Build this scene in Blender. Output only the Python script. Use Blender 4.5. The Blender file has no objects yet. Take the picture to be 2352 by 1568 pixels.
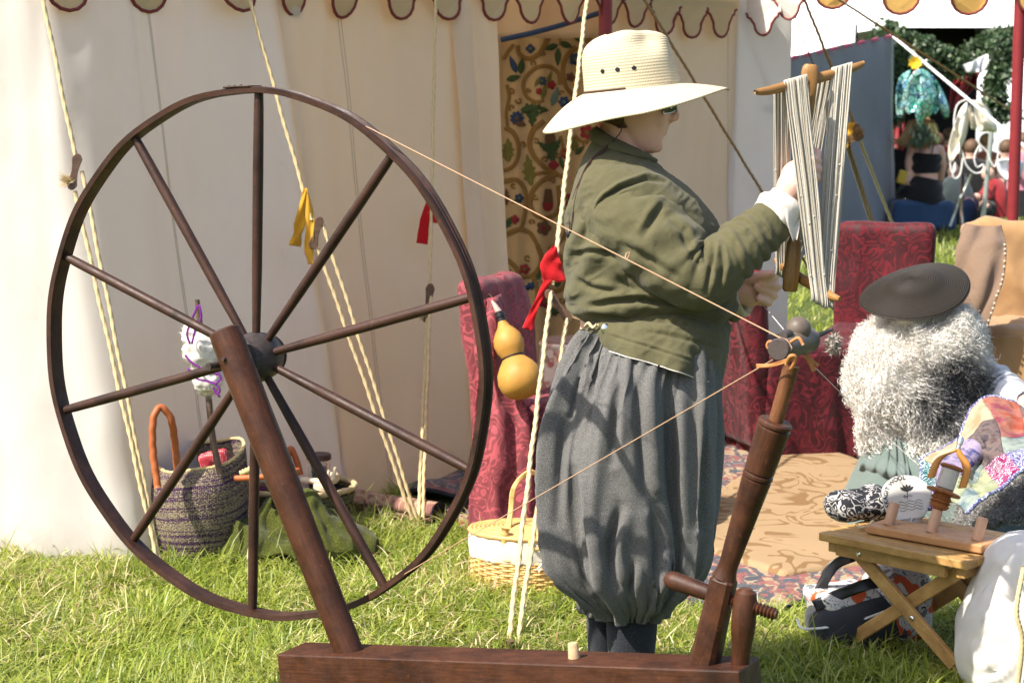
import bpy, bmesh, math, random
import numpy as np
from mathutils import Vector, Matrix
random.seed(7); RNG = np.random.RandomState(11)
sc = bpy.context.scene
C = sc.collection
# ---------------------------------------------------------------- camera, sky, sun, exposure
W, H, F = 2352.0, 1568.0, 4326.0          # working frame (3:2) and focal length in its pixels
CAMZ = 1.5
TILT = math.atan(564.0 / F)
cam_d = bpy.data.cameras.new("camera"); cam = bpy.data.objects.new("camera", cam_d); C.objects.link(cam)
cam.location = (0, 0, CAMZ); cam.rotation_euler = (math.radians(90) - TILT, 0, 0)
cam_d.sensor_width = 36.0; cam_d.lens = 36.0 * F / W
cam_d.clip_start = 0.05; cam_d.clip_end = 400
cam_d.dof.use_dof = True; cam_d.dof.focus_distance = 4.3; cam_d.dof.aperture_fstop = 9.0
sc.camera = cam
SUN_EL, SUN_PHI = math.radians(50), math.radians(32)   # sun from the left, a little towards the camera
w = bpy.data.worlds.new("World"); sc.world = w; w.use_nodes = True
nt = w.node_tree; nt.nodes.clear()
sky = nt.nodes.new("ShaderNodeTexSky"); sky.sky_type = 'NISHITA'; sky.sun_disc = False
TO_SUN = Vector((-math.cos(SUN_EL) * math.cos(SUN_PHI), -math.cos(SUN_EL) * math.sin(SUN_PHI), math.sin(SUN_EL)))
sky.sun_elevation = SUN_EL; sky.sun_rotation = math.atan2(TO_SUN.x, TO_SUN.y)
sky.air_density = 1.0; sky.dust_density = 2.5; sky.ozone_density = 1.0
bg = nt.nodes.new("ShaderNodeBackground"); bg.inputs[1].default_value = 0.12
wo = nt.nodes.new("ShaderNodeOutputWorld")
nt.links.new(sky.outputs[0], bg.inputs[0]); nt.links.new(bg.outputs[0], wo.inputs[0])
sun_d = bpy.data.lights.new("sun", 'SUN'); sun = bpy.data.objects.new("sun", sun_d); C.objects.link(sun)
sun_d.energy = 4.4; sun_d.angle = math.radians(0.6); sun_d.color = (1.0, 0.94, 0.84)
sun.rotation_euler = TO_SUN.to_track_quat('Z', 'Y').to_euler(); sun.location = (-8, -2, 12)
sc.view_settings.view_transform = 'Standard'; sc.view_settings.look = 'None'
sc.view_settings.gamma = 1; sc.view_settings.exposure = 1.1
sc.view_settings.use_curve_mapping = False
sc.render.engine = 'CYCLES'
sc.cycles.use_denoising = True
sc.cycles.max_bounces = 7; sc.cycles.diffuse_bounces = 4; sc.cycles.glossy_bounces = 2
sc.cycles.transmission_bounces = 5; sc.cycles.transparent_max_bounces = 8
sc.cycles.caustics_reflective = False; sc.cycles.caustics_refractive = False
sc.cycles.sample_clamp_indirect = 6.0

# ---------------------------------------------------------------- placing: a pixel of the photograph at a known distance
_f = Vector((0, math.cos(TILT), -math.sin(TILT))); _u = Vector((0, math.sin(TILT), math.cos(TILT)))
CAM = Vector((0, 0, CAMZ))
def ray(px, py): return _f * F + Vector((px - W / 2, 0, 0)) + _u * (H / 2 - py)
def at(px, py, Y):
    r = ray(px, py); return CAM + r * (Y / r.y)
def gnd(px, py, z=0.0):
    r = ray(px, py); return CAM + r * ((z - CAMZ) / r.z)
def onplane(px, py, P0, n):
    r = ray(px, py); return CAM + r * ((Vector(P0) - CAM).dot(n) / r.dot(n))
def pxm(Y): return Y / F * 1.0              # metres per working pixel at distance Y
def V(*a): return Vector(a)

# ---------------------------------------------------------------- object helpers
def tag(o, label=None, cat=None, group=None, kind=None):
    if label: o["label"] = label
    if cat: o["category"] = cat
    if group: o["group"] = group
    if kind: o["kind"] = kind
    return o
def thing(name, label, cat, loc=(0, 0, 0), group=None):
    o = bpy.data.objects.new(name, None); C.objects.link(o); o.location = Vector(loc)
    o.empty_display_size = 0.1
    return tag(o, label, cat, group)
def put(o, parent):
    if parent is not None:
        o.parent = parent
        if parent.type == 'EMPTY': o.matrix_parent_inverse = Matrix.Translation(-Vector(parent.location))
    return o
def mk(name, verts, faces, mat=None, parent=None, smooth=True, uv=None, label=None):
    me = bpy.data.meshes.new(name)
    verts = np.asarray(verts, dtype=np.float32).reshape(-1, 3)
    if isinstance(faces, np.ndarray):
        n, k = faces.shape
        me.vertices.add(len(verts)); me.vertices.foreach_set("co", verts.ravel())
        me.loops.add(n * k); me.loops.foreach_set("vertex_index", faces.astype(np.int32).ravel())
        me.polygons.add(n); me.polygons.foreach_set("loop_start", np.arange(0, n * k, k, dtype=np.int32))
        me.polygons.foreach_set("loop_total", np.full(n, k, dtype=np.int32))
        me.update(calc_edges=True)
    else:
        me.from_pydata([tuple(map(float, v)) for v in verts], [], faces); me.update()
    if uv is not None:
        lay = me.uv_layers.new(name="UVMap")
        li = np.empty(len(me.loops), dtype=np.int32); me.loops.foreach_get("vertex_index", li)
        lay.data.foreach_set("uv", np.asarray(uv, dtype=np.float32)[li].ravel())
    if smooth: me.polygons.foreach_set("use_smooth", np.ones(len(me.polygons), dtype=bool))
    if mat is not None: me.materials.append(mat)
    o = bpy.data.objects.new(name, me); C.objects.link(o)
    if label: o["label"] = label
    return put(o, parent)
def grid_faces(nu, nv, cu=False, cv=False):
    i = np.arange(nu if cu else nu - 1); j = np.arange(nv if cv else nv - 1)
    I, J = np.meshgrid(i, j, indexing='ij'); I2 = (I + 1) % nu; J2 = (J + 1) % nv
    return np.stack([I * nv + J, I2 * nv + J, I2 * nv + J2, I * nv + J2], -1).reshape(-1, 4)
def grid(name, P, mat=None, parent=None, cu=False, cv=False, thick=0.0, uvscale=None, smooth=True, label=None, subsurf=0):
    P = np.asarray(P, dtype=float); nu, nv = P.shape[:2]
    U, Vv = np.meshgrid(np.linspace(0, 1, nu), np.linspace(0, 1, nv), indexing='ij')
    if uvscale is None:
        lu = np.linalg.norm(np.diff(P, axis=0), axis=2).sum(0).mean(); lv = np.linalg.norm(np.diff(P, axis=1), axis=2).sum(1).mean()
        uvscale = (lu, lv)
    uv = np.stack([U * uvscale[0], Vv * uvscale[1]], -1).reshape(-1, 2)
    o = mk(name, P.reshape(-1, 3), grid_faces(nu, nv, cu, cv), mat, parent, smooth, uv, label)
    if thick:
        m = o.modifiers.new("solid", 'SOLIDIFY'); m.thickness = thick; m.offset = 0
    if subsurf:
        m = o.modifiers.new("sub", 'SUBSURF'); m.levels = m.render_levels = subsurf
    return o
class MB:
    """collects shapes, then builds them as ONE mesh"""
    def __init__(s): s.v = []; s.f = []; s.uv = []
    def add(s, verts, faces, uv=None):
        b = len(s.v); s.v += [tuple(map(float, v)) for v in verts]
        s.f += [tuple(int(i) + b for i in f) for f in faces]
        s.uv += [tuple(x) for x in uv] if uv is not None else [(0.0, 0.0)] * len(verts)
    def build(s, name, mat=None, parent=None, smooth=True, label=None):
        return mk(name, s.v, s.f, mat, parent, smooth, np.array(s.uv) if s.uv else None, label)
def frames(pts):
    pts = np.asarray([tuple(p) for p in pts], float)
    T = np.gradient(pts, axis=0); T /= np.linalg.norm(T, axis=1, keepdims=True) + 1e-12
    a = np.array([0, 0, 1.0]) if abs(T[0, 2]) < 0.9 else np.array([1.0, 0, 0])
    n = np.cross(T[0], a); n /= np.linalg.norm(n); Ns = [n]
    for i in range(1, len(pts)):
        n = Ns[-1] - T[i] * np.dot(Ns[-1], T[i]); n /= np.linalg.norm(n) + 1e-12; Ns.append(n)
    Ns = np.array(Ns); return pts, T, Ns, np.cross(T, Ns)
def tube_arr(pts, rad, n=8, caps=True, lobes=0, twist=0.0, lob_amp=0.25, flat=None):
    pts, T, N, B = frames(pts); m = len(pts); rad = np.broadcast_to(np.asarray(rad, float), (m,))
    L = np.concatenate([[0], np.cumsum(np.linalg.norm(np.diff(pts, axis=0), axis=1))])
    a = np.linspace(0, 2 * np.pi, n, endpoint=False)[None, :]
    rr = rad[:, None] * (1 + (lob_amp * np.cos(lobes * (a - twist * L[:, None])) if lobes else 0 * a))
    fl = 1.0 if flat is None else flat
    P = pts[:, None, :] + (np.cos(a) * rr)[..., None] * N[:, None, :] + (np.sin(a) * rr * fl)[..., None] * B[:, None, :]
    v = P.reshape(-1, 3); f = grid_faces(m, n, False, True).tolist()
    uv = np.stack([np.repeat(L, n), np.tile(np.linspace(0, 1, n), m)], -1)
    if caps:
        f = f + [list(range(n))[::-1], [(m - 1) * n + k for k in range(n)]]
    return v, f, uv
def tube(name, pts, rad, mat=None, parent=None, n=8, caps=True, label=None, **k):
    v, f, uv = tube_arr(pts, rad, n, caps, **k); return mk(name, v, f, mat, parent, True, uv, label)
def spline(ctrl, n=40):
    P = np.asarray([tuple(p) for p in ctrl], float); m = len(P)
    if m < 3: return np.array([P[0] + (P[-1] - P[0]) * t for t in np.linspace(0, 1, n)])
    Q = np.vstack([2 * P[0] - P[1], P, 2 * P[-1] - P[-2]]); out = []
    for s in np.linspace(0, m - 1, n):
        i = min(int(s), m - 2); t = s - i; p0, p1, p2, p3 = Q[i:i + 4]
        out.append(0.5 * (2 * p1 + (p2 - p0) * t + (2 * p0 - 5 * p1 + 4 * p2 - p3) * t * t + (3 * p1 - p0 - 3 * p2 + p3) * t ** 3))
    return np.array(out)
def interp(xs, ys, x):
    """smooth interpolation of key values"""
    xs = np.asarray(xs, float); ys = np.asarray(ys, float)
    k = np.gradient(ys, xs, axis=0); i = np.clip(np.searchsorted(xs, x) - 1, 0, len(xs) - 2)
    h = xs[i + 1] - xs[i]; t = np.clip((x - xs[i]) / h, 0, 1)
    if ys.ndim > 1: t = t[..., None]; h = h[..., None]
    return ((2 * t**3 - 3 * t**2 + 1) * ys[i] + (t**3 - 2 * t**2 + t) * h * k[i] + (-2 * t**3 + 3 * t**2) * ys[i + 1] + (t**3 - t**2) * h * k[i + 1])
def turned(name, p0, p1, prof, mat=None, parent=None, n=20, label=None, mb=None):
    """turned wood: prof = [(t along p0-p1, radius)] with sharp corners kept by doubled keys"""
    p0 = Vector(p0); p1 = Vector(p1); ax = (p1 - p0); q = ax.to_track_quat('Z', 'Y'); X = q @ Vector((1, 0, 0)); Y = q @ Vector((0, 1, 0))
    v = []; 
    for t, r in prof:
        c = p0 + ax * t
        for k in range(n):
            a = 2 * math.pi * k / n; v.append(c + X * (r * math.cos(a)) + Y * (r * math.sin(a)))
    m = len(prof); f = grid_faces(m, n, False, True).tolist() + [list(range(n))[::-1], [(m - 1) * n + k for k in range(n)]]
    L = ax.length
    uv = [(t * L, k / n) for t, r in prof for k in range(n)]
    if mb is not None: mb.add(v, f, uv); return
    o = mk(name, v, f, mat, parent, True, np.array(uv), label)
    autosmooth(o); return o
def autosmooth(o, deg=35):
    me = o.data; bm = bmesh.new(); bm.from_mesh(me); lim = math.radians(deg)
    for e in bm.edges:
        e.smooth = not (len(e.link_faces) == 2 and e.calc_face_angle(0) > lim)
    bm.to_mesh(me); bm.free()
def box_arr(cx, ax, ay, az, bev=0.0):
    """box of centre cx and half-axis vectors, corners bevelled"""
    bm = bmesh.new(); bmesh.ops.create_cube(bm, size=2.0)
    lx, ly, lz = Vector(ax).length, Vector(ay).length, Vector(az).length
    for v in bm.verts: v.co = Vector((v.co.x * lx, v.co.y * ly, v.co.z * lz))
    if bev: bmesh.ops.bevel(bm, geom=list(bm.edges), offset=bev, segments=2, profile=0.5, affect='EDGES')
    ex, ey, ez = Vector(ax) / lx, Vector(ay) / ly, Vector(az) / lz
    bm.verts.index_update()
    v = [Vector(cx) + ex * p.co.x + ey * p.co.y + ez * p.co.z for p in bm.verts]
    f = [[p.index for p in q.verts] for q in bm.faces]; uv = [(p.co.x, p.co.y + p.co.z) for p in bm.verts]
    bm.free(); return v, f, uv
def box(name, c, ax, ay, az, mat=None, parent=None, bev=0.003, label=None):
    v, f, uv = box_arr(c, ax, ay, az, bev); return mk(name, v, f, mat, parent, False, np.array(uv), label)
def beam(name, p0, p1, wid, hei, up=(0, 0, 1), mat=None, parent=None, bev=0.003, label=None):
    p0 = Vector(p0); p1 = Vector(p1); d = p1 - p0; s = d.cross(Vector(up)).normalized(); u2 = s.cross(d).normalized()
    return box(name, (p0 + p1) / 2, d / 2, s * wid / 2, u2 * hei / 2, mat, parent, bev, label)
def sphere_arr(c, rx, ry=None, rz=None, nu=16, nv=10):
    ry = rx if ry is None else ry; rz = rx if rz is None else rz; v = []
    for j in range(nv + 1):
        ph = math.pi * j / nv
        for i in range(nu):
            a = 2 * math.pi * i / nu
            v.append((c[0] + rx * math.sin(ph) * math.cos(a), c[1] + ry * math.sin(ph) * math.sin(a), c[2] + rz * math.cos(ph)))
    return v, grid_faces(nv + 1, nu, False, True).tolist(), None
# value noise
_perm = RNG.rand(64, 64, 64)
def vnoise(P, scale=1.0, off=0.0):
    P = np.asarray(P, float) * scale + off; i = np.floor(P).astype(int); t = P - i; t = t * t * (3 - 2 * t); r = 0
    for dx in (0, 1):
        for dy in (0, 1):
            for dz in (0, 1):
                wgt = (t[..., 0] if dx else 1 - t[..., 0]) * (t[..., 1] if dy else 1 - t[..., 1]) * (t[..., 2] if dz else 1 - t[..., 2])
                r = r + wgt * _perm[(i[..., 0] + dx) % 64, (i[..., 1] + dy) % 64, (i[..., 2] + dz) % 64]
    return r * 2 - 1
def fbm(P, scale, oct=3, off=0.0):
    r = 0; a = 1.0
    for k in range(oct): r = r + a * vnoise(P, scale * 2 ** k, off + 7.3 * k); a *= 0.5
    return r
def ridge(P, scale, off=0.0): return 1 - 2 * np.abs(vnoise(P, scale, off))
def gridnormals(P, cu=False, cv=False):
    def d(A, ax, c):
        if c: return np.roll(A, -1, ax) - np.roll(A, 1, ax)
        return np.gradient(A, axis=ax)
    n = np.cross(d(P, 0, cu), d(P, 1, cv)); return n / (np.linalg.norm(n, axis=2, keepdims=True) + 1e-12)

# ---------------------------------------------------------------- materials
class NT:
    def __init__(s, name):
        s.m = bpy.data.materials.new(name); s.m.use_nodes = True; s.t = s.m.node_tree; s.t.nodes.clear()
        s.out = s.n("ShaderNodeOutputMaterial"); s.b = s.n("ShaderNodeBsdfPrincipled"); s.l(s.b.outputs[0], s.out.inputs[0])
    def n(s, ty, **k):
        o = s.t.nodes.new(ty)
        for a, v in k.items(): setattr(o, a, v)
        return o
    def l(s, a, b): s.t.links.new(a, b)
    def set(s, inp, v):
        if hasattr(v, "is_linked") or isinstance(v, bpy.types.NodeSocket): s.l(v, inp)
        else: inp.default_value = v
    def coord(s, kind="Object", scale=(1, 1, 1), rot=(0, 0, 0)):
        c = s.n("ShaderNodeTexCoord"); mp = s.n("ShaderNodeMapping"); mp.inputs[3].default_value = scale; mp.inputs[2].default_value = rot
        s.l(c.outputs[kind], mp.inputs[0]); return mp.outputs[0]
    def noise(s, co, scale, detail=3, rough=0.55, dist=0.0, out=0):
        o = s.n("ShaderNodeTexNoise"); s.l(co, o.inputs["Vector"]); o.inputs["Scale"].default_value = scale
        o.inputs["Detail"].default_value = detail; o.inputs["Roughness"].default_value = rough; o.inputs["Distortion"].default_value = dist
        return o.outputs[out]
    def vor(s, co, scale, feature='F1', out="Distance", rnd=1.0):
        o = s.n("ShaderNodeTexVoronoi", feature=feature); s.l(co, o.inputs["Vector"]); o.inputs["Scale"].default_value = scale
        if "Randomness" in o.inputs: o.inputs["Randomness"].default_value = rnd
        return o.outputs[out]
    def wave(s, co, scale, dist=0, dscale=1, detail=2, kind='BANDS', dire='X', prof='SIN'):
        o = s.n("ShaderNodeTexWave", wave_type=kind, wave_profile=prof)
        if kind == 'BANDS': o.bands_direction = dire
        else: o.rings_direction = dire
        s.l(co, o.inputs["Vector"]); o.inputs["Scale"].default_value = scale; o.inputs["Distortion"].default_value = dist
        o.inputs["Detail"].default_value = detail; o.inputs["Detail Scale"].default_value = dscale; return o.outputs[1]
    def ramp(s, fac, stops, mode='LINEAR'):
        o = s.n("ShaderNodeValToRGB"); o.color_ramp.interpolation = mode; e = o.color_ramp.elements
        while len(e) < len(stops): e.new(0.5)
        for k, (p, c) in enumerate(stops):
            e[k].position = p; e[k].color = (c[0], c[1], c[2], 1) if hasattr(c, '__len__') else (c, c, c, 1)
        s.l(fac, o.inputs[0]); return o.outputs[0]
    def mix(s, a, b, fac, mode='MIX'):
        o = s.n("ShaderNodeMix", data_type='RGBA', blend_type=mode)
        def c4(x): return (*x, 1) if hasattr(x, '__len__') and len(x) == 3 else x
        s.set(o.inputs[0], fac); s.set(o.inputs[6], c4(a)); s.set(o.inputs[7], c4(b)); return o.outputs[2]
    def math(s, op, a, b=0.0):
        o = s.n("ShaderNodeMath", operation=op); s.set(o.inputs[0], a); s.set(o.inputs[1], b); return o.outputs[0]
    def warp(s, co, scale, amt):
        nz = s.n("ShaderNodeTexNoise"); s.l(co, nz.inputs["Vector"]); nz.inputs["Scale"].default_value = scale; nz.inputs["Detail"].default_value = 2
        sub = s.n("ShaderNodeVectorMath", operation='SUBTRACT'); s.l(nz.outputs[1], sub.inputs[0]); sub.inputs[1].default_value = (0.5, 0.5, 0.5)
        sc_ = s.n("ShaderNodeVectorMath", operation='SCALE'); s.l(sub.outputs[0], sc_.inputs[0]); sc_.inputs[3].default_value = amt
        ad = s.n("ShaderNodeVectorMath", operation='ADD'); s.l(co, ad.inputs[0]); s.l(sc_.outputs[0], ad.inputs[1]); return ad.outputs[0]
    def bump(s, h, strength=0.3, dist=0.002):
        o = s.n("ShaderNodeBump"); o.inputs["Strength"].default_value = strength; o.inputs["Distance"].default_value = dist
        s.l(h, o.inputs["Height"]); s.l(o.outputs[0], s.b.inputs["Normal"]); return o
    def base(s, c, rough=0.7, spec=None, metal=0.0, sheen=0.0):
        s.set(s.b.inputs["Base Color"], (*c, 1) if hasattr(c, '__len__') else c)
        s.set(s.b.inputs["Roughness"], rough); s.b.inputs["Metallic"].default_value = metal
        if spec is not None: s.b.inputs["Specular IOR Level"].default_value = spec
        if sheen: s.b.inputs["Sheen Weight"].default_value = sheen; s.b.inputs["Sheen Roughness"].default_value = 0.5
    def translucent(s, col, fac):
        tr = s.n("ShaderNodeBsdfTranslucent"); s.set(tr.inputs[0], (*col, 1) if hasattr(col, '__len__') else col)
        mx = s.n("ShaderNodeMixShader"); s.set(mx.inputs[0], fac); s.l(s.b.outputs[0], mx.inputs[1]); s.l(tr.outputs[0], mx.inputs[2]); s.l(mx.outputs[0], s.out.inputs[0])
def srgb(r, g, b):
    def f(c): c /= 255.0; return c / 12.92 if c <= 0.04045 else ((c + 0.055) / 1.055) ** 2.4
    return (f(r), f(g), f(b))
def k_(c, f): return tuple(min(1, x * f) for x in c)
def m_plain(name, c, rough=0.6, var=0.15, scale=30, bump=0.0, spec=0.4, metal=0.0, sheen=0.0, coord="Object"):
    n = NT(name); co = n.coord(coord); nz = n.noise(co, scale, 4)
    n.base(n.mix(k_(c, 1 - var), k_(c, 1 + var), nz), rough, spec, metal, sheen)
    if bump: n.bump(n.noise(co, scale * 6, 3), bump, 0.002)
    return n.m
def m_cloth(name, c, var=0.12, scale=25, weave=900, bump=0.35, rough=0.9, transl=0.0, tcol=None, big=3.0, bigvar=0.1, coord="UV", wrinkle=0.0):
    n = NT(name); co = n.coord("Object"); uvc = n.coord(coord)
    col = n.mix(k_(c, 1 - var), k_(c, 1 + var), n.noise(co, scale, 4)); col = n.mix(col, k_(c, 1 - bigvar * 2), n.ramp(n.noise(co, big, 2), [(0.4, 0.0), (0.7, bigvar * 4)]))
    n.base(col, rough, 0.2, 0, 0.25)
    h = n.mix(n.wave(uvc, weave / 6.28, dire='X'), n.wave(uvc, weave / 6.28, dire='Y'), 0.5)
    h2 = n.mix(h, n.noise(co, 9, 4, dist=0.6), wrinkle) if wrinkle else h
    n.bump(h2, bump, 0.0012 if not wrinkle else 0.012)
    if transl: n.translucent(tcol or c, transl)
    return n.m
def m_wood(name, c1, c2, axis='X', scale=1.0, rough=0.45, spec=0.4, coord="UV", wear=None):
    """long grain along U"""
    n = NT(name); co = n.coord(coord, (3 * scale, 40 * scale, 40 * scale) if coord == "Object" else (4 * scale, 8 * scale, 1)); ob = n.coord("Object")
    g = n.noise(co, 3.0, 6, 0.65, 0.4); col = n.ramp(g, [(0.3, c1), (0.7, c2)])
    col = n.mix(col, k_(c1, 0.55), n.ramp(n.noise(ob, 14, 5, 0.7), [(0.52, 0.0), (0.75, 0.6)]))
    if wear: col = n.mix(col, wear, n.ramp(n.noise(ob, 45, 5, 0.75), [(0.58, 0.0), (0.72, 0.65)]))
    n.base(col, n.ramp(n.noise(ob, 30, 3), [(0.3, rough - 0.1), (0.7, rough + 0.15)]), spec)
    n.bump(g, 0.15, 0.002); return n.m

def proj(P):
    """photograph pixel of each point (for laying creases along cloth)"""
    Q = np.asarray(P, float) - np.array(tuple(CAM)); zc = Q @ np.array(tuple(_f)); return W / 2 + F * Q[..., 0] / zc, H / 2 - F * (Q @ np.array(tuple(_u))) / zc
def creases(P, N, lines):
    """press creases into cloth: lines = [(points, depth, half width)], with a raised lip along one side"""
    X, Y = proj(P); D = np.zeros(X.shape); face = np.clip(-N[..., 1] * 2.5, 0, 1)
    for pts, amp, wd in lines:
        best = np.full(X.shape, 1e9); side = np.zeros(X.shape); tt = np.zeros(X.shape); n = len(pts) - 1
        for i in range(n):
            ax, ay = pts[i]; bx, by = pts[i + 1]; L2 = (bx - ax) ** 2 + (by - ay) ** 2; t = np.clip(((X - ax) * (bx - ax) + (Y - ay) * (by - ay)) / L2, 0, 1)
            dx = X - (ax + t * (bx - ax)); dy = Y - (ay + t * (by - ay)); d = np.hypot(dx, dy); s = np.sign((bx - ax) * dy - (by - ay) * dx); m = d < best
            best = np.where(m, d, best); side = np.where(m, s, side); tt = np.where(m, (i + t) / n, tt)
        fade = np.sin(np.clip(tt, .02, .98) * np.pi) ** .6; sd = best * side
        D += amp * fade * (-np.exp(-(sd / wd) ** 2) + .75 * np.exp(-((sd + 1.9 * wd) / (1.3 * wd)) ** 2) + .25 * np.exp(-((sd - 2.2 * wd) / (1.6 * wd)) ** 2))
    return P + N * (D * face)[..., None]
# ================================================================ GROUND, LAWN
def m_ground():
    n = NT("lawn_soil"); co = n.coord("Object")
    c = n.ramp(n.noise(co, 9, 6, 0.7), [(0.3, (0.035, 0.05, 0.014)), (0.55, (0.075, 0.10, 0.028)), (0.75, (0.16, 0.16, 0.06))])
    n.base(c, 0.95, 0.1); n.bump(n.noise(co, 60, 4), 0.6, 0.02); return n.m
M_GROUND = m_ground()
g = 150.0
tag(mk("ground", [(-g, -40, 0), (g, -40, 0), (g, 260, 0), (-g, 260, 0)], [(0, 1, 2, 3)], M_GROUND, smooth=False), kind="structure")
def m_grass():
    n = NT("grass_blade"); ge = n.n("ShaderNodeNewGeometry"); uv = n.coord("UV")
    sep = n.n("ShaderNodeSeparateXYZ"); n.l(uv, sep.inputs[0])
    c = n.ramp(ge.outputs["Random Per Island"], [(0.0, (0.10, 0.16, 0.02)), (0.25, (0.20, 0.28, 0.03)), (0.5, (0.32, 0.39, 0.05)), (0.72, (0.42, 0.46, 0.08)), (0.90, (0.44, 0.46, 0.13)), (1.0, (0.60, 0.54, 0.28))])
    ob = n.coord("Object"); c = n.mix(c, n.mix(c, (0.50, 0.48, 0.16), 0.45), n.ramp(n.noise(ob, 2.2, 4, 0.6), [(0.50, 0.0), (0.68, 0.8)])); c = n.mix(c, n.mix(c, (0.05, 0.13, 0.02), 0.55), n.ramp(n.noise(ob, 3.4, 3), [(0.55, 0.0), (0.72, 0.9)]))
    n.base(c, 0.42, 0.5); n.translucent(n.mix(c, (0.55, 0.60, 0.07), 0.4), 0.45); return n.m
M_GRASS = m_grass()
RUG = [gnd(1000, 1180), gnd(1560, 1425), gnd(1905, 1415), gnd(2500, 1330), gnd(2500, 1010), gnd(1150, 1030)]
EXCL = [[gnd(775, 1140), gnd(1020, 1180), gnd(1015, 1240), gnd(775, 1205)], [gnd(868, 1092), gnd(1070, 1036), gnd(1085, 1245), gnd(985, 1200), gnd(930, 1150)], [gnd(520, 1255), gnd(600, 1215), gnd(760, 1215), gnd(820, 1270), gnd(740, 1300), gnd(560, 1300)]]
def inside(poly, X, Y):
    r = np.zeros(len(X), bool); n = len(poly)
    for i in range(n):
        a, b = poly[i], poly[(i + 1) % n]
        c = ((a.y > Y) != (b.y > Y)) & (X < (b.x - a.x) * (Y - a.y) / (b.y - a.y + 1e-9) + a.x); r ^= c
    return r
TC_TOP = V(-1.5, 5.95, 0); TC_BASE = gnd(272, 1318); T_END = V(1.02, 8.95, 0)
def lawn(n, xr, yr, lmin, lmax, wid, stand, mask=None, seed=1):
    r = np.random.RandomState(seed)
    X = r.uniform(*xr, n); Y = r.uniform(*yr, n)
    keep = (np.abs(X) < Y * 0.292 + 0.15) & ~inside(RUG, X, Y)
    tw = (X - TC_BASE.x) * (T_END.y - TC_BASE.y) - (Y - TC_BASE.y) * (T_END.x - TC_BASE.x)    # >0: outside the tent
    keep &= (tw > -0.12) | (X > 1.2) | (X < TC_BASE.x)
    keep &= (Y < TC_BASE.y + 0.17 + np.maximum(0, -(X - TC_BASE.x)) * 0.35) | (X > TC_BASE.x)
    for ex in EXCL: keep &= ~inside(ex, X, Y)
    if mask is not None: keep &= mask(X, Y)
    dens = vnoise(np.stack([X, Y, 0 * X], -1), 5.0, 3.1) * 0.5 + vnoise(np.stack([X, Y, 0 * X], -1), 1.7, 9.1) * 0.5
    keep &= r.rand(n) < 0.75 + 0.5 * dens
    X = X[keep]; Y = Y[keep]; dens = dens[keep]; m = len(X)
    L = (lmin + (lmax - lmin) * r.rand(m) ** 1.6) * (1 + 0.35 * dens); az = r.uniform(0, 2 * np.pi, m)
    az = np.where(r.rand(m) < 0.2, vnoise(np.stack([X, Y, 0 * X], -1), 2.2, 5.5) * 4.5, az)
    lean = np.where(r.rand(m) < stand, r.uniform(0.1, 0.6, m), r.uniform(0.8, 1.5, m)); curl = r.uniform(0.2, 1.0, m)
    ts = np.array([0, 0.35, 0.7, 1.0]); ang = lean[:, None] + curl[:, None] * ts[None, :]
    ang = np.minimum(ang, 1.62)
    dh = np.sin(ang) * L[:, None] / 3; dz = np.cos(ang) * L[:, None] / 3
    hx = np.concatenate([np.zeros((m, 1)), np.cumsum(dh[:, :3], 1)], 1); hz = np.concatenate([np.zeros((m, 1)), np.cumsum(dz[:, :3], 1)], 1)
    z0 = np.where(lean > 0.75, r.uniform(0.0, 0.045, m), 0.0)
    cx = X[:, None] + np.cos(az)[:, None] * hx; cy = Y[:, None] + np.sin(az)[:, None] * hx; cz = np.maximum(z0[:, None] + hz, 0.003)
    tw_ = az + np.pi / 2 + r.uniform(-0.5, 0.5, m); ww = wid * r.uniform(0.6, 1.3, m)[:, None] * np.array([0.8, 1.0, 0.75])[None, :]
    wx = np.cos(tw_)[:, None] * ww / 2; wy = np.sin(tw_)[:, None] * ww / 2
    Vt = np.zeros((m, 7, 3)); Vt[:, 0:3] = np.stack([cx[:, :3] - wx, cy[:, :3] - wy, cz[:, :3]], -1)
    Vt[:, 3:6] = np.stack([cx[:, :3] + wx, cy[:, :3] + wy, cz[:, :3]], -1); Vt[:, 6] = np.stack([cx[:, 3], cy[:, 3], cz[:, 3]], -1)
    base = (np.arange(m) * 7)[:, None, None]
    q = np.array([[0, 3, 4], [0, 4, 1], [1, 4, 5], [1, 5, 2], [2, 5, 6]])[None]
    return Vt.reshape(-1, 3), (base + q).reshape(-1, 3)
def grass_obj(*sets):
    v = []; f = []; b = 0
    for a, q in sets: v.append(a); f.append(q + b); b += len(a)
    return mk("grass", np.vstack(v), np.vstack(f), M_GRASS)
o = grass_obj(lawn(230000, (-1.95, 1.95), (4.5, 6.9), 0.03, 0.11, 0.0042, 0.36, seed=1),
              lawn(45000, (-1.0, 2.9), (6.9, 10.5), 0.04, 0.12, 0.005, 0.55, lambda X, Y: X > -0.7, seed=2),
              lawn(26000, (0.9, 6.5), (10.5, 22.5), 0.05, 0.14, 0.011, 0.7, lambda X, Y: X > Y * 0.13, seed=3))
tag(o, "short mown grass with pale cut blades over the lawn", "grass", kind="stuff")
M_THATCH = NT("dry_thatch"); _g = M_THATCH.n("ShaderNodeNewGeometry"); M_THATCH.base(M_THATCH.ramp(_g.outputs["Random Per Island"], [(0, (0.20, 0.12, 0.05)), (0.5, (0.42, 0.32, 0.16)), (1, (0.66, 0.56, 0.34))]), 0.7, 0.3); M_THATCH = M_THATCH.m
va, fa = lawn(24000, (-1.95, 1.95), (4.5, 6.9), 0.03, 0.10, 0.0030, 0.02, lambda X, Y: vnoise(np.stack([X, Y, 0 * X], -1), 2.6, 4.2) + .4 * vnoise(np.stack([X, Y, 0 * X], -1), 8, 1.2) > .12, seed=5)
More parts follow.
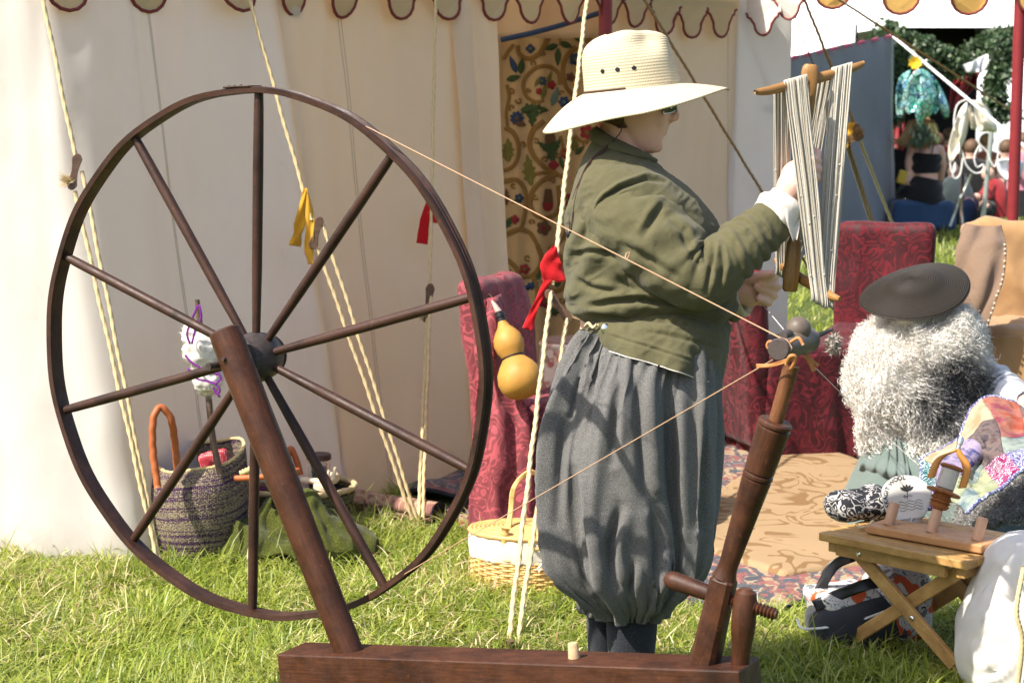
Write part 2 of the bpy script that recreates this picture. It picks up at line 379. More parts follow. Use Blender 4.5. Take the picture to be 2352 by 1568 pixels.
tag(mk("dry_thatch", va + np.array([0, 0, .022]), fa, M_THATCH), "dry straw coloured cuttings lying in patches on the lawn", "straw", kind="stuff")
vb, fb = lawn(2600, (-1.95, 1.95), (4.5, 6.9), 0.10, 0.21, 0.0042, 0.8, seed=6)
tag(mk("tall_grass", vb, fb, M_GRASS), "scattered taller grass stalks left standing in the lawn", "grass", kind="stuff")

# ================================================================ CANVAS PAVILION
def m_canvas(name, c, tr, tcol):
    n = NT(name); co = n.coord("Object"); uv = n.coord("UV")
    col = n.mix(k_(c, 0.92), k_(c, 1.05), n.noise(co, 4, 5)); col = n.mix(col, k_(c, 0.80), n.ramp(n.noise(co, 1.6, 4, 0.6), [(0.5, 0.0), (0.8, 0.35)]))
    sz = n.n('ShaderNodeSeparateXYZ'); n.l(co, sz.inputs[0]); hem = n.math('ADD', sz.outputs[2], n.math('MULTIPLY', n.noise(co, 9, 4, .7), .22)); col = n.mix(col, (.34, .31, .22), n.ramp(hem, [(.12, .55), (.26, 0)])); col = n.mix(col, k_(c, .72), n.ramp(n.noise(co, 5.5, 6, .75), [(.62, 0), (.74, .45)]))
    n.base(col, 0.9, 0.15)
    h = n.mix(n.mix(n.wave(uv, 160, dire='X'), n.wave(uv, 160, dire='Y'), 0.5), n.noise(co, 14, 5, 0.6, 0.8), 0.86)
    n.bump(h, 0.30, 0.012); n.translucent(tcol, tr); return n.m
M_CANVAS = m_canvas("canvas_white", (0.76, 0.715, 0.67), 0.38, (0.82, 0.68, 0.54))
M_CANVAS2 = m_canvas("canvas_warm_light", (0.72, 0.59, 0.435), 0.34, (0.86, 0.64, 0.42))  # same canvas, tanner: warm light through the awning put into its colour
M_VAL = m_canvas("valance_cream", (0.68, 0.52, 0.30), 0.35, (0.85, 0.68, 0.42))
M_VALY = m_canvas("valance_yellow", (0.72, 0.47, 0.15), 0.30, (0.85, 0.55, 0.15))
M_TRIM = m_plain("trim_red", (0.17, 0.028, 0.022), 0.85, 0.2, 60)
M_REDPOST = m_plain("post_red_paint", (0.20, 0.018, 0.022), 0.45, 0.25, 20, 0.1)
M_BLUE = m_plain("strap_blue", (0.02, 0.045, 0.12), 0.8)
M_WEB = m_plain("seam_thread", (0.48, 0.42, 0.33), 0.9)
tent = thing("canvas_pavilion", "cream canvas pavilion tent with red edged scalloped valance and open front", "tent", TC_BASE)
ud = (T_END - TC_TOP).normalized(); un = V(ud.y, -ud.x, 0)            # wall direction and its outward normal
WP0 = TC_TOP
def wall_px(px, py=300, off=0.0): return onplane(px, py, WP0 + un * off, un)
def wall_t(px, py=300): return (wall_px(px, py) - WP0).dot(ud)
def wall_mesh(name, base_pts, top_pts, mat, parent, nz=70, amp=0.012, seed=0.0, zt=2.03, k1=1.0, seams=()):
    nb = 220; B = spline(base_pts, nb); T = spline(top_pts, nb)
    s = np.linspace(0, 1, nz)[None, :, None]; P = B[:, None, :] * (1 - s) + T[:, None, :] * s
    P[..., 2] = s[..., 0] * zt
    N = gridnormals(P); L = np.concatenate([[0], np.cumsum(np.linalg.norm(np.diff(B, axis=0), axis=1))])[:, None]
    z = P[..., 2]
    d = amp * (np.sin(L * 9 + 1.5 * np.sin(z * 1.3 + seed) + seed) * (0.6 + 0.5 * (1 - z / zt)) + 0.6 * np.sin(L * 21 + z * 0.8 + 2 * seed) * np.clip(1 - z / zt, 0, 1) + 0.35 * np.sin(L * 47 + 3 * np.sin(z * 2)) * np.clip(z / zt - .3, 0, 1))
    d = d * k1 + 0.008 * fbm(np.stack([L * np.ones_like(z), z * 0.6, 0 * z], -1), 4.5, 3, seed)
    P = P + N * d[..., None]; P[:, 0, 2] = 0.012 + 0.012 * np.sin(L[:, 0] * 30) ** 2
    o = grid(name, P, mat, parent, thick=0.0); N = gridnormals(P); N *= np.sign(-N[110, 35, 1])
    for q in seams:
        for d_ in (0, 1): i = int(q * 219) + d_ * 3; tube('seam', P[i] + N[i] * (.0015 + .001 * d_), .0011, M_WEB, parent, n=4)
    return o
base_dir = (V(T_END.x, T_END.y, 0) - TC_BASE)
def bline(px):  # base line point under wall pixel
    t = wall_t(px) / (T_END - TC_TOP).length; return TC_BASE + base_dir * t if t > 0.12 else TC_BASE
def tline(px):
    p = wall_px(px); return V(p.x, p.y, 0)
lw = V(-0.93, 0.36, 0)
# sunlit side wall with the rounded corner
wall_mesh("side_wall", [TC_BASE + lw * 3.9, TC_BASE + lw * 1.2, TC_BASE + lw * 0.45, TC_BASE + lw * .12 + V(0.01, -.0, 0), TC_BASE + V(.07, .045, 0), TC_BASE + base_dir.normalized() * .30],
          [TC_TOP + lw * 3.9, TC_TOP + lw * 1.2, TC_TOP + lw * 0.4, TC_TOP + lw * .08, TC_TOP + V(.05, .05, 0), TC_TOP + ud * .36], M_CANVAS, tent, amp=0.013, seed=0.4)
e1 = TC_BASE + base_dir.normalized() * .298
wall_mesh("front_wall", [e1, TC_BASE + base_dir.normalized() * .6, bline(690)], [TC_TOP + ud * .358, TC_TOP + ud * .5, tline(625)], M_CANVAS, tent, amp=0.013, seed=1.1, seams=(.28,))
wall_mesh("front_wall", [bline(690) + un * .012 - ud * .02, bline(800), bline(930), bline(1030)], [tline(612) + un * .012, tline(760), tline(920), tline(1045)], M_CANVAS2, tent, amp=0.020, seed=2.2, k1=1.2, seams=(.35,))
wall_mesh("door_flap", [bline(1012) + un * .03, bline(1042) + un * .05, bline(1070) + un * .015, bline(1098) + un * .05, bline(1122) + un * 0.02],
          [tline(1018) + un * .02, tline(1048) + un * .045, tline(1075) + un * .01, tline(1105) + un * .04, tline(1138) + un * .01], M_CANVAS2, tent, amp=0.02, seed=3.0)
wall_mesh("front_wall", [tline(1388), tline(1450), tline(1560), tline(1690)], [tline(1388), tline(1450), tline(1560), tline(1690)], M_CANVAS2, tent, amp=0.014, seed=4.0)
rd = V(0.80, 0.30, 0).normalized()
cR = tline(1690)
wall_mesh("side_wall", [cR - rd * .06 + un * .012, cR + rd * .12, cR + rd * .30], [cR - rd * .06 + un * .012, cR + rd * .12, cR + rd * .29], M_CANVAS, tent, amp=0.008, seed=5.0)
# seams on the canvas
for px, y1, y2 in ((372, 20, 1240), (745, 30, 1000), (1077, 40, 760), (1672, 80, 700)):
    pts = [wall_px(px, y, 0.022 if px != 372 else .012) for y in np.linspace(y1, y2, 14)]
    if px in (372, 745): continue
    tube("seam", pts, 0.0016, M_WEB, tent, n=5)
# roof and back: they keep the sun off the inside
ev = 2.10
Lt = (T_END - TC_TOP).length
bk = -un * 2.6
def zz(p, z): return V(p.x, p.y, z)
ev = 2.0
roof = [zz(TC_TOP + un * .08 - lw * .02, ev), zz(T_END + un * .08 + ud * .1, ev), zz(T_END + bk * .6, 3.1), zz(TC_TOP + lw * 2.0 + bk * .35, 3.1), zz(T_END + bk, 2.0), zz(TC_TOP + bk * 1.1 + lw * 3.9, 2.0), zz(TC_TOP + lw * 3.9 - un * .1, ev)]
mk("roof", roof, [(0, 1, 2, 3), (3, 2, 4, 5), (0, 3, 6), (3, 5, 6)], M_CANVAS, tent, False)
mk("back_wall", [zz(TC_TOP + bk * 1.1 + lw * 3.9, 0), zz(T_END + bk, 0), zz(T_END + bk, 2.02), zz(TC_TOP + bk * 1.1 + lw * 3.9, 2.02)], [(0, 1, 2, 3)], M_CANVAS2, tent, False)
# inner lining canvas above the hanging cloth, with a blue strap
P = np.array([[at(px, py, 8.55 + .0005 * (py)) for py in np.linspace(-60, 88, 10)] for px in np.linspace(1120, 1420, 24)], float)
P[..., 1] += 0.03 * np.sin(np.linspace(0, 1, 24) * 15)[:, None] + 0.02 * np.sin(np.linspace(0, 3, 10))[None, :]
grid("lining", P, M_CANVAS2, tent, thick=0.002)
sp = spline([at(1150, 92, 8.5), at(1215, 78, 8.48), at(1290, 58, 8.46), at(1385, 28, 8.42)], 20)
Ps = np.stack([sp + np.array([0, 0, 0.012]), sp - np.array([0, 0, 0.012])], 1); grid("strap", Ps, M_BLUE, tent, thick=0.003)
# red corner post in the doorway
pp0 = wall_px(1389, 300, 0.06)
turned("tent_pole", zz(pp0, 0), zz(pp0, 2.3), [(0, .029), (1, .029)], M_REDPOST, tent, 14)
# valance: band and tongues, each tongue a piece with its red edging
mk("valance_band", [zz(TC_TOP + un * .05, 1.90), zz(T_END + un * .05, 1.90), zz(T_END + un * .06, 2.12), zz(TC_TOP + un * .06, 2.02)], [(0, 1, 2, 3)], M_VAL, tent, False)
def scallop(c, dirv, nrm, wdt, zb, ztop, mat, parent, trim=M_TRIM, seed=0, tong=0.25, rt=0.0062):
    h = ztop - zb; sh = 0.115 / 0.28 * wdt
    prof = [(-.5 * wdt, ztop), (-.5 * wdt, zb + sh * 1.25)]
    prof += [(-.44 * wdt, zb + sh * 1.22), (-.43 * wdt, zb + sh * 1.05), (-.36 * wdt, zb + sh * .98)]
    for k in range(9):
        a = math.pi + math.pi * k / 8; prof.append((tong * wdt * math.cos(a) , zb + sh * .62 + sh * .62 * math.sin(a)))
    prof += [(.36 * wdt, zb + sh * .98), (.43 * wdt, zb + sh * 1.05), (.44 * wdt, zb + sh * 1.22), (.5 * wdt, zb + sh * 1.25), (.5 * wdt, ztop)]
    rr = random.Random(seed); bend = rr.uniform(-.02, .02); sw = rr.uniform(-.012, .012)
    def P3(x, z): 
        k = (ztop - z) / h
        return c + dirv * (x + sw * k) + nrm * (0.012 * math.sin(x / wdt * 5 + seed) * k + bend * k * k) + V(0, 0, z - c.z)
    o = mk("scallop", [P3(x, z) for x, z in prof], [list(range(len(prof)))], mat, parent, False)
    m = o.modifiers.new("t", 'SOLIDIFY'); m.thickness = 0.002
    tube("edging", [P3(x, z) for x, z in prof[1:-1]], rt, trim, o, n=6)
SC = [(150, 25, .30), (340, 28, .30), (541, 26, .34), (677, 36, .24), (797, 41, .26), (921, 44, .26), (1024, 45, .26), (1138, 47, .25), (1216, 53, .26), (1310, 55, .27), (1400, 58, .26), (1462, 62, .24), (1527, 80, .24), (1590, 87, .24), (1657, 86, .25)]
for i, (px, py, wd_) in enumerate(SC):
    b = wall_px(px, py, 0.055); scallop(zz(b, b.z), ud, un, wd_, b.z, 1.93, M_VAL, tent, seed=i)
# loose white corner tongues blown outwards
for i, (px, py, wd_) in enumerate(((1722, 50, .20), (1752, 82, .20), (1812, 45, .24))):
    b = at(px, py, 9.05 - 0.1 * i); scallop(b, V(.75, -.65, 0).normalized(), V(.65, .75, 0), wd_, b.z, 1.95, M_CANVAS, tent, seed=20 + i)

# ================================================================ EMBROIDERED HANGING
M_LINEN = m_cloth("hanging_linen", (0.44, 0.31, 0.165), weave=500)
hang = thing("embroidered_hanging", "linen hanging embroidered with scrolling vines, leaves and flowers inside the tent", "curtain", at(1270, 790, 8.75))
def cur(px, py, off=0.0):
    y = 8.75 + 0.018 * math.sin((px - 1150) * .045 + .0018 * py) + 0.012 * math.sin((px - 1150) * .11 + 1.0)
    return at(px, py, y - off)
P = np.array([[cur(px, py) for py in np.linspace(60, 1000, 50)] for px in np.linspace(1090, 1440, 90)], float)
grid("cloth", P, M_LINEN, hang)
def emb(name, c): return m_plain(name, c, 0.75, 0.3, 220, 0.5, 0.3)
E = dict(vine=emb("thread_gold", (0.20, 0.115, 0.032)), green=emb("thread_green", (0.035, 0.065, 0.022)), blue=emb("thread_blue", (0.02, 0.045, 0.11)), red=emb("thread_red", (0.22, 0.02, 0.025)), teal=emb("thread_teal", (0.09, 0.15, 0.14)), olive=emb("thread_olive", (0.13, 0.12, 0.025)), brown=emb("thread_brown", (0.11, 0.06, 0.03)))
def cc(x, y): return (1136.8 + .3251 * x, 39.2 + .3251 * y)
def vine(pts, wd=5.0, mat='vine'):
    wd *= 1.9
    s = spline([(*cc(*p), 0) for p in pts], 26); t = np.gradient(s, axis=0); t /= np.linalg.norm(t, axis=1, keepdims=True) + 1e-9
    nn = np.stack([-t[:, 1], t[:, 0]], -1); k = np.linspace(1, .75, len(s)) * wd / 2; Pg = []
    for q in (-1, 0, 1): Pg.append([cur(s[i, 0] + nn[i, 0] * q * k[i], s[i, 1] + nn[i, 1] * q * k[i], 0.004 + (0.004 if q == 0 else 0)) for i in range(len(s))])
    grid("vine", np.array(Pg, float), E[mat], hang)
def curl(x, y, r, a0, sgn=1, wd=2.6):
    pts = [(x + r * (1 - k / 9 * .75) * math.cos(a0 + sgn * k * .62), y + r * (1 - k / 9 * .75) * math.sin(a0 + sgn * k * .62)) for k in range(10)]
    vine(pts, wd)
def leaf(x, y, L, ang, wid=.36, mat='green', spiky=0):
    pts = []; n = 14; a = math.radians(ang); ca, sa = math.cos(a), -math.sin(a)
    for sgn in (1, -1):
        for k in range(n):
            t = k / (n - 1) if sgn == 1 else 1 - k / (n - 1)
            ww = wid * L * math.sin(math.pi * t ** .8) * .5 * (1 + (.55 * ((k % 3) == 1) - .25 if spiky else 0))
            lx = (t - .5) * L; ly = sgn * ww; pts.append((x + lx * ca - ly * sa, y + lx * sa + ly * ca))
    v = [cur(*cc(*p), 0.005) for p in pts] + [cur(*cc(x, y), 0.010)]
    mk("leaf", v, [(i, (i + 1) % len(pts), len(pts)) for i in range(len(pts))], E[mat], hang)
def flower(x, y, r, petals, mat, mid='olive'):
    v = []; n = petals * 6  # near-black sheets added to darken the shaded inside of the marquee
    for k in range(n):
        a = 2 * math.pi * k / n; rr = r * (.72 + .28 * abs(math.cos(a * petals / 2))); v.append(cur(*cc(x + rr * math.cos(a), y + rr * math.sin(a)), .005))
    v.append(cur(*cc(x, y), .012)); mk("flower", v, [(i, (i + 1) % n, n) for i in range(n)], E[mat], hang)
    v = [cur(*cc(x + r * .3 * math.cos(2 * math.pi * k / 10), y + r * .3 * math.sin(2 * math.pi * k / 10)), .014) for k in range(10)]
    mk("flower_centre", v, [list(range(10))], E[mid], hang)
for pts, wd in (([(460, 480), (450, 400), (380, 350), (290, 360), (215, 430), (200, 500), (230, 570), (290, 600), (350, 590)], 5.5), ([(270, 600), (275, 640)], 5),
    ([(385, 105), (360, 190), (300, 270), (230, 295), (170, 260), (160, 200)], 7), ([(575, 210), (500, 290), (480, 390), (500, 490), (560, 560)], 6.5),
    ([(350, 735), (270, 800), (245, 900), (280, 990), (350, 1060), (430, 1105), (500, 1140)], 7), ([(270, 1110), (350, 1100), (430, 1105)], 5),
    ([(440, 1108), (330, 1160), (260, 1240), (250, 1330), (290, 1400), (360, 1420), (430, 1390), (455, 1310), (445, 1190)], 6.5), ([(70, 780), (130, 820), (165, 900), (160, 990), (120, 1060), (60, 1085)], 6),
    ([(60, 1165), (150, 1150), (205, 1210), (220, 1300), (205, 1420), (170, 1500), (55, 1545)], 6), ([(60, 1545), (170, 1500), (250, 1530), (300, 1610)], 6.5), ([(460, 840), (478, 920), (450, 990), (410, 960)], 4),
    ([(560, 840), (620, 880), (700, 850)], 5), ([(640, 180), (690, 120), (730, 60)], 6), ([(450, 80), (540, 105), (600, 140)], 4), ([(85, 480), (100, 560), (80, 680), (90, 770)], 4.5), ([(460, 60), (460, 200)], 3),
    ([(550, 560), (575, 640), (565, 720)], 5), ([(60, 300), (95, 240), (130, 195)], 5), ([(470, 1300), (520, 1420), (480, 1560), (380, 1640)], 6), ([(300, 1610), (330, 1720), (270, 1820), (170, 1840)], 6.5),
    ([(380, 1640), (470, 1700), (520, 1800), (470, 1920), (380, 1930), (340, 1860)], 6.5), ([(60, 1700), (140, 1760), (170, 1840), (150, 1960), (70, 2010)], 6), ([(270, 1820), (300, 1960), (260, 2080), (180, 2120)], 6), ([(520, 1800), (600, 1900), (610, 2020), (540, 2120)], 6)):
    vine(pts, wd)
for a in ((405, 130, 28, 2.0, 1), (265, 330, 22, .5, -1), (345, 265, 18, 2.5, 1), (115, 530, 24, 4, 1), (170, 590, 26, 3.4, -1), (120, 640, 22, 2, 1), (235, 515, 18, 0, 1), (290, 880, 22, 4, 1), (190, 900, 24, 1, -1), (355, 1010, 26, 3, 1), (130, 1190, 20, 1, 1), (285, 1270, 22, .4, 1), (255, 1450, 22, .4, -1), (410, 1160, 22, 3, 1), (640, 890, 22, 2, 1), (465, 540, 20, 0, -1), (230, 1700, 24, 1, 1), (410, 1800, 26, 3, -1), (470, 2000, 24, 0, 1), (200, 1940, 22, 2, -1)):
    curl(*a)
for a in ((395, 215, 110, 200, .42), (505, 198, 110, -20, .42), (445, 285, 135, 268, .32), (128, 335, 135, 112, .34, 'blue'), (187, 345, 120, 85, .4), (133, 432, 110, 15, .42), (425, 560, 150, 72, .3, 'teal'),
          (275, 655, 190, 0, .5, 'green', 1), (265, 695, 170, 265, .45, 'green', 1), (345, 655, 80, -10, .5, 'green', 1), (400, 935, 190, 95, .42, 'green', 1), (350, 915, 120, 150, .4, 'green', 1), (430, 910, 130, 60, .4, 'green', 1), (390, 850, 130, 90, .6, 'brown'),
          (240, 1080, 230, 96, .36, 'olive', 1), (470, 1030, 110, 285, .3), (345, 540, 130, 255, .3, 'olive'), (300, 460, 90, 240, .34, 'olive'), (385, 430, 100, 70, .3, 'olive'), (160, 745, 130, 160, .35, 'brown'), (600, 940, 90, 45, .4), (560, 900, 110, 100, .5, 'olive'), (590, 150, 90, -40, .5),
          (95, 1450, 100, 60, .5, 'green', 1), (150, 1300, 80, 200, .4), (90, 940, 170, 88, .5, 'olive', 1), (80, 1270, 120, 90, .4, 'brown', 1), (330, 1790, 150, 60, .5, 'green', 1), (250, 1900, 130, 200, .4, 'blue', 1), (440, 1850, 120, 90, .5), (100, 1850, 140, 80, .4, 'green', 1), (560, 1950, 130, 80, .5, 'olive', 1), (420, 2080, 120, 10, .5, 'green', 1), (585, 1480, 170, 80, .5, 'blue', 1), (150, 2060, 110, 50, .5)):
    leaf(*a)
for a in ((335, 452, 34, 7, 'blue'), (400, 480, 34, 5, 'red', 'red'), (312, 525, 27, 5, 'red', 'red'), (155, 715, 52, 9, 'blue', 'brown'), (572, 300, 50, 5, 'blue'), (488, 600, 42, 6, 'blue', 'teal'), (535, 425, 34, 5, 'brown', 'red'), (170, 1280, 34, 5, 'blue'), (490, 965, 38, 8, 'red'), (415, 1045, 38, 4, 'red', 'red'), (345, 1490, 56, 5, 'brown', 'red'), (650, 815, 55, 5, 'red'), (250, 225, 34, 4, 'blue'), (140, 1430, 34, 4, 'red', 'red'), (510, 1290, 45, 5, 'red'), (430, 1740, 42, 7, 'blue', 'olive'), (210, 1780, 40, 5, 'red'), (560, 1700, 44, 5, 'red'), (110, 1930, 36, 6, 'blue'), (350, 2010, 46, 5, 'red'), (570, 2080, 40, 6, 'blue')):
    flower(*a)
# the vase
vp = [(355, 1215), (400, 1215), (408, 1270), (412, 1330), (405, 1360), (375, 1372), (343, 1360), (338, 1330), (345, 1270)]
mk("vase", [cur(*cc(*p), .006) for p in vp], [list(range(len(vp)))], E['brown'], hang)
vp = [(336, 1310), (412, 1310), (410, 1345), (390, 1370), (355, 1370), (338, 1345)]
mk("vase", [cur(*cc(*p), .009) for p in vp], [list(range(len(vp)))], E['red'], hang)

# ================================================================ GUY ROPES
def m_rope(name, c):
    n = NT(name); co = n.coord("Object"); n.base(n.mix(k_(c, .72), k_(c, 1.15), n.noise(co, 160, 3)), 0.9, 0.2, 0, .2); n.bump(n.noise(co, 420, 3), .5, .002); return n.m
M_ROPE = m_rope("sisal_rope", (0.62, 0.47, 0.25)); M_ROPE2 = m_rope("brown_rope", (0.34, 0.20, 0.075)); M_ROPEW = m_rope("white_rope", (0.75, 0.74, 0.72))
M_TOG = m_wood("toggle_wood", (0.085, 0.045, 0.028), (0.15, 0.085, 0.055), coord="Object")
def m_ribbon(name, c, tr=.35): return m_cloth(name, c, var=.1, weave=900, transl=tr, wrinkle=.5)
M_RIBR = m_ribbon("ribbon_red", (0.62, 0.012, 0.018)); M_RIBY = m_ribbon("ribbon_yellow", (0.80, 0.45, 0.04))
def rope(name, a, b, r, mat, parent, sag=0.0, fuzz=40, seed=0, step=.006):
    a = Vector(a); b = Vector(b); L = (b - a).length; n = max(6, int(L / step)); pts = []
    ph = seed * 1.7
    for i in range(n):
        t = i / (n - 1); p = a.lerp(b, t); p.z -= sag * 4 * t * (1 - t); w_ = .0012 * math.sin(t * L * 22 + ph); pts.append(p + V(w_, w_ * .6, 0))
    mb = MB(); v, f, uv = tube_arr(pts, r, 9, True, lobes=3, twist=2 * math.pi / (r * 22), lob_amp=.22); mb.add(v, f, uv)
    rr = random.Random(seed)
    for k in range(int(fuzz * L)):
        p = pts[rr.randrange(n)]; d = V(rr.uniform(-1, 1), rr.uniform(-1, 1), rr.uniform(-1, 1)).normalized() * rr.uniform(.008, .024); s = V(0, 0, .0005)
        mb.add([p + s, p - s, p + d], [(0, 1, 2)])
    return mb.build(name, mat, parent)
def toggle(p, q, parent, th=0.022, name="toggle"):
    """wooden rope slider: waisted bar with pointed ends"""
    p = Vector(p); q = Vector(q); ax = q - p; L = ax.length; d = ax / L; view = (p - CAM).normalized(); s = d.cross(view).normalized(); n_ = s.cross(d)
    prof = [(-.5, .0), (-.47, .55), (-.36, 1.0), (-.15, .72), (0, .62), (.15, .72), (.36, 1.0), (.47, .55), (.5, 0)]
    top = [(p + q) / 2 + d * (t * L) + s * (w_ * th * .62) for t, w_ in prof]; bot = [(p + q) / 2 + d * (t * L) - s * (w_ * th * .62) for t, w_ in prof[1:-1]][::-1]
    lo = top + bot; m = len(lo); v = [x - n_ * .009 for x in lo] + [x + n_ * .009 for x in lo]
    f = [list(range(m))[::-1], list(range(m, 2 * m))] + [(i, (i + 1) % m, m + (i + 1) % m, m + i) for i in range(m)]
    o = mk(name, v, f, M_TOG, parent, False); b = o.modifiers.new("b", 'BEVEL'); b.width = .002; b.segments = 2; return o
def fray(c, d, parent, mat, L=.045, n=150, seed=0, spread=.6):
    mb = MB(); rr = random.Random(seed); d = Vector(d).normalized()
    for k in range(n):
        e = (d + V(rr.gauss(0, 1), rr.gauss(0, 1), rr.gauss(0, 1)) * spread * .5).normalized() * L * rr.uniform(.5, 1.1); s = V(rr.uniform(-1, 1), 0, rr.uniform(-1, 1)).normalized() * .0011
        p = Vector(c) + V(rr.gauss(0, .003), rr.gauss(0, .003), rr.gauss(0, .003)); mb.add([p + s, p - s, p + e * .6 - s * .8, p + e, p + e * .6 + s * .8], [(0, 1, 2, 3, 4)])
    return mb.build("frayed_end", mat, parent, False)
def strip(name, ctrl, wds, mat, parent, n=24, twist=0.0, label=None, wob=.006):
    """ribbon: control points with widths, hanging as cloth"""
    s = spline(ctrl, n); ws = np.interp(np.linspace(0, 1, n), np.linspace(0, 1, len(wds)), wds); t = np.gradient(s, axis=0); t /= np.linalg.norm(t, axis=1, keepdims=True) + 1e-9
    P = []
    for i in range(n):
        view = np.array(s[i]) - np.array(CAM); view /= np.linalg.norm(view); sd = np.cross(t[i], view); sd /= np.linalg.norm(sd) + 1e-9; nn = np.cross(sd, t[i])
        a = twist * (i / n) + .35 * math.sin(i * .5); sd = sd * math.cos(a) + nn * math.sin(a)
        P.append([s[i] + sd * ws[i] * (q - .5) + nn * wob * math.sin(q * 5 + i * .45) for q in np.linspace(0, 1, 7)])
    return grid(name, np.array(P), mat, parent, thick=.0008, label=label)
def stake(base, parent, d=V(0, 0, 1)):
    turned("peg", Vector(base) - d * .05, Vector(base) + d * .045, [(0, .006), (.8, .012), (1, .012)], M_TOG, parent, 8)
# 1: at the sunlit corner
st = gnd(378, 1360); tp = at(84, -75, 5.93)
r1 = thing("guy_rope", "pale sisal guy rope with a dark wooden slider beside the sunlit tent corner", "rope", st)
def on(a, b, py):    # the point of line a-b at height py in the photograph
    lo, hi = 0.0, 1.0
    def yy(p): q = p - CAM; return H / 2 - F * q.dot(_u) / q.dot(_f)
    for _ in range(40):
        m = (lo + hi) / 2
        if (yy(a.lerp(b, m)) - py) * (yy(b) - yy(a)) < 0: lo = m
        else: hi = m
    return a.lerp(b, lo)
def off(p, dx, dy=0): return p + V(dx * p.y / F, 0, -dy * p.y / F)
k0 = on(tp, st, 365); rope("rope_strand", tp, k0, .0062, M_ROPE, r1, seed=1)
k1 = on(tp, st, 435); toggle(off(k0, 6, -12), off(k1, -26, 2), r1, .026)
rope("rope_strand", off(k1, -16, 4), off(st, -12, -60), .0062, M_ROPE, r1, seed=2); rope("rope_strand", off(k0, 14, 28), off(st, -2, -30), .0062, M_ROPE, r1, seed=3)
fray(off(k1, -22, -18), V(-1, -.2, .25), r1, M_ROPE, .042, 260, 3, .7); stake(st, r1)
# 2: yellow ribbon
st = gnd(966, 1228); tp = wall_px(563, -35, .12); md = at(716, 505, 6.38)
r2 = thing("guy_rope", "sisal guy rope tied with a yellow ribbon behind the big wheel", "rope", st)
rope("rope_strand", tp, off(md, 0, 0), .0062, M_ROPE, r2, seed=4)
toggle(off(md, 20, -8), off(md, 0, 68), r2, .026)
rope("rope_strand", off(md, 26, 12), off(st, 4, 0), .0062, M_ROPE, r2, seed=5); rope("rope_strand", off(md, 14, 66), off(st, -6, 0), .0062, M_ROPE, r2, seed=6); stake(st, r2)
strip("ribbon", [off(md, -14, -72), off(md, -28, 10), off(md, -40, 60)], [.012, .04, .045], M_RIBY, r2, twist=.8); strip("ribbon", [off(md, -14, -72), off(md, -4, 0), off(md, -8, 60), off(md, -4, 102)], [.014, .035, .03, .045], M_RIBY, r2, twist=-.9); fray(off(md, -12, -60), V(.1, -.5, 1), r2, M_RIBY, .02, 10, 4)
# 3: red ribbon, between wheel and doorway
st = gnd(964, 1216); tp = wall_px(1001, -35, .10); md = at(987, 672, 7.0)
r3 = thing("guy_rope", "thin sisal guy rope with a red ribbon hanging straight down beside the door flap", "rope", st)
mid = on(tp, md, 490)
rope("rope_strand", tp, md, .0058, M_ROPE, r3, seed=7); toggle(off(md, 3, -22), off(md, -10, 70), r3, .028)
rope("rope_strand", off(md, 2, 5), off(st, 6, 0), .0062, M_ROPE, r3, seed=8); rope("rope_strand", off(md, -6, 56), off(st, -4, 0), .0062, M_ROPE, r3, seed=9); stake(st, r3)
fray(off(md, -12, 50), V(-1, -.2, -.2), r3, M_ROPE, .035, 160, 9, .8)
strip("ribbon", [off(mid, -2, -40), off(mid, -14, 10), off(mid, -22, 70)], [.012, .035, .046], M_RIBR, r3, wob=.002); strip("ribbon", [off(mid, 0, -40), off(mid, 8, 0), off(mid, 6, 22)], [.012, .035, .03], M_RIBR, r3, wob=.002)
# 4: in front of the doorway
st = gnd(1172, 1508); tp = wall_px(1352, -35, .10); md = at(1268, 640, 6.25)
r4 = thing("guy_rope", "thick sisal guy rope with a red ribbon passing behind the spinner", "rope", st)
rope("rope_strand", tp, off(md, 2, 10), .0075, M_ROPE, r4, seed=10)
toggle(off(md, -14, 26), off(md, 44, 100), r4, .028); rope("rope_strand", off(md, -2, 30), off(st, -8, -2), .0068, M_ROPE, r4, seed=11); rope("rope_strand", off(md, 34, 92), off(st, 12, -4), .0068, M_ROPE, r4, seed=12); stake(st, r4)
fray(off(md, 44, 85), V(1, -.3, .3), r4, M_ROPE, .055, 200, 12, .5)
strip("ribbon", [off(md, 6, -75), off(md, -2, -35), off(md, 6, 10)], [.014, .075, .078], M_RIBR, r4, wob=.006); strip("ribbon", [off(md, -8, 0), off(md, -36, 60), off(md, -58, 118)], [.028, .02, .036], M_RIBR, r4, wob=.004)
# right-hand guy ropes of the pavilion, mostly brown
def simple_rope(label, a, b, r, mat, seed, st=None):
    t = thing("guy_rope", label, "rope", b); rope("rope_strand", a, b, r, mat, t, fuzz=10, seed=seed, step=.008); return t
simple_rope("brown guy rope slanting down behind the straw hat", at(1468, -20, 8.12), gnd(2008, 862), .0062, M_ROPE2, 20)
t = simple_rope("brown guy rope with a frayed wooden slider behind the hand reel", at(1684, -5, 9.0), at(1778, 240, 9.1), .006, M_ROPE2, 21)
toggle(at(1785, 210, 9.1), at(1775, 262, 9.1), t, .03); fray(at(1772, 247, 9.08), V(-1, 0, 0), t, M_ROPE2, .06, 160, 5, .4); rope("rope_strand", at(1780, 255, 9.1), gnd(1925, 735), .006, M_ROPE2, t, fuzz=8, seed=22, step=.008)
t = thing("guy_rope", "golden guy rope with yellow and red ribbons before the grey tarpaulin", "rope", gnd(2080, 640))
rope("rope_strand", at(1840, -20, 9.6), at(1962, 285, 10.2), .0075, M_ROPE2, t, fuzz=8, seed=23, step=.008); rope("rope_strand", at(1970, 310, 10.2), gnd(2105, 655), .0085, M_ROPE, t, fuzz=8, seed=24, step=.008)
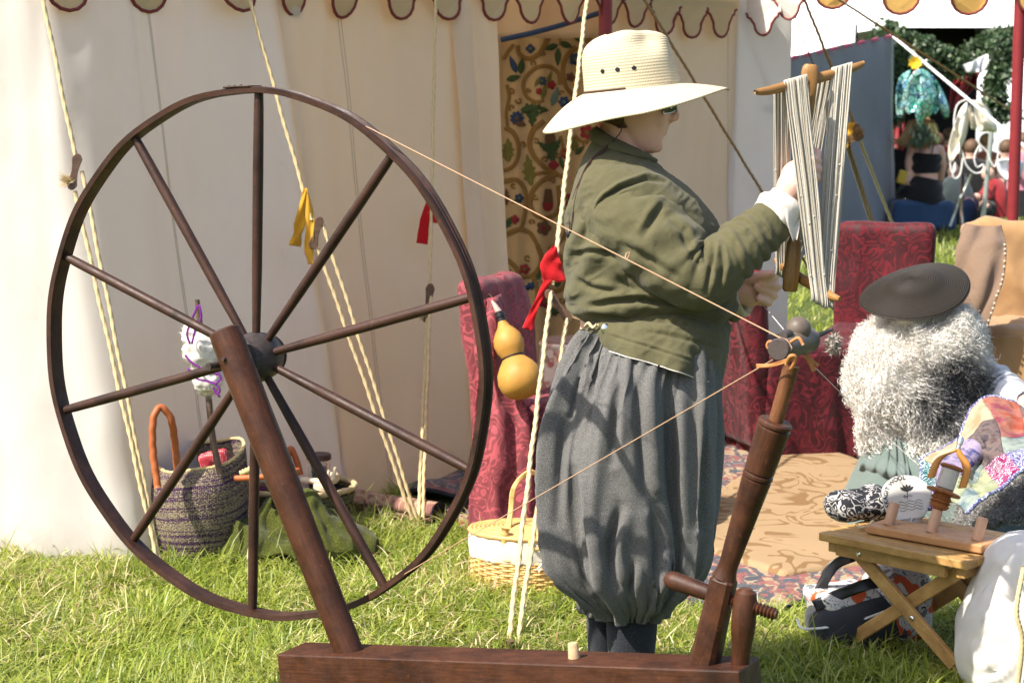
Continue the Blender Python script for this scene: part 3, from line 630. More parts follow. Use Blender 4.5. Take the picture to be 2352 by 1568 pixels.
rope("rope_strand", at(1944, 335, 10.2), gnd(2045, 655), .007, M_ROPE2, t, fuzz=8, seed=25, step=.008); rope("rope_strand", at(1950, 335, 10.22), gnd(2052, 655), .007, M_ROPE2, t, fuzz=8, seed=26, step=.008)
toggle(at(1962, 288, 10.2), at(1974, 322, 10.15), t, .05); toggle(at(1948, 318, 10.2), at(1944, 338, 10.15), t, .04); fray(at(1972, 312, 10.13), V(0, -.6, .8), t, M_ROPE2, .06, 200, 6, .9); fray(at(1948, 326, 10.13), V(.3, -.6, .8), t, M_ROPE2, .055, 160, 7, .9)
strip("ribbon", [at(1962, 280, 10.18), at(1945, 300, 10.15), at(1930, 335, 10.15)], [.02, .075, .085], M_RIBY, t, wob=.01); strip("ribbon", [at(1934, 296, 10.2), at(1928, 330, 10.2), at(1928, 366, 10.2)], [.04, .045, .04], M_RIBR, t, wob=.004)
simple_rope("long tan rope stretched diagonally past the red post on the right", at(1912, -10, 9.2), at(2420, 318, 11.5), .0058, M_ROPE2, 27)
simple_rope("thin grey cord hanging before the white canopy", at(1808, -10, 10.5), at(1872, 160, 10.8), .004, M_TOG, 28)

# ================================================================ GREAT SPINNING WHEEL
def n_mid(a, b): return tuple((x + y) / 2 for x, y in zip(a, b))
def m_oldwood(name, c1, c2, wear):
    n = NT(name); uv = n.coord("UV", (3, 6, 1)); ob = n.coord("Object")
    g = n.noise(uv, 4.0, 6, .7, .5); g = n.mix(g, n.noise(n.coord("UV", (9, 90, 1)), 1.6, 5, .7, .3), .55); c = n.ramp(g, [(.30, k_(c1, .7)), (.5, n_mid(c1, c2)), (.70, k_(c2, 1.15))])
    c = n.mix(c, k_(c1, .35), n.ramp(n.noise(ob, 9, 5, .7), [(.42, 0), (.70, .85)]))
    c = n.mix(c, wear, n.ramp(n.noise(ob, 70, 6, .8), [(.60, 0), (.72, .55)]))
    n.base(c, n.ramp(n.noise(ob, 24, 4), [(.3, .36), (.7, .62)]), .28); n.bump(n.mix(g, n.noise(ob, 120, 4), .4), .4, .002); return n.m
M_WH = m_oldwood("wheel_wood", (0.032, 0.014, 0.009), (0.066, 0.028, 0.017), (0.16, 0.075, 0.04))
M_RED = m_oldwood("bench_wood", (0.034, 0.012, 0.0065), (0.095, 0.033, 0.014), (0.27, 0.085, 0.028))
M_GREYW = m_oldwood("hub_wood", (0.045, 0.035, 0.032), (0.085, 0.066, 0.060), (0.16, 0.13, 0.11))
M_HEAD = m_oldwood("spindle_head_wood", (0.10, 0.078, 0.062), (0.17, 0.13, 0.10), (0.24, 0.19, 0.15))
M_ROD = m_oldwood("spindle_post_wood", (0.10, 0.038, 0.016), (0.20, 0.08, 0.032), (0.30, 0.15, 0.07))
M_LEATH = m_plain("leather_tan", (0.42, 0.17, 0.055), .6, .25, 60, .2)
M_CORD = m_rope("drive_cord", (0.46, 0.28, 0.16))
WA = math.radians(28.5); wu = V(math.cos(WA), -math.sin(WA), 0); wn = V(-math.sin(WA), -math.cos(WA), 0); UP = V(0, 0, 1)
HUB = at(588, 820, 4.08)
def wp(a, r, o=0.0): return HUB + wu * (r * math.sin(a)) + UP * (r * math.cos(a)) + wn * o     # a from the top, clockwise
R = 0.583
wheel = thing("spinning_wheel", "great spinning wheel of dark reddish wood with tall ten spoked wheel and sloping bench", "spinning wheel", V(HUB.x, HUB.y, 0))
# rim: bent band with a grooved tread
prof = [(R, -.0205), (R + .001, -.012), (R - .003, -.009), (R - .003, -.003), (R + .001, 0), (R - .003, .003), (R - .003, .009), (R + .001, .012), (R, .0205), (R - .012, .0195), (R - .014, 0), (R - .012, -.0195)]
n_ = 180; P = np.array([[wp(2 * math.pi * i / n_, r + .0022 * math.sin(3 * 2 * math.pi * i / n_ + 1) + .0012 * math.sin(17 * i / n_ * 6.28), o_ + .002 * math.sin(2 * 6.28 * i / n_)) for r, o_ in prof] for i in range(n_)], float)
o = grid("rim", P, M_WH, wheel, True, True); autosmooth(o, 40)
# the scarf joint of the rim at the top
sj = [wp(a, R + .0035, 0) for a in np.linspace(-.10, .02, 9)]
Pj = np.array([[p + wn * q for q in (-.022, -.008, .008, .022)] for p in sj], float); grid("rim_joint", Pj, M_WH, wheel, thick=.004)
for a in (-.085, -.06, -.03): turned("nail", wp(a, R + .004, .012), wp(a, R + .008, .012), [(0, .003), (.7, .003), (1, .001)], M_GREYW, wheel, 8)
for k in range(10):
    a = math.radians(2 + 36 * k + [0, .6, -.4, .3, -.7, .2, .5, -.3, .4, -.2][k])
    turned("spoke", wp(a, .035), wp(a, R - .008), [(0, .0085), (.1, .0095), (.3, .0112), (.7, .0116), (.93, .0108), (1, .0095)], M_WH, wheel, 14)
turned("hub", HUB - wn * .060, HUB + wn * .062, [(0, .036), (.03, .043), (.10, .047), (.13, .042), (.2, .050), (.5, .056), (.8, .050), (.87, .043), (.9, .050), (.97, .046), (1, .038)], M_GREYW, wheel, 28)
turned("axle", HUB - wn * .075, HUB + wn * .17, [(0, .008), (1, .008)], M_GREYW, wheel, 12)
# the leaning wheel post stands in front of the wheel
PB = HUB + wn * .118                               # plane of bench and posts
def bp(px, py, o=0.0): return onplane(px, py, PB + wn * o, wn)
p_top = bp(514, 757); p_bot = bp(806, 1506)
turned("wheel_post", p_bot, p_top, [(0, .0300), (.25, .0315), (.6, .0345), (.97, .0350), (.995, .0335), (1, .030)], M_RED, wheel, 28)
q = bp(516, 824, .034); turned("peg", q - wn * .02, q + wn * .007, [(0, .0055), (.8, .0055), (1, .004)], M_GREYW, wheel, 10)
# bench: one heavy sloping beam
bl = bp(668, 1487); br = bp(1722, 1523); bdir = (br - bl).normalized(); bup = wn.cross(bdir).normalized()
if bup.z < 0: bup = -bup
bc = (bl + br) / 2 - bup * .046
v, f, uv = box_arr(bc, bdir * (br - bl).length / 2, wn * .052, bup * .046, .0035)
o = mk("bench", v, f, M_RED, wheel, False, np.array([(a * 1.0, b * 1.6) for a, b in uv]))
for t, s, sp in ((.06, 1, .18), (.06, -1, .18), (.93, 0, .0)):
    a = bl.lerp(br, t) - bup * .05 + wn * (s * .02); b = V(a.x, a.y, 0) + wn * (s * sp) + wu * (.10 if t > .5 else -.07)
    turned("leg", b, a, [(0, .017), (.3, .021), (.85, .024), (1, .019)], M_RED, wheel, 16)
# spindle post: square foot, turned shaft
s0 = bp(1617, 1528); s1 = bp(1664, 1325); s2 = bp(1782, 966); s3 = bp(1818, 838)
mb = MB()
sd = (s1 - s0); q_ = wu
for (c0, c1, r0, r1) in ((s0, s1, .0265, .0235),):
    v = []; ax = (c1 - c0).normalized(); e1 = wn; e2 = ax.cross(e1).normalized()
    for t, r in ((0, r0), (.25, r0 * .97), (.75, r1 * 1.02), (.97, r1), (1.0, r1 * .85)):
        c = c0.lerp(c1, t)
        for k in range(16):
            a = 2 * math.pi * (k + .5) / 16; ca, sa = math.cos(a), math.sin(a); m_ = max(abs(ca), abs(sa)) ** .75; v.append(c + e1 * (r * ca / m_) + e2 * (r * sa / m_))
    mb.add(v, grid_faces(5, 16, False, True).tolist() + [list(range(16))[::-1], list(range(64, 80))], [(i * .01, 0) for i in range(80)])
turned("x", s1 - (s2 - s1) * .02, s2, [(0, .0215), (.02, .0235), (.05, .0205), (.08, .0185), (.12, .0185), (.3, .0215), (.55, .0260), (.64, .0278), (.645, .0255), (.655, .0285), (.672, .0285), (.68, .0255), (.69, .0280), (.85, .0300), (.955, .0318), (.962, .0285), (.97, .0285), (.975, .0325), (.99, .0325), (1.0, .029)], mb=mb, n=24)
o = mb.build("spindle_post", M_RED, wheel); autosmooth(o, 32)
turned("spindle_rod", s2 - (s3 - s2) * .1, s3, [(0, .0135), (.5, .0135), (1, .0150)], M_ROD, wheel, 16)
# spindle head: grey turned block lying across the post, round knob, whorl
h0 = bp(1787, 803, .02); hd = -wn
turned("spindle_whorl", h0, h0 + hd * .026, [(0, .0185), (.08, .0205), (.9, .0205), (1, .018)], M_GREYW, wheel, 24)
turned("spindle_head", h0 + hd * .022, h0 + hd * .165, [(0, .0175), (.05, .0190), (.15, .0215), (.5, .0235), (.9, .0245), (.97, .0235), (1, .020)], M_HEAD, wheel, 28)
kb = h0 + hd * .105 + UP * .026; v, f, _ = sphere_arr(kb, .0235, nu=24, nv=16); mk("knob", v, f, M_HEAD, wheel)
kk = h0 + hd * .03 + UP * .022; turned("whorl_bead", kk - wu * .002, kk + hd * .03, [(0, .008), (.4, .011), (1, .008)], M_GREYW, wheel, 16)
# spindle with a cop of grey wool
sp0 = h0 + hd * .15; sp1 = sp0 + hd * .09 + UP * .012 + wu * .02
turned("spindle", sp0, sp1, [(0, .006), (.6, .005), (1, .002)], M_GREYW, wheel, 10)
# leather ties
def thong(pts, w_=.008): strip("leather_tie", pts, [w_] * 3, M_LEATH, wheel, 18, wob=.0006)
thong([bp(1737, 840, .02), bp(1775, 838, .03), bp(1822, 822, .035)], .007); tube("leather_tie", spline([bp(1806, 836, .03), bp(1815, 818, .04), bp(1827, 820, .035), bp(1820, 842, .03), bp(1812, 848, .02)], 16), .0036, M_LEATH, wheel)
tube("leather_tie", spline([bp(1790, 790, .0), bp(1768, 784, .0), bp(1762, 796, 0), bp(1775, 808, 0)], 14), .0028, M_LEATH, wheel)
tube("leather_tie", spline([bp(1815, 786, .0), bp(1834, 776, .0), bp(1845, 792, 0)], 12), .003, M_LEATH, wheel)
pe = h0 + hd * .14 - UP * .022
thong([pe, off(pe, 14, 22), off(pe, 24, 44)], .009); thong([off(pe, 12, 12), off(pe, 22, 22), off(pe, 34, 30)], .006)
# tension screw through post and stub
c0 = bp(1528, 1326); c1 = bp(1625, 1360)
turned("handle", c1 + (c1 - c0) * .4, c0, [(0, .014), (.3, .0155), (.6, .0170), (.85, .0180), (.95, .0150), (1, .008)], M_RED, wheel, 20)
t0 = bp(1655, 1368); t1 = bp(1784, 1411); prof = []
nth = 15
for k in range(nth): 
    a = .02 + .96 * k / nth; b_ = .96 / nth; prof += [(a, .0092), (a + b_ * .5, .0128), (a + b_ * .98, .0092)]
turned("screw", t0, t1, [(0, .009)] + prof + [(1, .009)], M_RED, wheel, 16)
e0 = bp(1700, 1530); e1 = bp(1714, 1350)
turned("tension_post", e0, e1, [(0, .0180), (.25, .0185), (.45, .0225), (.6, .0235), (.85, .0225), (.95, .0190), (1, .010)], M_RED, wheel, 18)
# driving cord: off the rim, round the whorl, back under
def on_wheel(px, py): return onplane(px, py, HUB, wn)
a1 = on_wheel(822, 281); b1 = h0 + hd * .012 + UP * .020; a2 = on_wheel(815, 1384); b2 = h0 + hd * .012 - UP * .018 - wu * .01
def ang(p): d = p - HUB; return math.atan2(d.dot(wu), d.z)
aa1 = ang(a1); aa2 = ang(a2)
if aa2 > 0: aa2 -= 2 * math.pi
loop = [wp(t, R + .0005) for t in np.linspace(aa1, aa2, 90)]
mb = MB()
for pts, r in ((loop, .0016), ([a1.lerp(b1, t) for t in np.linspace(0, 1, 30)], .0013), ([b1, b1 + wu * .012 - UP * .003, b1 + wu * .022 - UP * .016, b2 + wu * .022, b2 + wu * .012 - UP * .003, b2], .0017), ([b2.lerp(a2, t) for t in np.linspace(0, 1, 30)], .0011)):
    mb.add(*tube_arr(pts, r, 6))
kn = a1.lerp(b1, .665); mb.add(*tube_arr([kn, off(kn, 3, -12), off(kn, 10, -16), off(kn, 8, -4), off(kn, 2, 2)], .0014, 5)); mb.build("drive_cord", M_CORD, wheel)
# wool tuft caught on the spindle
M_GWOOL = m_plain("grey_wool", (0.30, 0.26, 0.22), .95, .35, 90, .5)
def wool_tuft(name, c, rx, ry, rz, mat, parent, n=900, L=.03, seed=0, wd=.0009):
    mb = MB(); rr = random.Random(seed)
    for k in range(n):
        d = V(rr.gauss(0, 1), rr.gauss(0, 1), rr.gauss(0, 1)).normalized(); p = Vector(c) + V(d.x * rx, d.y * ry, d.z * rz) * rr.uniform(.3, 1)
        e = V(rr.gauss(0, 1), rr.gauss(0, 1), rr.gauss(0, 1)).normalized() * L * rr.uniform(.4, 1); m_ = (e.cross(d)).normalized() * L * .2; s = V(rr.gauss(0, 1), rr.gauss(0, 1), rr.gauss(0, 1)).normalized() * wd
        mb.add([p - s, p + s, p + e * .5 + m_ + s, p + e, p + e * .5 + m_ - s], [(0, 1, 2, 3, 4)])
    v, f, _ = sphere_arr(c, rx * .85, ry * .85, rz * .85, 14, 10); mb.add(v, f)
    return mb.build(name, mat, parent, False)
wool_tuft("wool_tuft", at(1915, 788, 3.62), .012, .012, .022, M_GWOOL, wheel, 500, .020, 5)
def wool_blob(name, c, rx, ry, rz, mat, parent, seed=0, fib=420):
    v, f, _ = sphere_arr((0, 0, 0), 1, 1, 1, 40, 28); A_ = np.array(v); A_ = A_ * (1 + .16 * fbm(A_, 2.2, 3, seed) + .05 * ridge(A_, 7, seed))[:, None]; Pw = np.array(tuple(c)) + A_ * np.array([rx, ry, rz]); mb_ = MB(); mb_.add(Pw, f); rr = random.Random(seed)
    for k in range(fib):
        i = rr.randrange(len(Pw)); p = V(*Pw[i]); d = V(*A_[i]).normalized(); e = (d + V(rr.gauss(0, .7), rr.gauss(0, .7), rr.gauss(0, .7))).normalized() * rr.uniform(.008, .022); s_ = V(rr.gauss(0, 1), 0, rr.gauss(0, 1)).normalized() * .0005; mb_.add([p - s_, p + s_, p + e], [(0, 1, 2)])
    return mb_.build(name, mat, parent)
# cork left standing on the bench
M_CORK = m_plain("cork", (0.52, 0.34, 0.19), .9, .35, 160, .6)
ck = onplane(1319, 1511, (bl + br) / 2, bup)
turned("bottle_cork", ck, ck + bup * .031, [(0, .0112), (.03, .0118), (.97, .0098), (1, .0092)], M_CORK, None, 16)
o = C.objects[-1]; o = [x for x in C.objects if x.name.startswith("bottle_cork")][0]; tag(o, "small tapered cork standing on the spinning wheel bench", "cork")
# ================================================================ THE SPINNER
D0 = 4.36
def pp(px, py, dy=0.0): return at(px, py, D0 + dy)
def m_skin(name, c):
    n = NT(name); co = n.coord("Object")
    col = n.mix(k_(c, .93), k_(c, 1.05), n.noise(co, 40, 4)); col = n.mix(col, (c[0] * 1.02, c[1] * .80, c[2] * .76), n.ramp(n.noise(co, 14, 3), [(.45, 0), (.75, .55)]))
    n.base(col, .5, .35); n.b.inputs["Subsurface Weight"].default_value = .25; n.b.inputs["Subsurface Radius"].default_value = (.010, .004, .0025); n.b.inputs["Subsurface Scale"].default_value = .6
    n.bump(n.noise(co, 500, 3), .12, .001); return n.m
M_SKIN = m_skin("skin_fair", (0.70, 0.43, 0.34))
def m_linen(name, c, var=.16):
    n = NT(name); co = n.coord("Object"); uv = n.coord("UV")
    slub = n.mix(n.noise(n.coord("UV", (18, 420, 1)), 2, 4, .7), n.noise(n.coord("UV", (420, 18, 1)), 2, 4, .7), .5)
    col = n.ramp(slub, [(.30, k_(c, 1 - var * 1.7)), (.55, c), (.75, k_(c, 1 + var * 1.5))]); col = n.mix(col, k_(c, .78), n.ramp(n.noise(co, 7, 4), [(.5, 0), (.75, .5)]))
    n.base(col, .88, .15, 0, .1); n.bump(n.mix(slub, n.noise(co, 26, 5, .65, .9), .65), .6, .009); return n.m
M_JACK = m_linen("olive_linen", (0.100, 0.091, 0.046)); M_WHITE = m_cloth("white_linen", (0.82, 0.76, 0.68), weave=700, transl=.25, wrinkle=.55)
def m_wool(name, c, sc_=520):
    n = NT(name); co = n.coord("Object"); h = n.noise(co, sc_, 3, .7)
    col = n.ramp(h, [(.32, k_(c, .45)), (.52, c), (.70, k_(c, 2.1))]); col = n.mix(col, k_(c, .75), n.ramp(n.noise(co, 5, 3), [(.45, 0), (.8, .4)]))
    n.base(col, .95, .1, 0, .12); n.bump(h, .6, .0022); return n.m
M_BREECH = m_wool("grey_wool_cloth", (0.122, 0.118, 0.113)); M_STOCK = m_wool("dark_stocking", (0.022, 0.024, 0.030), 420)
M_SHOE = m_plain("brown_leather", (0.05, 0.025, 0.015), .45); M_BCORD = m_plain("brown_cord", (0.045, 0.020, 0.013), .8, .3, 80); M_BLK = m_plain("black_plastic", (.012, .012, .013), .35)
M_HAIR = m_plain("brown_hair", (0.10, 0.055, 0.03), .6, .4, 90, .6)
person = thing("person", "person in straw hat, olive jacket and baggy grey breeches winding yarn behind the wheel bench", "person", (pp(1430, 1500).x, D0, 0))
zf = lambda px, py, dy=0: pp(px, py, dy)
mb = MB()
def limb(pts, n=14):
    P = [zf(*p[:3]) for p in pts]; r = [p[3] for p in pts]; k = max(2, len(pts))
    if len(pts) > 2:
        S = spline(P, 6 * len(pts)); rr = np.interp(np.linspace(0, 1, len(S)), np.linspace(0, 1, len(r)), r)
    else: S = np.array([tuple(P[0].lerp(P[1], t)) for t in np.linspace(0, 1, 8)]); rr = np.linspace(r[0], r[1], 8)
    mb.add(*tube_arr(S, rr, n)[:2])
    for q, rad in ((S[0], rr[0]), (S[-1], rr[-1])): mb.add(*sphere_arr(q, rad * .995, nu=n, nv=8)[:2])
def ball(px, py, dy, rx, ry=None, rz=None): mb.add(*sphere_arr(zf(px, py, dy), rx, ry, rz, 18, 12)[:2])
# trunk and legs
limb([(1445, 850, 0, .13), (1470, 740, 0, .14), (1475, 600, 0, .145), (1455, 480, 0, .115), (1430, 390, 0, .062), (1424, 330, 0, .053), (1432, 290, 0, .052)], 20)
for dy, xk, xa in ((-.09, 1462, 1440), (.09, 1390, 1378)):
    zk = zf(xk, 1250, dy); gz = zf(xa, 1690, dy)
    limb([(1450, 850, dy, .10), (1450, 1050, dy, .09), (xk, 1250, dy, .045), (xk - 4, 1400, dy, .030), (xa, 1600, dy, .026), (xa, 1660, dy, .026)], 16)
# right arm (near), left arm (far)
limb([(1430, 480, -.10, .05), (1515, 566, -.172, .044), (1612, 640, -.210, .038), (1700, 572, -.20, .034), (1788, 478, -.16, .029), (1808, 448, -.15, .027)], 14)
limb([(1470, 480, .10, .05), (1545, 575, .16, .044), (1610, 662, .17, .038), (1660, 682, .13, .033), (1700, 672, .085, .028)], 14)
# head: stacked sections
lev = [(124, 1430, 1470, .016), (130, 1405, 1496, .040), (140, 1388, 1514, .056), (158, 1371, 1532, .068), (180, 1361, 1542, .0745), (205, 1358, 1546, .0765), (228, 1361, 1546, .0755), (248, 1368, 1541, .0725), (268, 1382, 1536, .069), (284, 1398, 1533, .0655), (302, 1414, 1527, .060), (320, 1426, 1521, .053), (336, 1436, 1519, .044), (347, 1450, 1511, .034), (353, 1466, 1500, .020)]
Yv = np.array([l[0] for l in lev], float); T = np.linspace(124, 353, 34); XB = interp(Yv, [l[1] for l in lev], T); XF = interp(Yv, [l[2] for l in lev], T); HW = interp(Yv, [l[3] for l in lev], T)
hv = []
for i in range(len(T)):
    c = zf((XB[i] + XF[i]) / 2, T[i]); rx = (XF[i] - XB[i]) / 2 * D0 / F
    for k in range(36):
        a = 2 * math.pi * k / 36; ca, sa = math.cos(a), math.sin(a); e = 2 / 2.35
        hv.append(c + V(rx * math.copysign(abs(ca) ** e, ca), HW[i] * math.copysign(abs(sa) ** e, sa), 0))
nf = len(T); mb.add(hv, grid_faces(nf, 36, False, True).tolist() + [list(range(36)), [(nf - 1) * 36 + k for k in range(36)][::-1]])
limb([(1541, 236, 0, .008), (1549, 252, 0, .0085), (1552, 266, 0, .0098), (1551, 270, 0, .0095)], 10); ball(1544, 272, -.0105, .0082); ball(1544, 272, .0105, .0082); ball(1539, 277, 0, .008)
for y, x, r in ((291, 1530, .0072), (294, 1531, .0058), (306, 1526.5, .0072)):
    S = [(x - abs(q) * abs(q) * 9000, y, q, r * (1 - abs(q) / .045)) for q in np.linspace(-.022, .022, 7)]; limb(S, 8)
ball(1507, 336, 0, .017, .018, .015); ball(1510, 272, -.040, .022, .022, .026); ball(1510, 272, .040, .022, .022, .026)
limb([(1536, 229, -.035, .010), (1541, 226, 0, .011), (1536, 229, .035, .010)], 8)
for s in (-1, 1): ball(1438, 243, s * .076, .016, .009, .029)
# right hand: fist round the shaft of the reel
HD = -.135
limb([(1806, 452, HD - .012, .030), (1822, 426, HD - .014, .036), (1844, 396, HD - .014, .032)], 14); ball(1832, 410, HD - .008, .040, .028, .042); ball(1818, 428, HD - .008, .034, .026, .034)
for k, (y0, y1, xe, r) in enumerate(((362, 372, 1878, .0098), (383, 391, 1879, .0100), (402, 411, 1876, .0096), (420, 429, 1868, .0086))):
    x0 = 1846 - k * 4
    limb([(x0, y0, HD - .034, r), (x0 + 22, y0 + 2, HD - .040, r), (xe, y1 - 3, HD - .022, r), (xe - 2, y1, HD + .006, r * .95), (xe - 20, y1 + 4, HD + .020, r * .9), (xe - 30, y1 + 4, HD + .014, r * .85)], 10)
limb([(1824, 390, HD + .012, .016), (1842, 366, HD + .002, .0145), (1860, 352, HD - .010, .0135), (1876, 352, HD - .016, .0125)], 12)
# left hand: palm to the viewer, fingers curled on the yarn
LD = .075
limb([(1694, 674, LD, .027), (1715, 668, LD, .030), (1745, 664, LD + .012, .030)], 14); ball(1722, 684, LD - .006, .028, .020, .022); ball(1716, 655, LD - .008, .022, .018, .018); ball(1742, 668, LD + .022, .030, .018, .034)
for (mx, my, qx, qy, tx, ty, r) in ((1762, 640, 1786, 630, 1758, 642, .0096), (1762, 658, 1790, 656, 1748, 651, .0100), (1756, 676, 1780, 679, 1737, 661, .0096), (1746, 692, 1768, 696, 1740, 686, .0088)):
    r *= 1.10; limb([(mx - 4, my, LD + .030, r * 1.05), ((mx + qx) / 2 + 3, (my + qy) / 2, LD + .026, r), (qx - 2, qy, LD + .000, r), ((qx + tx) / 2 + 4, (qy + ty) / 2, LD - .030, r * .97), (tx + 2, ty, LD - .040, r * .92)], 10)
limb([(1710, 650, LD - .008, .0165), (1732, 640, LD - .026, .0140), (1756, 632, LD - .044, .0125), (1774, 628, LD - .048, .0105)], 12)
body = mb.build("body", M_SKIN, person)
m = body.modifiers.new("remesh", 'REMESH'); m.mode = 'VOXEL'; m.voxel_size = .0038; m.use_smooth_shade = True
m = body.modifiers.new("smooth", 'SMOOTH'); m.factor = .5; m.iterations = 3
# fingernails, eye under the glasses
v, f, _ = sphere_arr(zf(1534, 243, -.030), .0115, nu=16, nv=10); mk("eye", v, f, m_plain("eye_white", (.7, .68, .65), .2), person)
# hair
hv = []; TT = np.linspace(128, 292, 16)
for i, y in enumerate(TT):
    xb = interp(Yv, [l[1] for l in lev], np.array([y]))[0]; xf = interp(Yv, [l[2] for l in lev], np.array([y]))[0]; hw = interp(Yv, [l[3] for l in lev], np.array([y]))[0]
    xe = xf - (18 if y < 200 else 18 + (y - 200) * 1.0)
    c = zf((xb + xf) / 2, y); rx = (xf - xb) / 2 * D0 / F + .006
    for k in range(25):
        a = math.pi * (.30 + .35 * min(1, max(0, (y - 190) / 80))) ; th = a + (2 * math.pi - 2 * a) * k / 24
        hv.append(c + V(rx * math.cos(th), (hw + .005) * math.sin(th), 0))
grid("hair", np.array([tuple(x) for x in hv]).reshape(16, 25, 3), M_HAIR, person, thick=.006)

# ---- breeches: two gathered legs
def breech_leg(rows, dyc, seed, k0=19):
    ys = [r[0] for r in rows]; yy = np.linspace(ys[0], ys[-1], 130); nth_ = 280; th = np.linspace(0, 2 * np.pi, nth_, endpoint=False)
    xl = interp(ys, [r[1] for r in rows], yy); xr = interp(ys, [r[2] for r in rows], yy); hy = interp(ys, [r[3] for r in rows], yy)
    P = np.zeros((len(yy), nth_, 3)); t = (yy - yy[0]) / (yy[-1] - yy[0])
    for i in range(len(yy)):
        c = zf((xl[i] + xr[i]) / 2, yy[i], dyc); rx = (xr[i] - xl[i]) / 2 * (D0 + dyc - .1) / F
        ph = th + .10 * np.sin(t[i] * 4 + seed)
        g1 = ((1 - np.abs(np.sin(k0 * ph + seed + 2.2 * np.sin(3 * ph) + 1.4 * np.sin(5 * ph + seed)))) * 2 - .7) * (.75 + .45 * np.sin(4 * ph + 2 * seed))        # tight gathers
        g2 = np.sin(7 * ph + 1.3 * np.sin(2 * ph + seed) + .9 * t[i] * np.sin(5 * ph)) + .5 * np.sin(12 * ph + seed * 2 + 1.5 * np.sin(ph * 2))
        at_ = math.exp(-(t[i] / .16) ** 2); ab = math.exp(-((1 - t[i]) / .17) ** 2)
        g3 = (1 - np.abs(np.sin(4.5 * ph + seed * 3 + 1.1 * np.sin(2 * ph) + .8 * t[i]))) ** 2 * 2 - .6
        d = .011 * at_ * g1 + .015 * g2 * (1 - .55 * at_) * (1 - .4 * ab) + .014 * g3 * (1 - .6 * at_) + .016 * ab * g1
        e = 2 / 2.25; ca, sa = np.cos(th), np.sin(th)
        P[i, :, 0] = c.x + (rx + d) * np.sign(ca) * np.abs(ca) ** e; P[i, :, 1] = c.y + (hy[i] + d) * np.sign(sa) * np.abs(sa) ** e
        P[i, :, 2] = c.z + .006 * ab * g1
    P += gridnormals(P, False, True) * (.010 * fbm(P * np.array([1, 1, .45]), 9, 3, seed))[..., None]
    Nb = gridnormals(P, False, True); Nb *= np.sign((Nb[50, 0] * np.array([1, 0, 0])).sum())
    if dyc < 0: P = creases(P, Nb, [([(1374, 790), (1362, 880), (1345, 1010)], .016, 9), ([(1420, 830), (1416, 930), (1406, 1060)], .020, 10), ([(1462, 850), (1470, 980), (1484, 1160)], .022, 12), ([(1536, 870), (1542, 1040), (1552, 1260)], .022, 13), ([(1590, 880), (1600, 1020), (1604, 1210)], .018, 11), ([(1318, 1080), (1330, 1200), (1352, 1340)], .018, 11), ([(1424, 1160), (1404, 1250), (1408, 1345)], .022, 11), ([(1500, 1140), (1512, 1260), (1500, 1385)], .022, 12), ([(1300, 960), (1288, 1060), (1282, 1200)], .014, 10), ([(1560, 1240), (1552, 1320), (1520, 1390)], .016, 9), ([(1455, 1290), (1450, 1350), (1455, 1400)], .014, 7), ([(1345, 830), (1325, 900), (1310, 980)], .012, 7)])
    return P
near = [(758, 1346, 1625, .095), (800, 1318, 1640, .120), (850, 1292, 1648, .150), (920, 1268, 1650, .17), (1000, 1250, 1652, .175), (1080, 1243, 1650, .175), (1160, 1240, 1648, .172), (1240, 1248, 1640, .165), (1300, 1270, 1625, .155), (1338, 1308, 1600, .135), (1372, 1350, 1562, .105), (1392, 1376, 1532, .080), (1406, 1384, 1520, .068), (1414, 1386, 1518, .066)]
far = [(758, 1350, 1620, .13), (800, 1322, 1636, .14), (900, 1280, 1640, .15), (1000, 1258, 1640, .16), (1160, 1250, 1636, .16), (1260, 1256, 1620, .15), (1320, 1278, 1590, .13), (1352, 1306, 1540, .105), (1376, 1328, 1470, .08), (1390, 1338, 1420, .066), (1400, 1340, 1412, .062)]
br_ = grid("breeches", breech_leg(near, -.085, .4), M_BREECH, person, cv=True)
grid("breeches_leg", breech_leg(far, .085, 2.4), M_BREECH, br_, cv=True)
for dy, rows in ((-.085, [(1378, 1392, 1514, .062), (1450, 1390, 1512, .062), (1540, 1398, 1500, .054), (1640, 1408, 1486, .040), (1668, 1406, 1486, .040)]), (.085, [(1368, 1344, 1412, .056), (1450, 1345, 1420, .056), (1540, 1352, 1420, .050), (1640, 1358, 1416, .038), (1655, 1356, 1416, .038)])):
    ys = [r[0] for r in rows]; yy = np.linspace(ys[0], ys[-1], 24); P = []
    for y in yy:
        a, b, h = (float(interp(ys, [r[k] for r in rows], np.array([y]))[0]) for k in (1, 2, 3)); c = zf((a + b) / 2, y, dy); rx = (b - a) / 2 * (D0 + dy) / F
        P.append([c + V((rx + .0018 * math.sin(y * .5 + 2 * t)) * math.cos(t), h * math.sin(t), 0) for t in np.linspace(0, 2 * math.pi, 28, endpoint=False)])
    grid("stocking", np.array(P, float), M_STOCK, person, cv=True)
    c = zf(1448 if dy < 0 else 1388, 1660, dy); P = []
    for s_, w_, h_ in ((-.085, .012, .03), (-.075, .03, .055), (-.03, .036, .075), (.03, .040, .062), (.09, .045, .045), (.14, .040, .036), (.165, .022, .024), (.172, .008, .015)):
        P.append([V(c.x + s_, c.y + w_ * math.cos(t), max(.004, h_ * .5 + h_ * .5 * math.sin(t) * 1.0)) for t in np.linspace(0, 2 * math.pi, 20, endpoint=False)])
    grid("shoe", np.array(P, float), M_SHOE, person, cv=True)
wb = [(1347, 735, .12), (1346, 765, .12)]
P = [[zf(1480, y, 0) + V((1480 - 1344 - k) * D0 / F * math.cos(t), .165 * math.sin(t), (8 * math.cos(t)) * -D0 / F) for t in np.linspace(0, 2 * math.pi, 60, endpoint=False)] for y, k in ((738, -2), (752, -1), (768, 0))]
grid("waistband", np.array(P, float), M_BREECH, br_, cv=True)

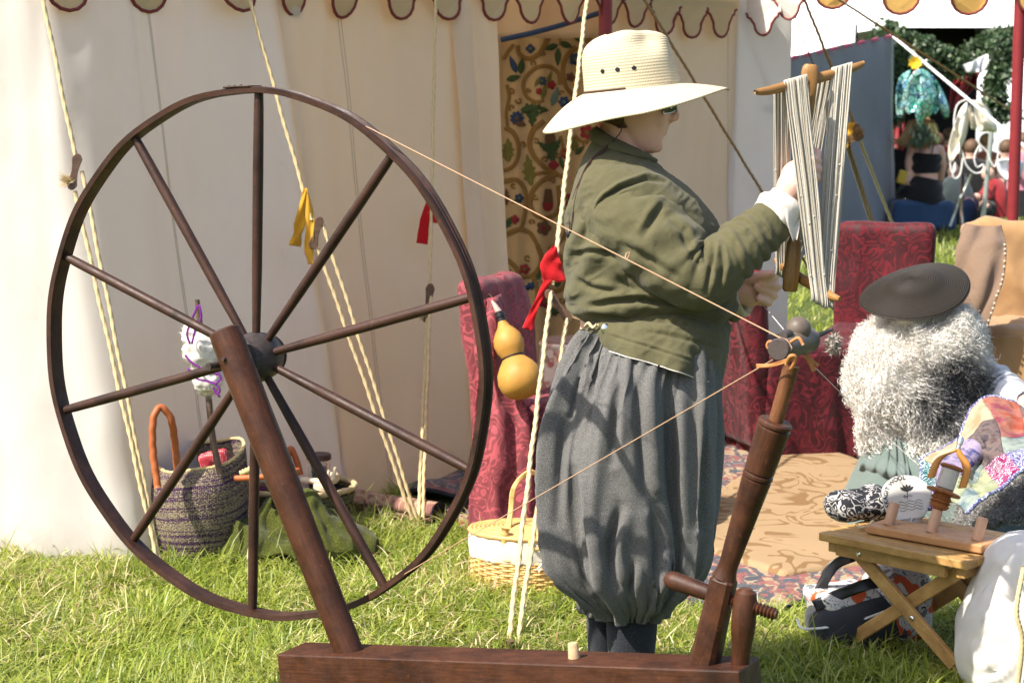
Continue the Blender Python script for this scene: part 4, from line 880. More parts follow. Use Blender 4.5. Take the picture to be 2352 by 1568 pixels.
# ---- jacket
rows = [(905, 1392, 1652, .262), (870, 1385, 1656, .255), (820, 1362, 1664, .238), (780, 1345, 1672, .216), (745, 1332, 1680, .192), (715, 1322, 1684, .178), (690, 1310, 1686, .182), (650, 1303, 1686, .190), (600, 1299, 1680, .198), (550, 1300, 1664, .203), (500, 1304, 1636, .205), (450, 1311, 1600, .200), (420, 1318, 1568, .188), (395, 1326, 1534, .165), (372, 1336, 1508, .130), (350, 1348, 1494, .098), (330, 1358, 1486, .080), (310, 1366, 1480, .071), (285, 1370, 1470, .066)][::-1]
ys = np.array([r[0] for r in rows], float)
def jack(py, th):
    xl = interp(ys, [r[1] for r in rows], py); xr = interp(ys, [r[2] for r in rows], py); hy = interp(ys, [r[3] for r in rows], py)
    ca, sa = np.cos(th), np.sin(th); e = 2 / 2.3
    return (xl + xr) / 2 + (xr - xl) / 2 * np.sign(ca) * np.abs(ca) ** e, hy * np.sign(sa) * np.abs(sa) ** e
nth_ = 360; nr = 220; th = np.linspace(0, 2 * np.pi, nth_, endpoint=False); P = np.zeros((nr, nth_, 3)); 
S = np.linspace(0, 1, nr)
for j, t in enumerate(th):
    bx = -math.cos(t)                                    # 1 at the back, -1 at the front
    xh = jack(np.array([820.0]), np.array([t]))[0][0]
    hem = 800 + (xh - 1388) * .31 if xh > 1388 else 762
    hem = hem if xh > 1388 + 8 or xh < 1388 else 762 + (xh - 1388) / 8 * 38
    top = 322 - 34 * bx; py = hem + (top - hem) * S
    x, y = jack(py, np.full(nr, t))
    # folds
    z = py
    waist = np.exp(-((z - 722) / 34) ** 2); d = .010 * waist * np.sin(z / 8.5 + 1.2 * np.sin(3 * t) + .6 * np.sin(5 * t + 1))
    d += .010 * np.exp(-((z - 690) / 30) ** 2) * (.4 + .6 * max(0, bx)) - .006 * np.exp(-((z - 742) / 14) ** 2)
    d += .007 * np.sin(9 * t + z / 42) * np.clip((z - 760) / 90, 0, 1)                      # flare of the skirts
    d += .006 * np.exp(-((z - 560) / 90) ** 2) * np.sin((z + 260 * math.cos(t)) / 17 + 2 * math.sin(2 * t)) * (math.sin(t) < .3)
    for i in range(nr):
        q = zf(x[i], py[i], y[i]); P[i, j] = q
    n2 = np.stack([np.full(nr, math.cos(t)), np.full(nr, math.sin(t)), np.zeros(nr)], -1); P[:, j] += n2 * d[:, None]
N = gridnormals(P, False, True); sgn = np.sign((N[100, 0] * np.array([1, 0, 0])).sum()); N *= sgn
str_ = np.stack([P[..., 0] * .8 + P[..., 2] * .5, P[..., 1] * .8, P[..., 2] * 1.2 - P[..., 0] * .8], -1)
P += N * (.0042 * ridge(str_, 9, 2.0) * np.clip((S[:, None] - .05) * 6, 0, 1) * np.clip((.9 - S[:, None]) * 6, 0, 1) + .0018 * ridge(str_ * np.array([1, 1, 1.6]), 27, 6.0) + .0018 * fbm(P, 22, 3, 4.0))[..., None]
N = gridnormals(P, False, True) * sgn
P = creases(P, N, [([(1392, 566), (1440, 606), (1502, 634)], .016, 10), ([(1318, 584), (1360, 578), (1404, 584)], .008, 6), ([(1345, 708), (1410, 692), (1470, 688), (1562, 700), (1640, 690)], .013, 7), ([(1350, 722), (1400, 726), (1452, 737)], .008, 6), ([(1475, 736), (1530, 738), (1580, 745)], .006, 5), ([(1418, 634), (1440, 655), (1458, 672)], .006, 6), ([(1320, 640), (1360, 662), (1420, 672)], .007, 7), ([(1372, 506), (1380, 470), (1395, 452), (1424, 432), (1484, 410), (1526, 418)], .012, 4.5), ([(1345, 380), (1400, 372), (1460, 378)], .004, 6), ([(1335, 470), (1345, 520), (1340, 560)], .005, 7), ([(1560, 650), (1590, 690), (1640, 715)], .008, 8), ([(1480, 760), (1560, 775), (1650, 800)], .004, 5), ([(1400, 770), (1500, 800), (1640, 845)], .003, 3), ([(1590, 800), (1600, 830), (1620, 862)], .006, 6)])
jacket = grid("jacket", P, M_JACK, person, cv=True)
# white edge of the lining at the hem
hemP = P[0]; idx = [j for j in range(nth_) if math.sin(th[j]) < .2 and P[0, j, 0] > zf(1388, 800).x]
idx.sort(key=lambda j: (th[j] + math.pi / 2) % (2 * math.pi))
tube("hem_edge", [hemP[j] - np.array([0, 0, .002]) for j in idx], .0016, M_WHITE, jacket, n=5)
def sleeve(ctrl, name, parent, mat, seed, elbow, folds=1.0, n=200, m=130, lines=None):
    C_ = spline([zf(*c[:3]) for c in ctrl], n); r = interp(np.linspace(0, 1, len(ctrl)), [c[3] for c in ctrl], np.linspace(0, 1, n))
    pts, T, Nn, B = frames(C_); L = np.concatenate([[0], np.cumsum(np.linalg.norm(np.diff(pts, axis=0), axis=1))])
    a = np.linspace(0, 2 * np.pi, m, endpoint=False); inner = np.array([0, 0, 1.0]); P = np.zeros((n, m, 3)); le = L[int(elbow * n)]; curv = np.gradient(T, axis=0)
    ci = curv[int(elbow * n)]; ci = ci / (np.linalg.norm(ci) + 1e-9)
    for i in range(n):
        dirs = np.cos(a)[:, None] * Nn[i] + np.sin(a)[:, None] * B[i]; inn = dirs @ ci
        w_ = np.exp(-((L[i] - le) / .085) ** 2)
        d = folds * (.0105 * w_ * np.sin(L[i] * 2 * np.pi / .042 + 2.2 * np.sin(a + seed) + 1.5 * np.sin(L[i] * 21 + seed)) * (.45 + .55 * np.clip(inn, -.3, 1)) + .007 * np.exp(-((L[i] - le - .11) / .06) ** 2) * np.sin(L[i] * 2 * np.pi / .030 + 2 * np.sin(a * 2 + seed)) )
        dg = np.clip(1 - abs(L[i] - le * .52) / (le * .5), 0, 1); d += folds * .0085 * dg * np.sin(L[i] * 2 * np.pi / .075 + 2.2 * a + seed)
        P[i] = pts[i] + dirs * (r[i] + d)[:, None]
    Nn2 = gridnormals(P, False, True); sg = np.sign((Nn2 * (P - pts[:, None])).sum()); P += Nn2 * sg * (.0030 * ridge(P, 10, seed) + .0016 * ridge(P, 29, seed + 2) + .0016 * fbm(P, 30, 3, seed))[..., None]
    if lines: P = creases(P, gridnormals(P, False, True) * sg, lines)
    return grid(name, P, mat, parent, cv=True), pts, r
sleeve([(1405, 478, -.085, .088), (1452, 510, -.135, .094), (1515, 566, -.172, .093), (1578, 626, -.200, .080), (1625, 636, -.213, .068), (1672, 594, -.210, .060), (1730, 545, -.182, .055), (1770, 510, -.164, .050), (1777, 503, -.162, .049)], "sleeve", jacket, M_JACK, .7, .52, .55, lines=[([(1477, 545), (1500, 500), (1528, 463)], .010, 8), ([(1448, 450), (1490, 440), (1535, 444)], .008, 6), ([(1430, 560), (1480, 590), (1560, 640)], .008, 9), ([(1560, 540), (1585, 570), (1600, 610)], .007, 7), ([(1588, 598), (1605, 570), (1626, 548)], .005, 7), ([(1640, 552), (1636, 600), (1622, 675)], .011, 5), ([(1655, 562), (1662, 610), (1652, 668)], .008, 5), ([(1684, 556), (1694, 585), (1708, 620)], .008, 5), ([(1712, 535), (1728, 560), (1738, 590)], .006, 5), ([(1745, 505), (1762, 530), (1775, 550)], .004, 4), ([(1535, 500), (1570, 530), (1580, 560)], .007, 7)])
sleeve([(1470, 480, .10, .09), (1540, 570, .16, .09), (1605, 660, .17, .075), (1640, 684, .15, .062), (1672, 682, .115, .054), (1690, 678, .10, .050)], "sleeve", jacket, M_JACK, 1.9, .5)
# shirt cuffs
sleeve([(1760, 518, -.166, .043), (1774, 500, -.16, .049), (1790, 480, -.155, .050), (1800, 466, -.152, .046), (1808, 454, -.15, .040)], "shirt_cuff", person, M_WHITE, 3.1, .5, .35, 60, 48)
sleeve([(1680, 680, .105, .044), (1692, 677, .098, .047), (1705, 674, .09, .050), (1714, 672, .085, .048)], "shirt_cuff", person, M_WHITE, 4.1, .5, .35, 50, 48)
P = []
for i, t in enumerate(np.linspace(0, 1, 16)):
    l = np.array(spline([zf(1800, 470, -.20), zf(1806, 510, -.205), zf(1822, 556, -.205)], 16)[i]); r_ = np.array(spline([zf(1816, 466, -.18), zf(1838, 500, -.185), zf(1830, 550, -.20)], 16)[i])
    P.append([l * (1 - q) + r_ * q + np.array([0, -.010 * math.sin(q * 4 + t * 3), 0]) for q in np.linspace(0, 1, 10)])
grid("shirt_cuff", np.array(P), M_WHITE, person, thick=.0012)
# collar: soft stand collar round the neck
P = []
for i, k in enumerate(np.linspace(0, 1, 14)):
    ring = []
    for t in np.linspace(0, 2 * math.pi, 60, endpoint=False):
        bx = -math.cos(t); y = (352 - 20 * k - (34 + 14 * k) * bx * .75) - 4; x0, y0 = jack(np.array([max(290, min(y, 360))]), np.array([t])); o_ = .004 + .006 * math.sin(k * 3.1)
        p = zf(x0[0], y, y0[0]); ring.append(p + V(math.cos(t), math.sin(t), 0) * o_)
    P.append(ring)
grid("collar", np.array(P, float), M_JACK, jacket, cv=True, thick=.004)
# silver button and lacing at the back waist, tassel at the front
M_SIL = m_plain("silver", (.75, .74, .72), .22, .05, 40, 0, .5, 1.0)
q = zf(1391, 756, -.158); v, f, _ = sphere_arr(q, .011, .005, .013, 16, 8); mk("button", v, f, M_SIL, jacket)
tube("lacing", spline([zf(1345, 748, -.10), zf(1352, 742, -.13), zf(1362, 752, -.14), zf(1372, 744, -.15)], 18), .0035, M_ROPE, jacket)
M_TASS = m_plain("yellow_silk", (.55, .30, .03), .6)
for k in range(7): tube("tassel", spline([zf(1646 + k % 3 * 2, 885, -.05), zf(1647 + k * 1.6, 915, -.055), zf(1645 + k * 2, 950 + 3 * (k % 4), -.055)], 10), .0022, M_TASS, person, 5)
# ---- straw hat
def m_straw(name, c):
    n = NT(name); uv = n.coord("UV"); co = n.coord("Object")
    b1 = n.wave(uv, 46, .6, 2, dire='Y'); b2 = n.wave(uv, 90, .4, 2, dire='X')
    col = n.mix(k_(c, .80), k_(c, 1.06), n.mix(b1, b2, .45)); col = n.mix(col, k_(c, .85), n.ramp(n.noise(co, 30, 4), [(.5, 0), (.75, .45)]))
    n.base(col, .7, .25); n.bump(n.mix(b1, b2, .4), .55, .0018); n.translucent(k_(c, .9), .12); return n.m
M_STRAW = m_straw("straw", (0.64, 0.54, 0.365))
ha = math.radians(6.1); hx = V(math.cos(ha), 0, math.sin(ha)); hz = V(-math.sin(ha), 0, math.cos(ha)); hy = V(0, 1, 0); hc = zf(1452, 206)
HP = lambda x, y, h: hc + hx * x + hy * y + hz * h
cr = [(0, -.108, .111, .091), (.02, -.107, .107, .089), (.045, -.1065, .101, .087), (.07, -.106, .096, .084), (.09, -.103, .0925, .079), (.103, -.097, .091, .073), (.115, -.085, .087, .066), (.125, -.068, .077, .055), (.132, -.045, .060, .040), (.1365, -.018, .036, .020), (.1375, .003, .008, .003)]
nh = 110; th = np.linspace(0, 2 * np.pi, nh, endpoint=False); hh = np.concatenate([np.linspace(0, .1, 26), .1 + .0375 * np.sin(np.linspace(0, math.pi / 2, 22))[1:]]); ks = [c[0] for c in cr]
rowsP = []
rho = np.linspace(1, 0, 26)[:-1]
for r in rho:                                            # brim from the rim inwards
    ring = []
    for t in th:
        ca, sa = math.cos(t), math.sin(t); xi = .111 * ca if ca > 0 else .108 * ca; yi = .091 * sa
        xo = .221 * ca if ca > 0 else .213 * ca; yo = .192 * sa
        f_ = max(0, ca); b_ = max(0, -ca); s_ = abs(sa); dr = (.030 * f_**2 + .072 * b_**2 + .058 * s_**2 - .034 * f_ * s_) + .016 * s_ * b_ * (1 if sa < 0 else .6)
        wv = .004 * math.sin(3 * t + 1) * r * r
        ring.append(HP(xi + (xo - xi) * r, yi + (yo - yi) * r, -dr * (.45 * r + .55 * r * r) + wv))
    rowsP.append(ring)
for h in hh:
    xb, xf, hw = (float(interp(ks, [c[k] for c in cr], np.array([h]))[0]) for k in (1, 2, 3)); ring = []
    for t in th:
        ca, sa = math.cos(t), math.sin(t); r_ = xf if ca > 0 else -xb; dent = .016 * math.exp(-((h - .108) / .028) ** 2) * math.exp(-((abs(((t + math.pi) % (2 * math.pi)) - math.pi) - 1.0) / .45) ** 2)
        x_ = r_ * ca - dent * ca; y_ = hw * sa - dent * 1.2 * sa * 1.6
        top = -.012 * math.exp(-((y_) / .028) ** 2) * max(0, (h - .10) / .0375) * (1 if x_ > -.05 else .3)
        ring.append(HP(x_, y_, h + top))
    rowsP.append(ring)
P = np.array(rowsP, float); nrw = len(rowsP)
o = grid("straw_hat", P, M_STRAW, person, cv=True, uvscale=(1, 1)); m = o.modifiers.new("solid", 'SOLIDIFY'); m.thickness = .0028; m.offset = -1 
# UV: V along the circumference, rows carry the plait
lay = o.data.uv_layers[0]; li = np.empty(len(o.data.loops), np.int32); o.data.loops.foreach_get("vertex_index", li); rr_ = li // nh; cc_ = li % nh
hl = np.concatenate([[0], np.cumsum(np.linalg.norm(np.diff(P[:, nh * 3 // 4], axis=0), axis=1))])
lay.data.foreach_set("uv", np.stack([cc_ / nh * .62, hl[rr_] * 1.0], -1).astype(np.float32).ravel())
hat = o
def crown_pt(px, py): # point of the near side of the crown seen at this pixel
    best = min((( (lambda q: (W/2 + F * q.x / q.dot(_f) - px) ** 2 + (H/2 - F * q.dot(_u) / q.dot(_f) - py) ** 2)(Vector(p) - CAM), i) for i, p in enumerate(P[25:60, nh // 2:].reshape(-1, 3))))
    return Vector(P[25:60, nh // 2:].reshape(-1, 3)[best[1]])
for px, py in ((1387, 162), (1418, 160), (1453, 157)):
    q = crown_pt(px, py); d = (q - HP(0, 0, .05)); d.z = 0; d.normalize()
    turned("eyelet", q - d * .002, q + d * .0055, [(0, .0052), (.8, .0052), (1, .0036)], m_plain("eyelet_metal", (.04, .04, .045), .35, .1, 50, 0, .5, .8), hat, 14)
cp = [HP((.112 if math.cos(t) > 0 else .1105) * math.cos(t), .0935 * math.sin(t), .004 - .006 * max(0, math.sin((t - math.pi) * 1.0)) * 0) for t in np.linspace(math.pi * .6, math.pi * 1.44, 26)]
tube("hat_cord", cp, .0028, M_BCORD, hat)
tube("chin_cord", spline([zf(1433, 250, -.088), zf(1432, 275, -.086), zf(1426, 302, -.085), zf(1414, 318, -.088)], 20), .0014, M_BCORD, hat, 6)
def jback(px, py, e=.006):
    """point on the near-back of the jacket seen at this pixel"""
    x0 = interp(ys, [r[1] for r in rows], np.array([float(py)]))[0]; x1 = interp(ys, [r[2] for r in rows], np.array([float(py)]))[0]; h = interp(ys, [r[3] for r in rows], np.array([float(py)]))[0]
    c = max(-1, min(1, (px - (x0 + x1) / 2) / ((x1 - x0) / 2))); return zf(px, py, -h * (1 - abs(c) ** 2.3) ** (1 / 2.3) - e)
strip("chin_cord", [jback(1412, 322, .010), jback(1385, 345, .010), jback(1352, 378, .012), jback(1330, 425, .012), jback(1318, 480, .012), jback(1311, 535, .012)], [.003, .008, .008, .004, .0035, .003], M_BCORD, hat, 40, wob=0)
tube("chin_cord", spline([jback(1338, 400, .008), jback(1318, 450, .010), jback(1308, 500, .010), jback(1309, 540, .012)], 20), .0018, M_BCORD, hat, 6)
q = jback(1307, 535, .014); turned("cord_lock", q - V(0, 0, .012), q + V(0, 0, .006), [(0, .004), (.3, .007), (.7, .007), (1, .004)], M_BLK, hat, 12)
# sunglasses
M_LENS = NT("dark_lens"); M_LENS.base((.012, .016, .010), .08, .6); M_LENS = M_LENS.m
gl = thing  # glasses are worn: part of the person
P = [[zf(1524 + 30 * u, 236 + 25 * v_ - 3 * u, -.062 + .048 * u ** .8 - .004 * math.sin(v_ * 3.1)) for v_ in np.linspace(0, 1, 8)] for u in np.linspace(0, 1, 14)]
gls = grid("sunglasses", np.array(P, float), M_LENS, person, thick=.002)
tube("temple_arm", spline([zf(1526, 240, -.064), zf(1490, 238, -.080), zf(1445, 238, -.083)], 16), .0022, M_BLK, gls, 6)
P = [[zf(1524 + 30 * u, 236 + 25 * v_ - 3 * u, .062 - .048 * u ** .8) for v_ in np.linspace(0, 1, 8)] for u in np.linspace(0, 1, 14)]
grid("lens", np.array(P, float), M_LENS, gls, thick=.002)
tube("lens_rim", [zf(1524 + 30 * u, 236 + 25 * v_ - 3 * u, -.062 + .048 * max(u, 0) ** .8 - .002) for u, v_ in [(0, 0), (0, .5), (0, 1), (.35, 1.02), (.7, .95), (1, .75), (1, .3)]], .0013, M_SIL, gls, 6)
# ---- hand reel (niddy-noddy) with its skein
M_NID = m_wood("reel_wood", (0.20, 0.095, 0.028), (0.36, 0.18, 0.055), wear=(0.45, 0.26, 0.10))
T1, T2 = pp(1735, 222, -.21), pp(1985, 155, -.05); B1, B2 = pp(1778, 605, -.03), pp(1926, 696, -.235); sT, sB = pp(1860, 170, -.13), pp(1815, 655, -.13)
reel = thing("hand_reel", "wooden hand reel wound with pale grey yarn held upright by the spinner", "yarn reel", sB)
ax = (sB - sT).normalized(); e1 = V(1, 0, 0); e1 = (e1 - ax * e1.dot(ax)).normalized(); e2 = ax.cross(e1)
def lofted(name, secs, mat, parent, rnd=.7):
    v = []
    for c, w1, w2 in secs:
        for k in range(16):
            a = 2 * math.pi * (k + .5) / 16; ca, sa = math.cos(a), math.sin(a); m_ = max(abs(ca), abs(sa)) ** rnd; v.append(c + e1 * (w1 * ca / m_) + e2 * (w2 * sa / m_))
    n = len(secs); o = mk(name, v, grid_faces(n, 16, False, True).tolist() + [list(range(16))[::-1], list(range((n - 1) * 16, n * 16))], mat, parent, True, np.array([(i // 16 * .05, (i % 16) / 16) for i in range(n * 16)])); autosmooth(o, 40); return o
L_ = (sB - sT).length; q = lambda t: sT.lerp(sB, t)
lofted("shaft", [(q(-.045), .012, .011), (q(-.035), .0165, .014), (q(-.01), .019, .015), (q(.12), .0175, .014), (q(.22), .015, .013), (q(.24), .010, .0105), (q(.5), .0085, .009), (q(.74), .010, .010), (q(.78), .012, .011), (q(.80), .0165, .0135), (q(.96), .018, .0145), (q(1.02), .0165, .014), (q(1.03), .013, .011)], M_NID, reel)
def crossbar(a, b):
    d = (b - a); l = d.length; d = d / l; upv = -ax; sd = d.cross(upv).normalized(); upv = sd.cross(d); v = []; secs = [(0, .004, .005, 0), (.03, .007, .0075, -.001), (.12, .009, .010, -.001), (.5, .0105, .0125, .003), (.88, .009, .010, -.001), (.97, .007, .0075, -.001), (1, .004, .005, 0)]
    for t, w1, w2, h in secs:
        for k in range(12):
            a_ = 2 * math.pi * k / 12; v.append(a + d * (l * t) + sd * (w1 * math.cos(a_)) + upv * (w2 * math.sin(a_) + h + .010 * (abs(t - .5) * 2) ** 2))
    mk("crossbar", v, grid_faces(len(secs), 12, False, True).tolist() + [list(range(12))[::-1], list(range(72, 84))], M_NID, reel, True, np.array([(i // 12 * .04, (i % 12) / 12) for i in range(84)]))
crossbar(T1, T2); crossbar(B1, B2)
def m_yarn():
    n = NT("skein_yarn"); ge = n.n("ShaderNodeNewGeometry"); co = n.coord("Object")
    c = n.ramp(ge.outputs["Random Per Island"], [(0, (.30, .26, .20)), (.3, (.40, .36, .29)), (.7, (.48, .44, .37)), (1, (.58, .54, .47))]); n.base(n.mix(c, (.25, .22, .17), n.ramp(n.noise(co, 160, 3), [(.5, 0), (.8, .4)])), .95, .1, 0, .4); n.bump(n.noise(co, 600, 2), .6, .002); return n.m
M_YARN = m_yarn()
def bundle(A, dA, B, dB, n=26, w_=.036, bow=.0, seed=0):
    mbb = MB(); rr = random.Random(seed)
    for k in range(n):
        t = (k + rr.uniform(-.3, .3)) / (n - 1) - .5; a = A + dA * (t * w_) + V(0, rr.uniform(-.004, .004), 0); b = B + dB * (t * w_ * .8) + V(0, rr.uniform(-.004, .004), 0)
        m_ = (a + b) / 2 + V(rr.gauss(0, .0026), rr.gauss(0, .003) + bow, 0); mbb.add(*tube_arr(spline([a + V(0, 0, -.012) , a + V(0, -.011, .002), a.lerp(m_, .25) + V(0, -.008, 0), m_, b.lerp(m_, .25), b + V(0, -.008, -.002), b + V(0, .004, -.014)], 26), rr.uniform(.0014, .0021), 5))
        if rr.random() < .4:
            c = a.lerp(b, rr.random()); mbb.add(*sphere_arr(c + V(0, -.004, 0), .0024, nu=6, nv=4)[:2])
    return mbb.build("yarn_bundle", M_YARN, reel)
td = (T2 - T1).normalized(); bd = (B2 - B1).normalized()
a1_ = T1.lerp(T2, .33) - ax * .012; a2_ = T1.lerp(T2, .76) - ax * .012; b1_ = B1.lerp(B2, .10) + ax * .008; b2_ = B1.lerp(B2, .78) + ax * .008
xd = V(1, 0, .27).normalized(); xb_ = V(1, 0, -.55).normalized()
bundle(a1_ + V(-.022, .014, -.012), xd, b1_ + V(.004, 0, 0), xb_, 38, .036, seed=1); bundle(a2_ + V(-.028, .014, -.012), xd, b1_ + V(.03, 0, 0), xb_, 38, .034, seed=2)
bundle(a2_ + V(.004, 0, .004), xd, b2_ + V(.002, -.01, 0), xb_, 48, .046, seed=3); bundle(a1_ + V(.004, -.004, .004), xd, b2_ + V(-.012, -.016, 0), xb_, 52, .050, seed=4)
# spun yarn running from the hand to the spindle
M_THR = m_rope("white_thread", (.72, .62, .55))
h1 = h0 + hd * .05 + UP * .022
mbt = MB(); mbt.add(*tube_arr([pp(1752, 700, LD), pp(1765, 715, LD - .05), h1], .0011, 6)); mbt.add(*tube_arr([pp(1774, 632, LD - .03), pp(1782, 612, LD - .06), pp(1790, 600, -.04)], .0008, 5))
tag(mbt.build("yarn_strand", M_THR, None), "fine pale yarn running from the curled hand down to the spindle", "yarn")
# ================================================================ SHARED CLOTH AND RUG MATERIALS
def m_damask(name, c, dark=.32, sc_=1.0, coord="Object"):
    n = NT(name); co = n.coord(coord)
    wv = n.warp(co, 7 * sc_, .09 / sc_); nz = n.noise(wv, 9 * sc_, 1.2, .5, 1.6)
    band = n.math('SINE', n.math('MULTIPLY', nz, 46)); leaf_ = n.ramp(band, [(.42, 0), (.56, 1)])
    mask = n.ramp(n.noise(n.warp(co, 5 * sc_, .12 / sc_), 6.5 * sc_, 1.5, .5, .8), [(.47, 0), (.52, 1)])
    cells = n.ramp(n.vor(wv, 13 * sc_, 'SMOOTH_F1'), [(.28, 1), (.36, 0)])
    pat = n.mix(n.mix(leaf_, cells, .35), mask, .25, 'MULTIPLY'); pat = n.ramp(pat, [(.2, 0), (.6, 1)])
    col = n.mix(k_(c, dark), c, pat); col = n.mix(col, k_(c, 1.25), n.ramp(n.noise(co, 30, 3), [(.5, 0), (.8, .35)]))
    n.base(col, n.ramp(pat, [(0, .6), (1, .85)]), .25, 0, .08); n.bump(n.mix(pat, n.noise(co, 40, 4), .5), .3, .004); return n.m
M_DAM = m_damask("damask_rose", (0.32, 0.060, 0.072), .45); M_DAMD = m_damask("damask_crimson", (0.125, 0.009, 0.015), .32, .85)
def m_oriental(name):
    n = NT(name); co = n.coord("Object"); wv = n.warp(co, 16, .05); v = n.vor(wv, 15, 'F1', 'Color'); sx = n.n("ShaderNodeSeparateXYZ"); n.l(v, sx.inputs[0])
    c = n.ramp(sx.outputs[0], [(0, (.014, .016, .028)), (.30, (.17, .026, .018)), (.52, (.30, .21, .11)), (.70, (.13, .02, .018)), (.85, (.02, .025, .05))], 'CONSTANT')
    e = n.ramp(n.vor(wv, 15, 'DISTANCE_TO_EDGE'), [(.03, 1), (.05, 0)]); c = n.mix(c, (.30, .22, .12), e)
    c = n.mix(c, (.018, .02, .032), n.ramp(n.wave(n.warp(co, 9, .06), 5.5, 3, 2), [(.80, 0), (.84, 1)])); c = n.mix(c, (.22, .035, .02), n.ramp(n.noise(n.warp(co, 20, .04), 34, 2), [(.55, 0), (.58, .9)]))
    n.base(c, .95, .1, 0, .3); n.bump(n.noise(co, 350, 3), .7, .004); return n.m
M_ORI = m_oriental("oriental_pile")
def m_burlap(name):
    n = NT(name); co = n.coord("Object"); wv = n.warp(co, 3.2, .34)
    nz = n.noise(wv, 3.4, 1.0, .4, 1.6); b = n.ramp(n.math('SINE', n.math('MULTIPLY', nz, 30)), [(.66, 0), (.72, 1)])
    mk_ = n.ramp(n.noise(co, 4.2, 2), [(.40, 0), (.46, 1)]); c = n.mix((.40, .275, .155), (.255, .15, .072), n.mix(b, mk_, 1.0, 'MULTIPLY'))
    w_ = n.mix(n.wave(co, 75, .3, 3, dire='X'), n.wave(co, 75, .3, 3, dire='Y'), .5); c = n.mix(c, (.22, .13, .06), n.math('MULTIPLY', w_, .22))
    n.base(c, .95, .1); n.bump(w_, .7, .004); return n.m
M_BURLAP = m_burlap("burlap_carpet")
M_BIND = m_plain("rug_binding", (.015, .017, .024), .9)
def rug(name, poly, mat, label, h=.012, bump=.010, nx=90, ny=70, seed=0, cat="rug", binding=True):
    """flat rug over a four-cornered outline, with thickness and ripples"""
    A, B, Cc, D = poly; P = np.zeros((nx, ny, 3))
    for i, u in enumerate(np.linspace(0, 1, nx)):
        for j, v_ in enumerate(np.linspace(0, 1, ny)):
            p = A.lerp(B, u).lerp(D.lerp(Cc, u), v_); P[i, j] = (p.x, p.y, 0)
    P[..., 2] = h + bump * (.5 + .5 * fbm(P, 3.2, 3, seed)) ; P[:, 0, 2] = .004; P[:, -1, 2] = .004; P[0, :, 2] = .004; P[-1, :, 2] = .004
    P[..., :2] += .02 * np.stack([vnoise(P, 2.5, seed), vnoise(P, 2.5, seed + 9)], -1)
    o = grid(name, P, mat, None, thick=.006); tag(o, label, cat)
    if binding: tube("binding", np.vstack([P[:, 0], P[-1, 1:], P[::-1, -1][1:], P[0, ::-1][1:]]) + np.array([0, 0, .003]), .008, M_BIND, o, 6)
    return o
rug("oriental_rug", (gnd(1010, 1188), gnd(1690, 1432), gnd(2520, 1190), gnd(1560, 985)), M_ORI, "patterned red, navy and cream oriental rug spread under the chairs", seed=1.3)
rug("burlap_rug", (gnd(1500, 1225, .02), gnd(1800, 1322, .02), gnd(2460, 1235, .02), gnd(1840, 1010, .02)), M_BURLAP, "sandy burlap rug with brown scrolls laid over the oriental rug", h=.026, bump=.014, seed=4.1, binding=False)
def soft_box(name, c, ax, ay, az, r, n, mat, parent, disp=None, shape=None, label=None):
    ax, ay, az = Vector(ax), Vector(ay), Vector(az); hs = np.array([ax.length, ay.length, az.length]); R_ = np.array([tuple(ax.normalized()), tuple(ay.normalized()), tuple(az.normalized())])
    v = []; f = []; g_ = np.linspace(-1, 1, n)
    for d in range(3):
        for s in (-1, 1):
            A_, B_ = np.meshgrid(g_, g_, indexing='ij'); p = np.zeros((n, n, 3)); p[..., d] = s; p[..., (d + 1) % 3] = A_; p[..., (d + 2) % 3] = B_
            b = len(v) * n * n; q = grid_faces(n, n); f.append((q if s == 1 else q[:, ::-1]) + b); v.append(p.reshape(-1, 3))
    p = np.vstack(v) * hs; pin = np.clip(p, -(hs - r), hs - r); dd = p - pin; dn = dd / (np.linalg.norm(dd, axis=1, keepdims=True) + 1e-9); q = pin + dn * r
    if shape is not None: q = shape(q, hs)
    Pw = np.array(tuple(c)) + q @ R_; Nw = dn @ R_
    if disp is not None: Pw = Pw + Nw * disp(Pw, q / hs)[:, None]
    o = mk(name, Pw, np.vstack(f), mat, parent, True, None, label); m = o.modifiers.new("w", 'WELD'); m.merge_threshold = .0004; return o
def wrinkle(amp, sc_, seed):
    return lambda P, q: amp * (fbm(P, sc_, 3, seed) * .7 + .8 * ridge(P * np.array([1, 1, .45]), sc_ * 1.2, seed + 3))
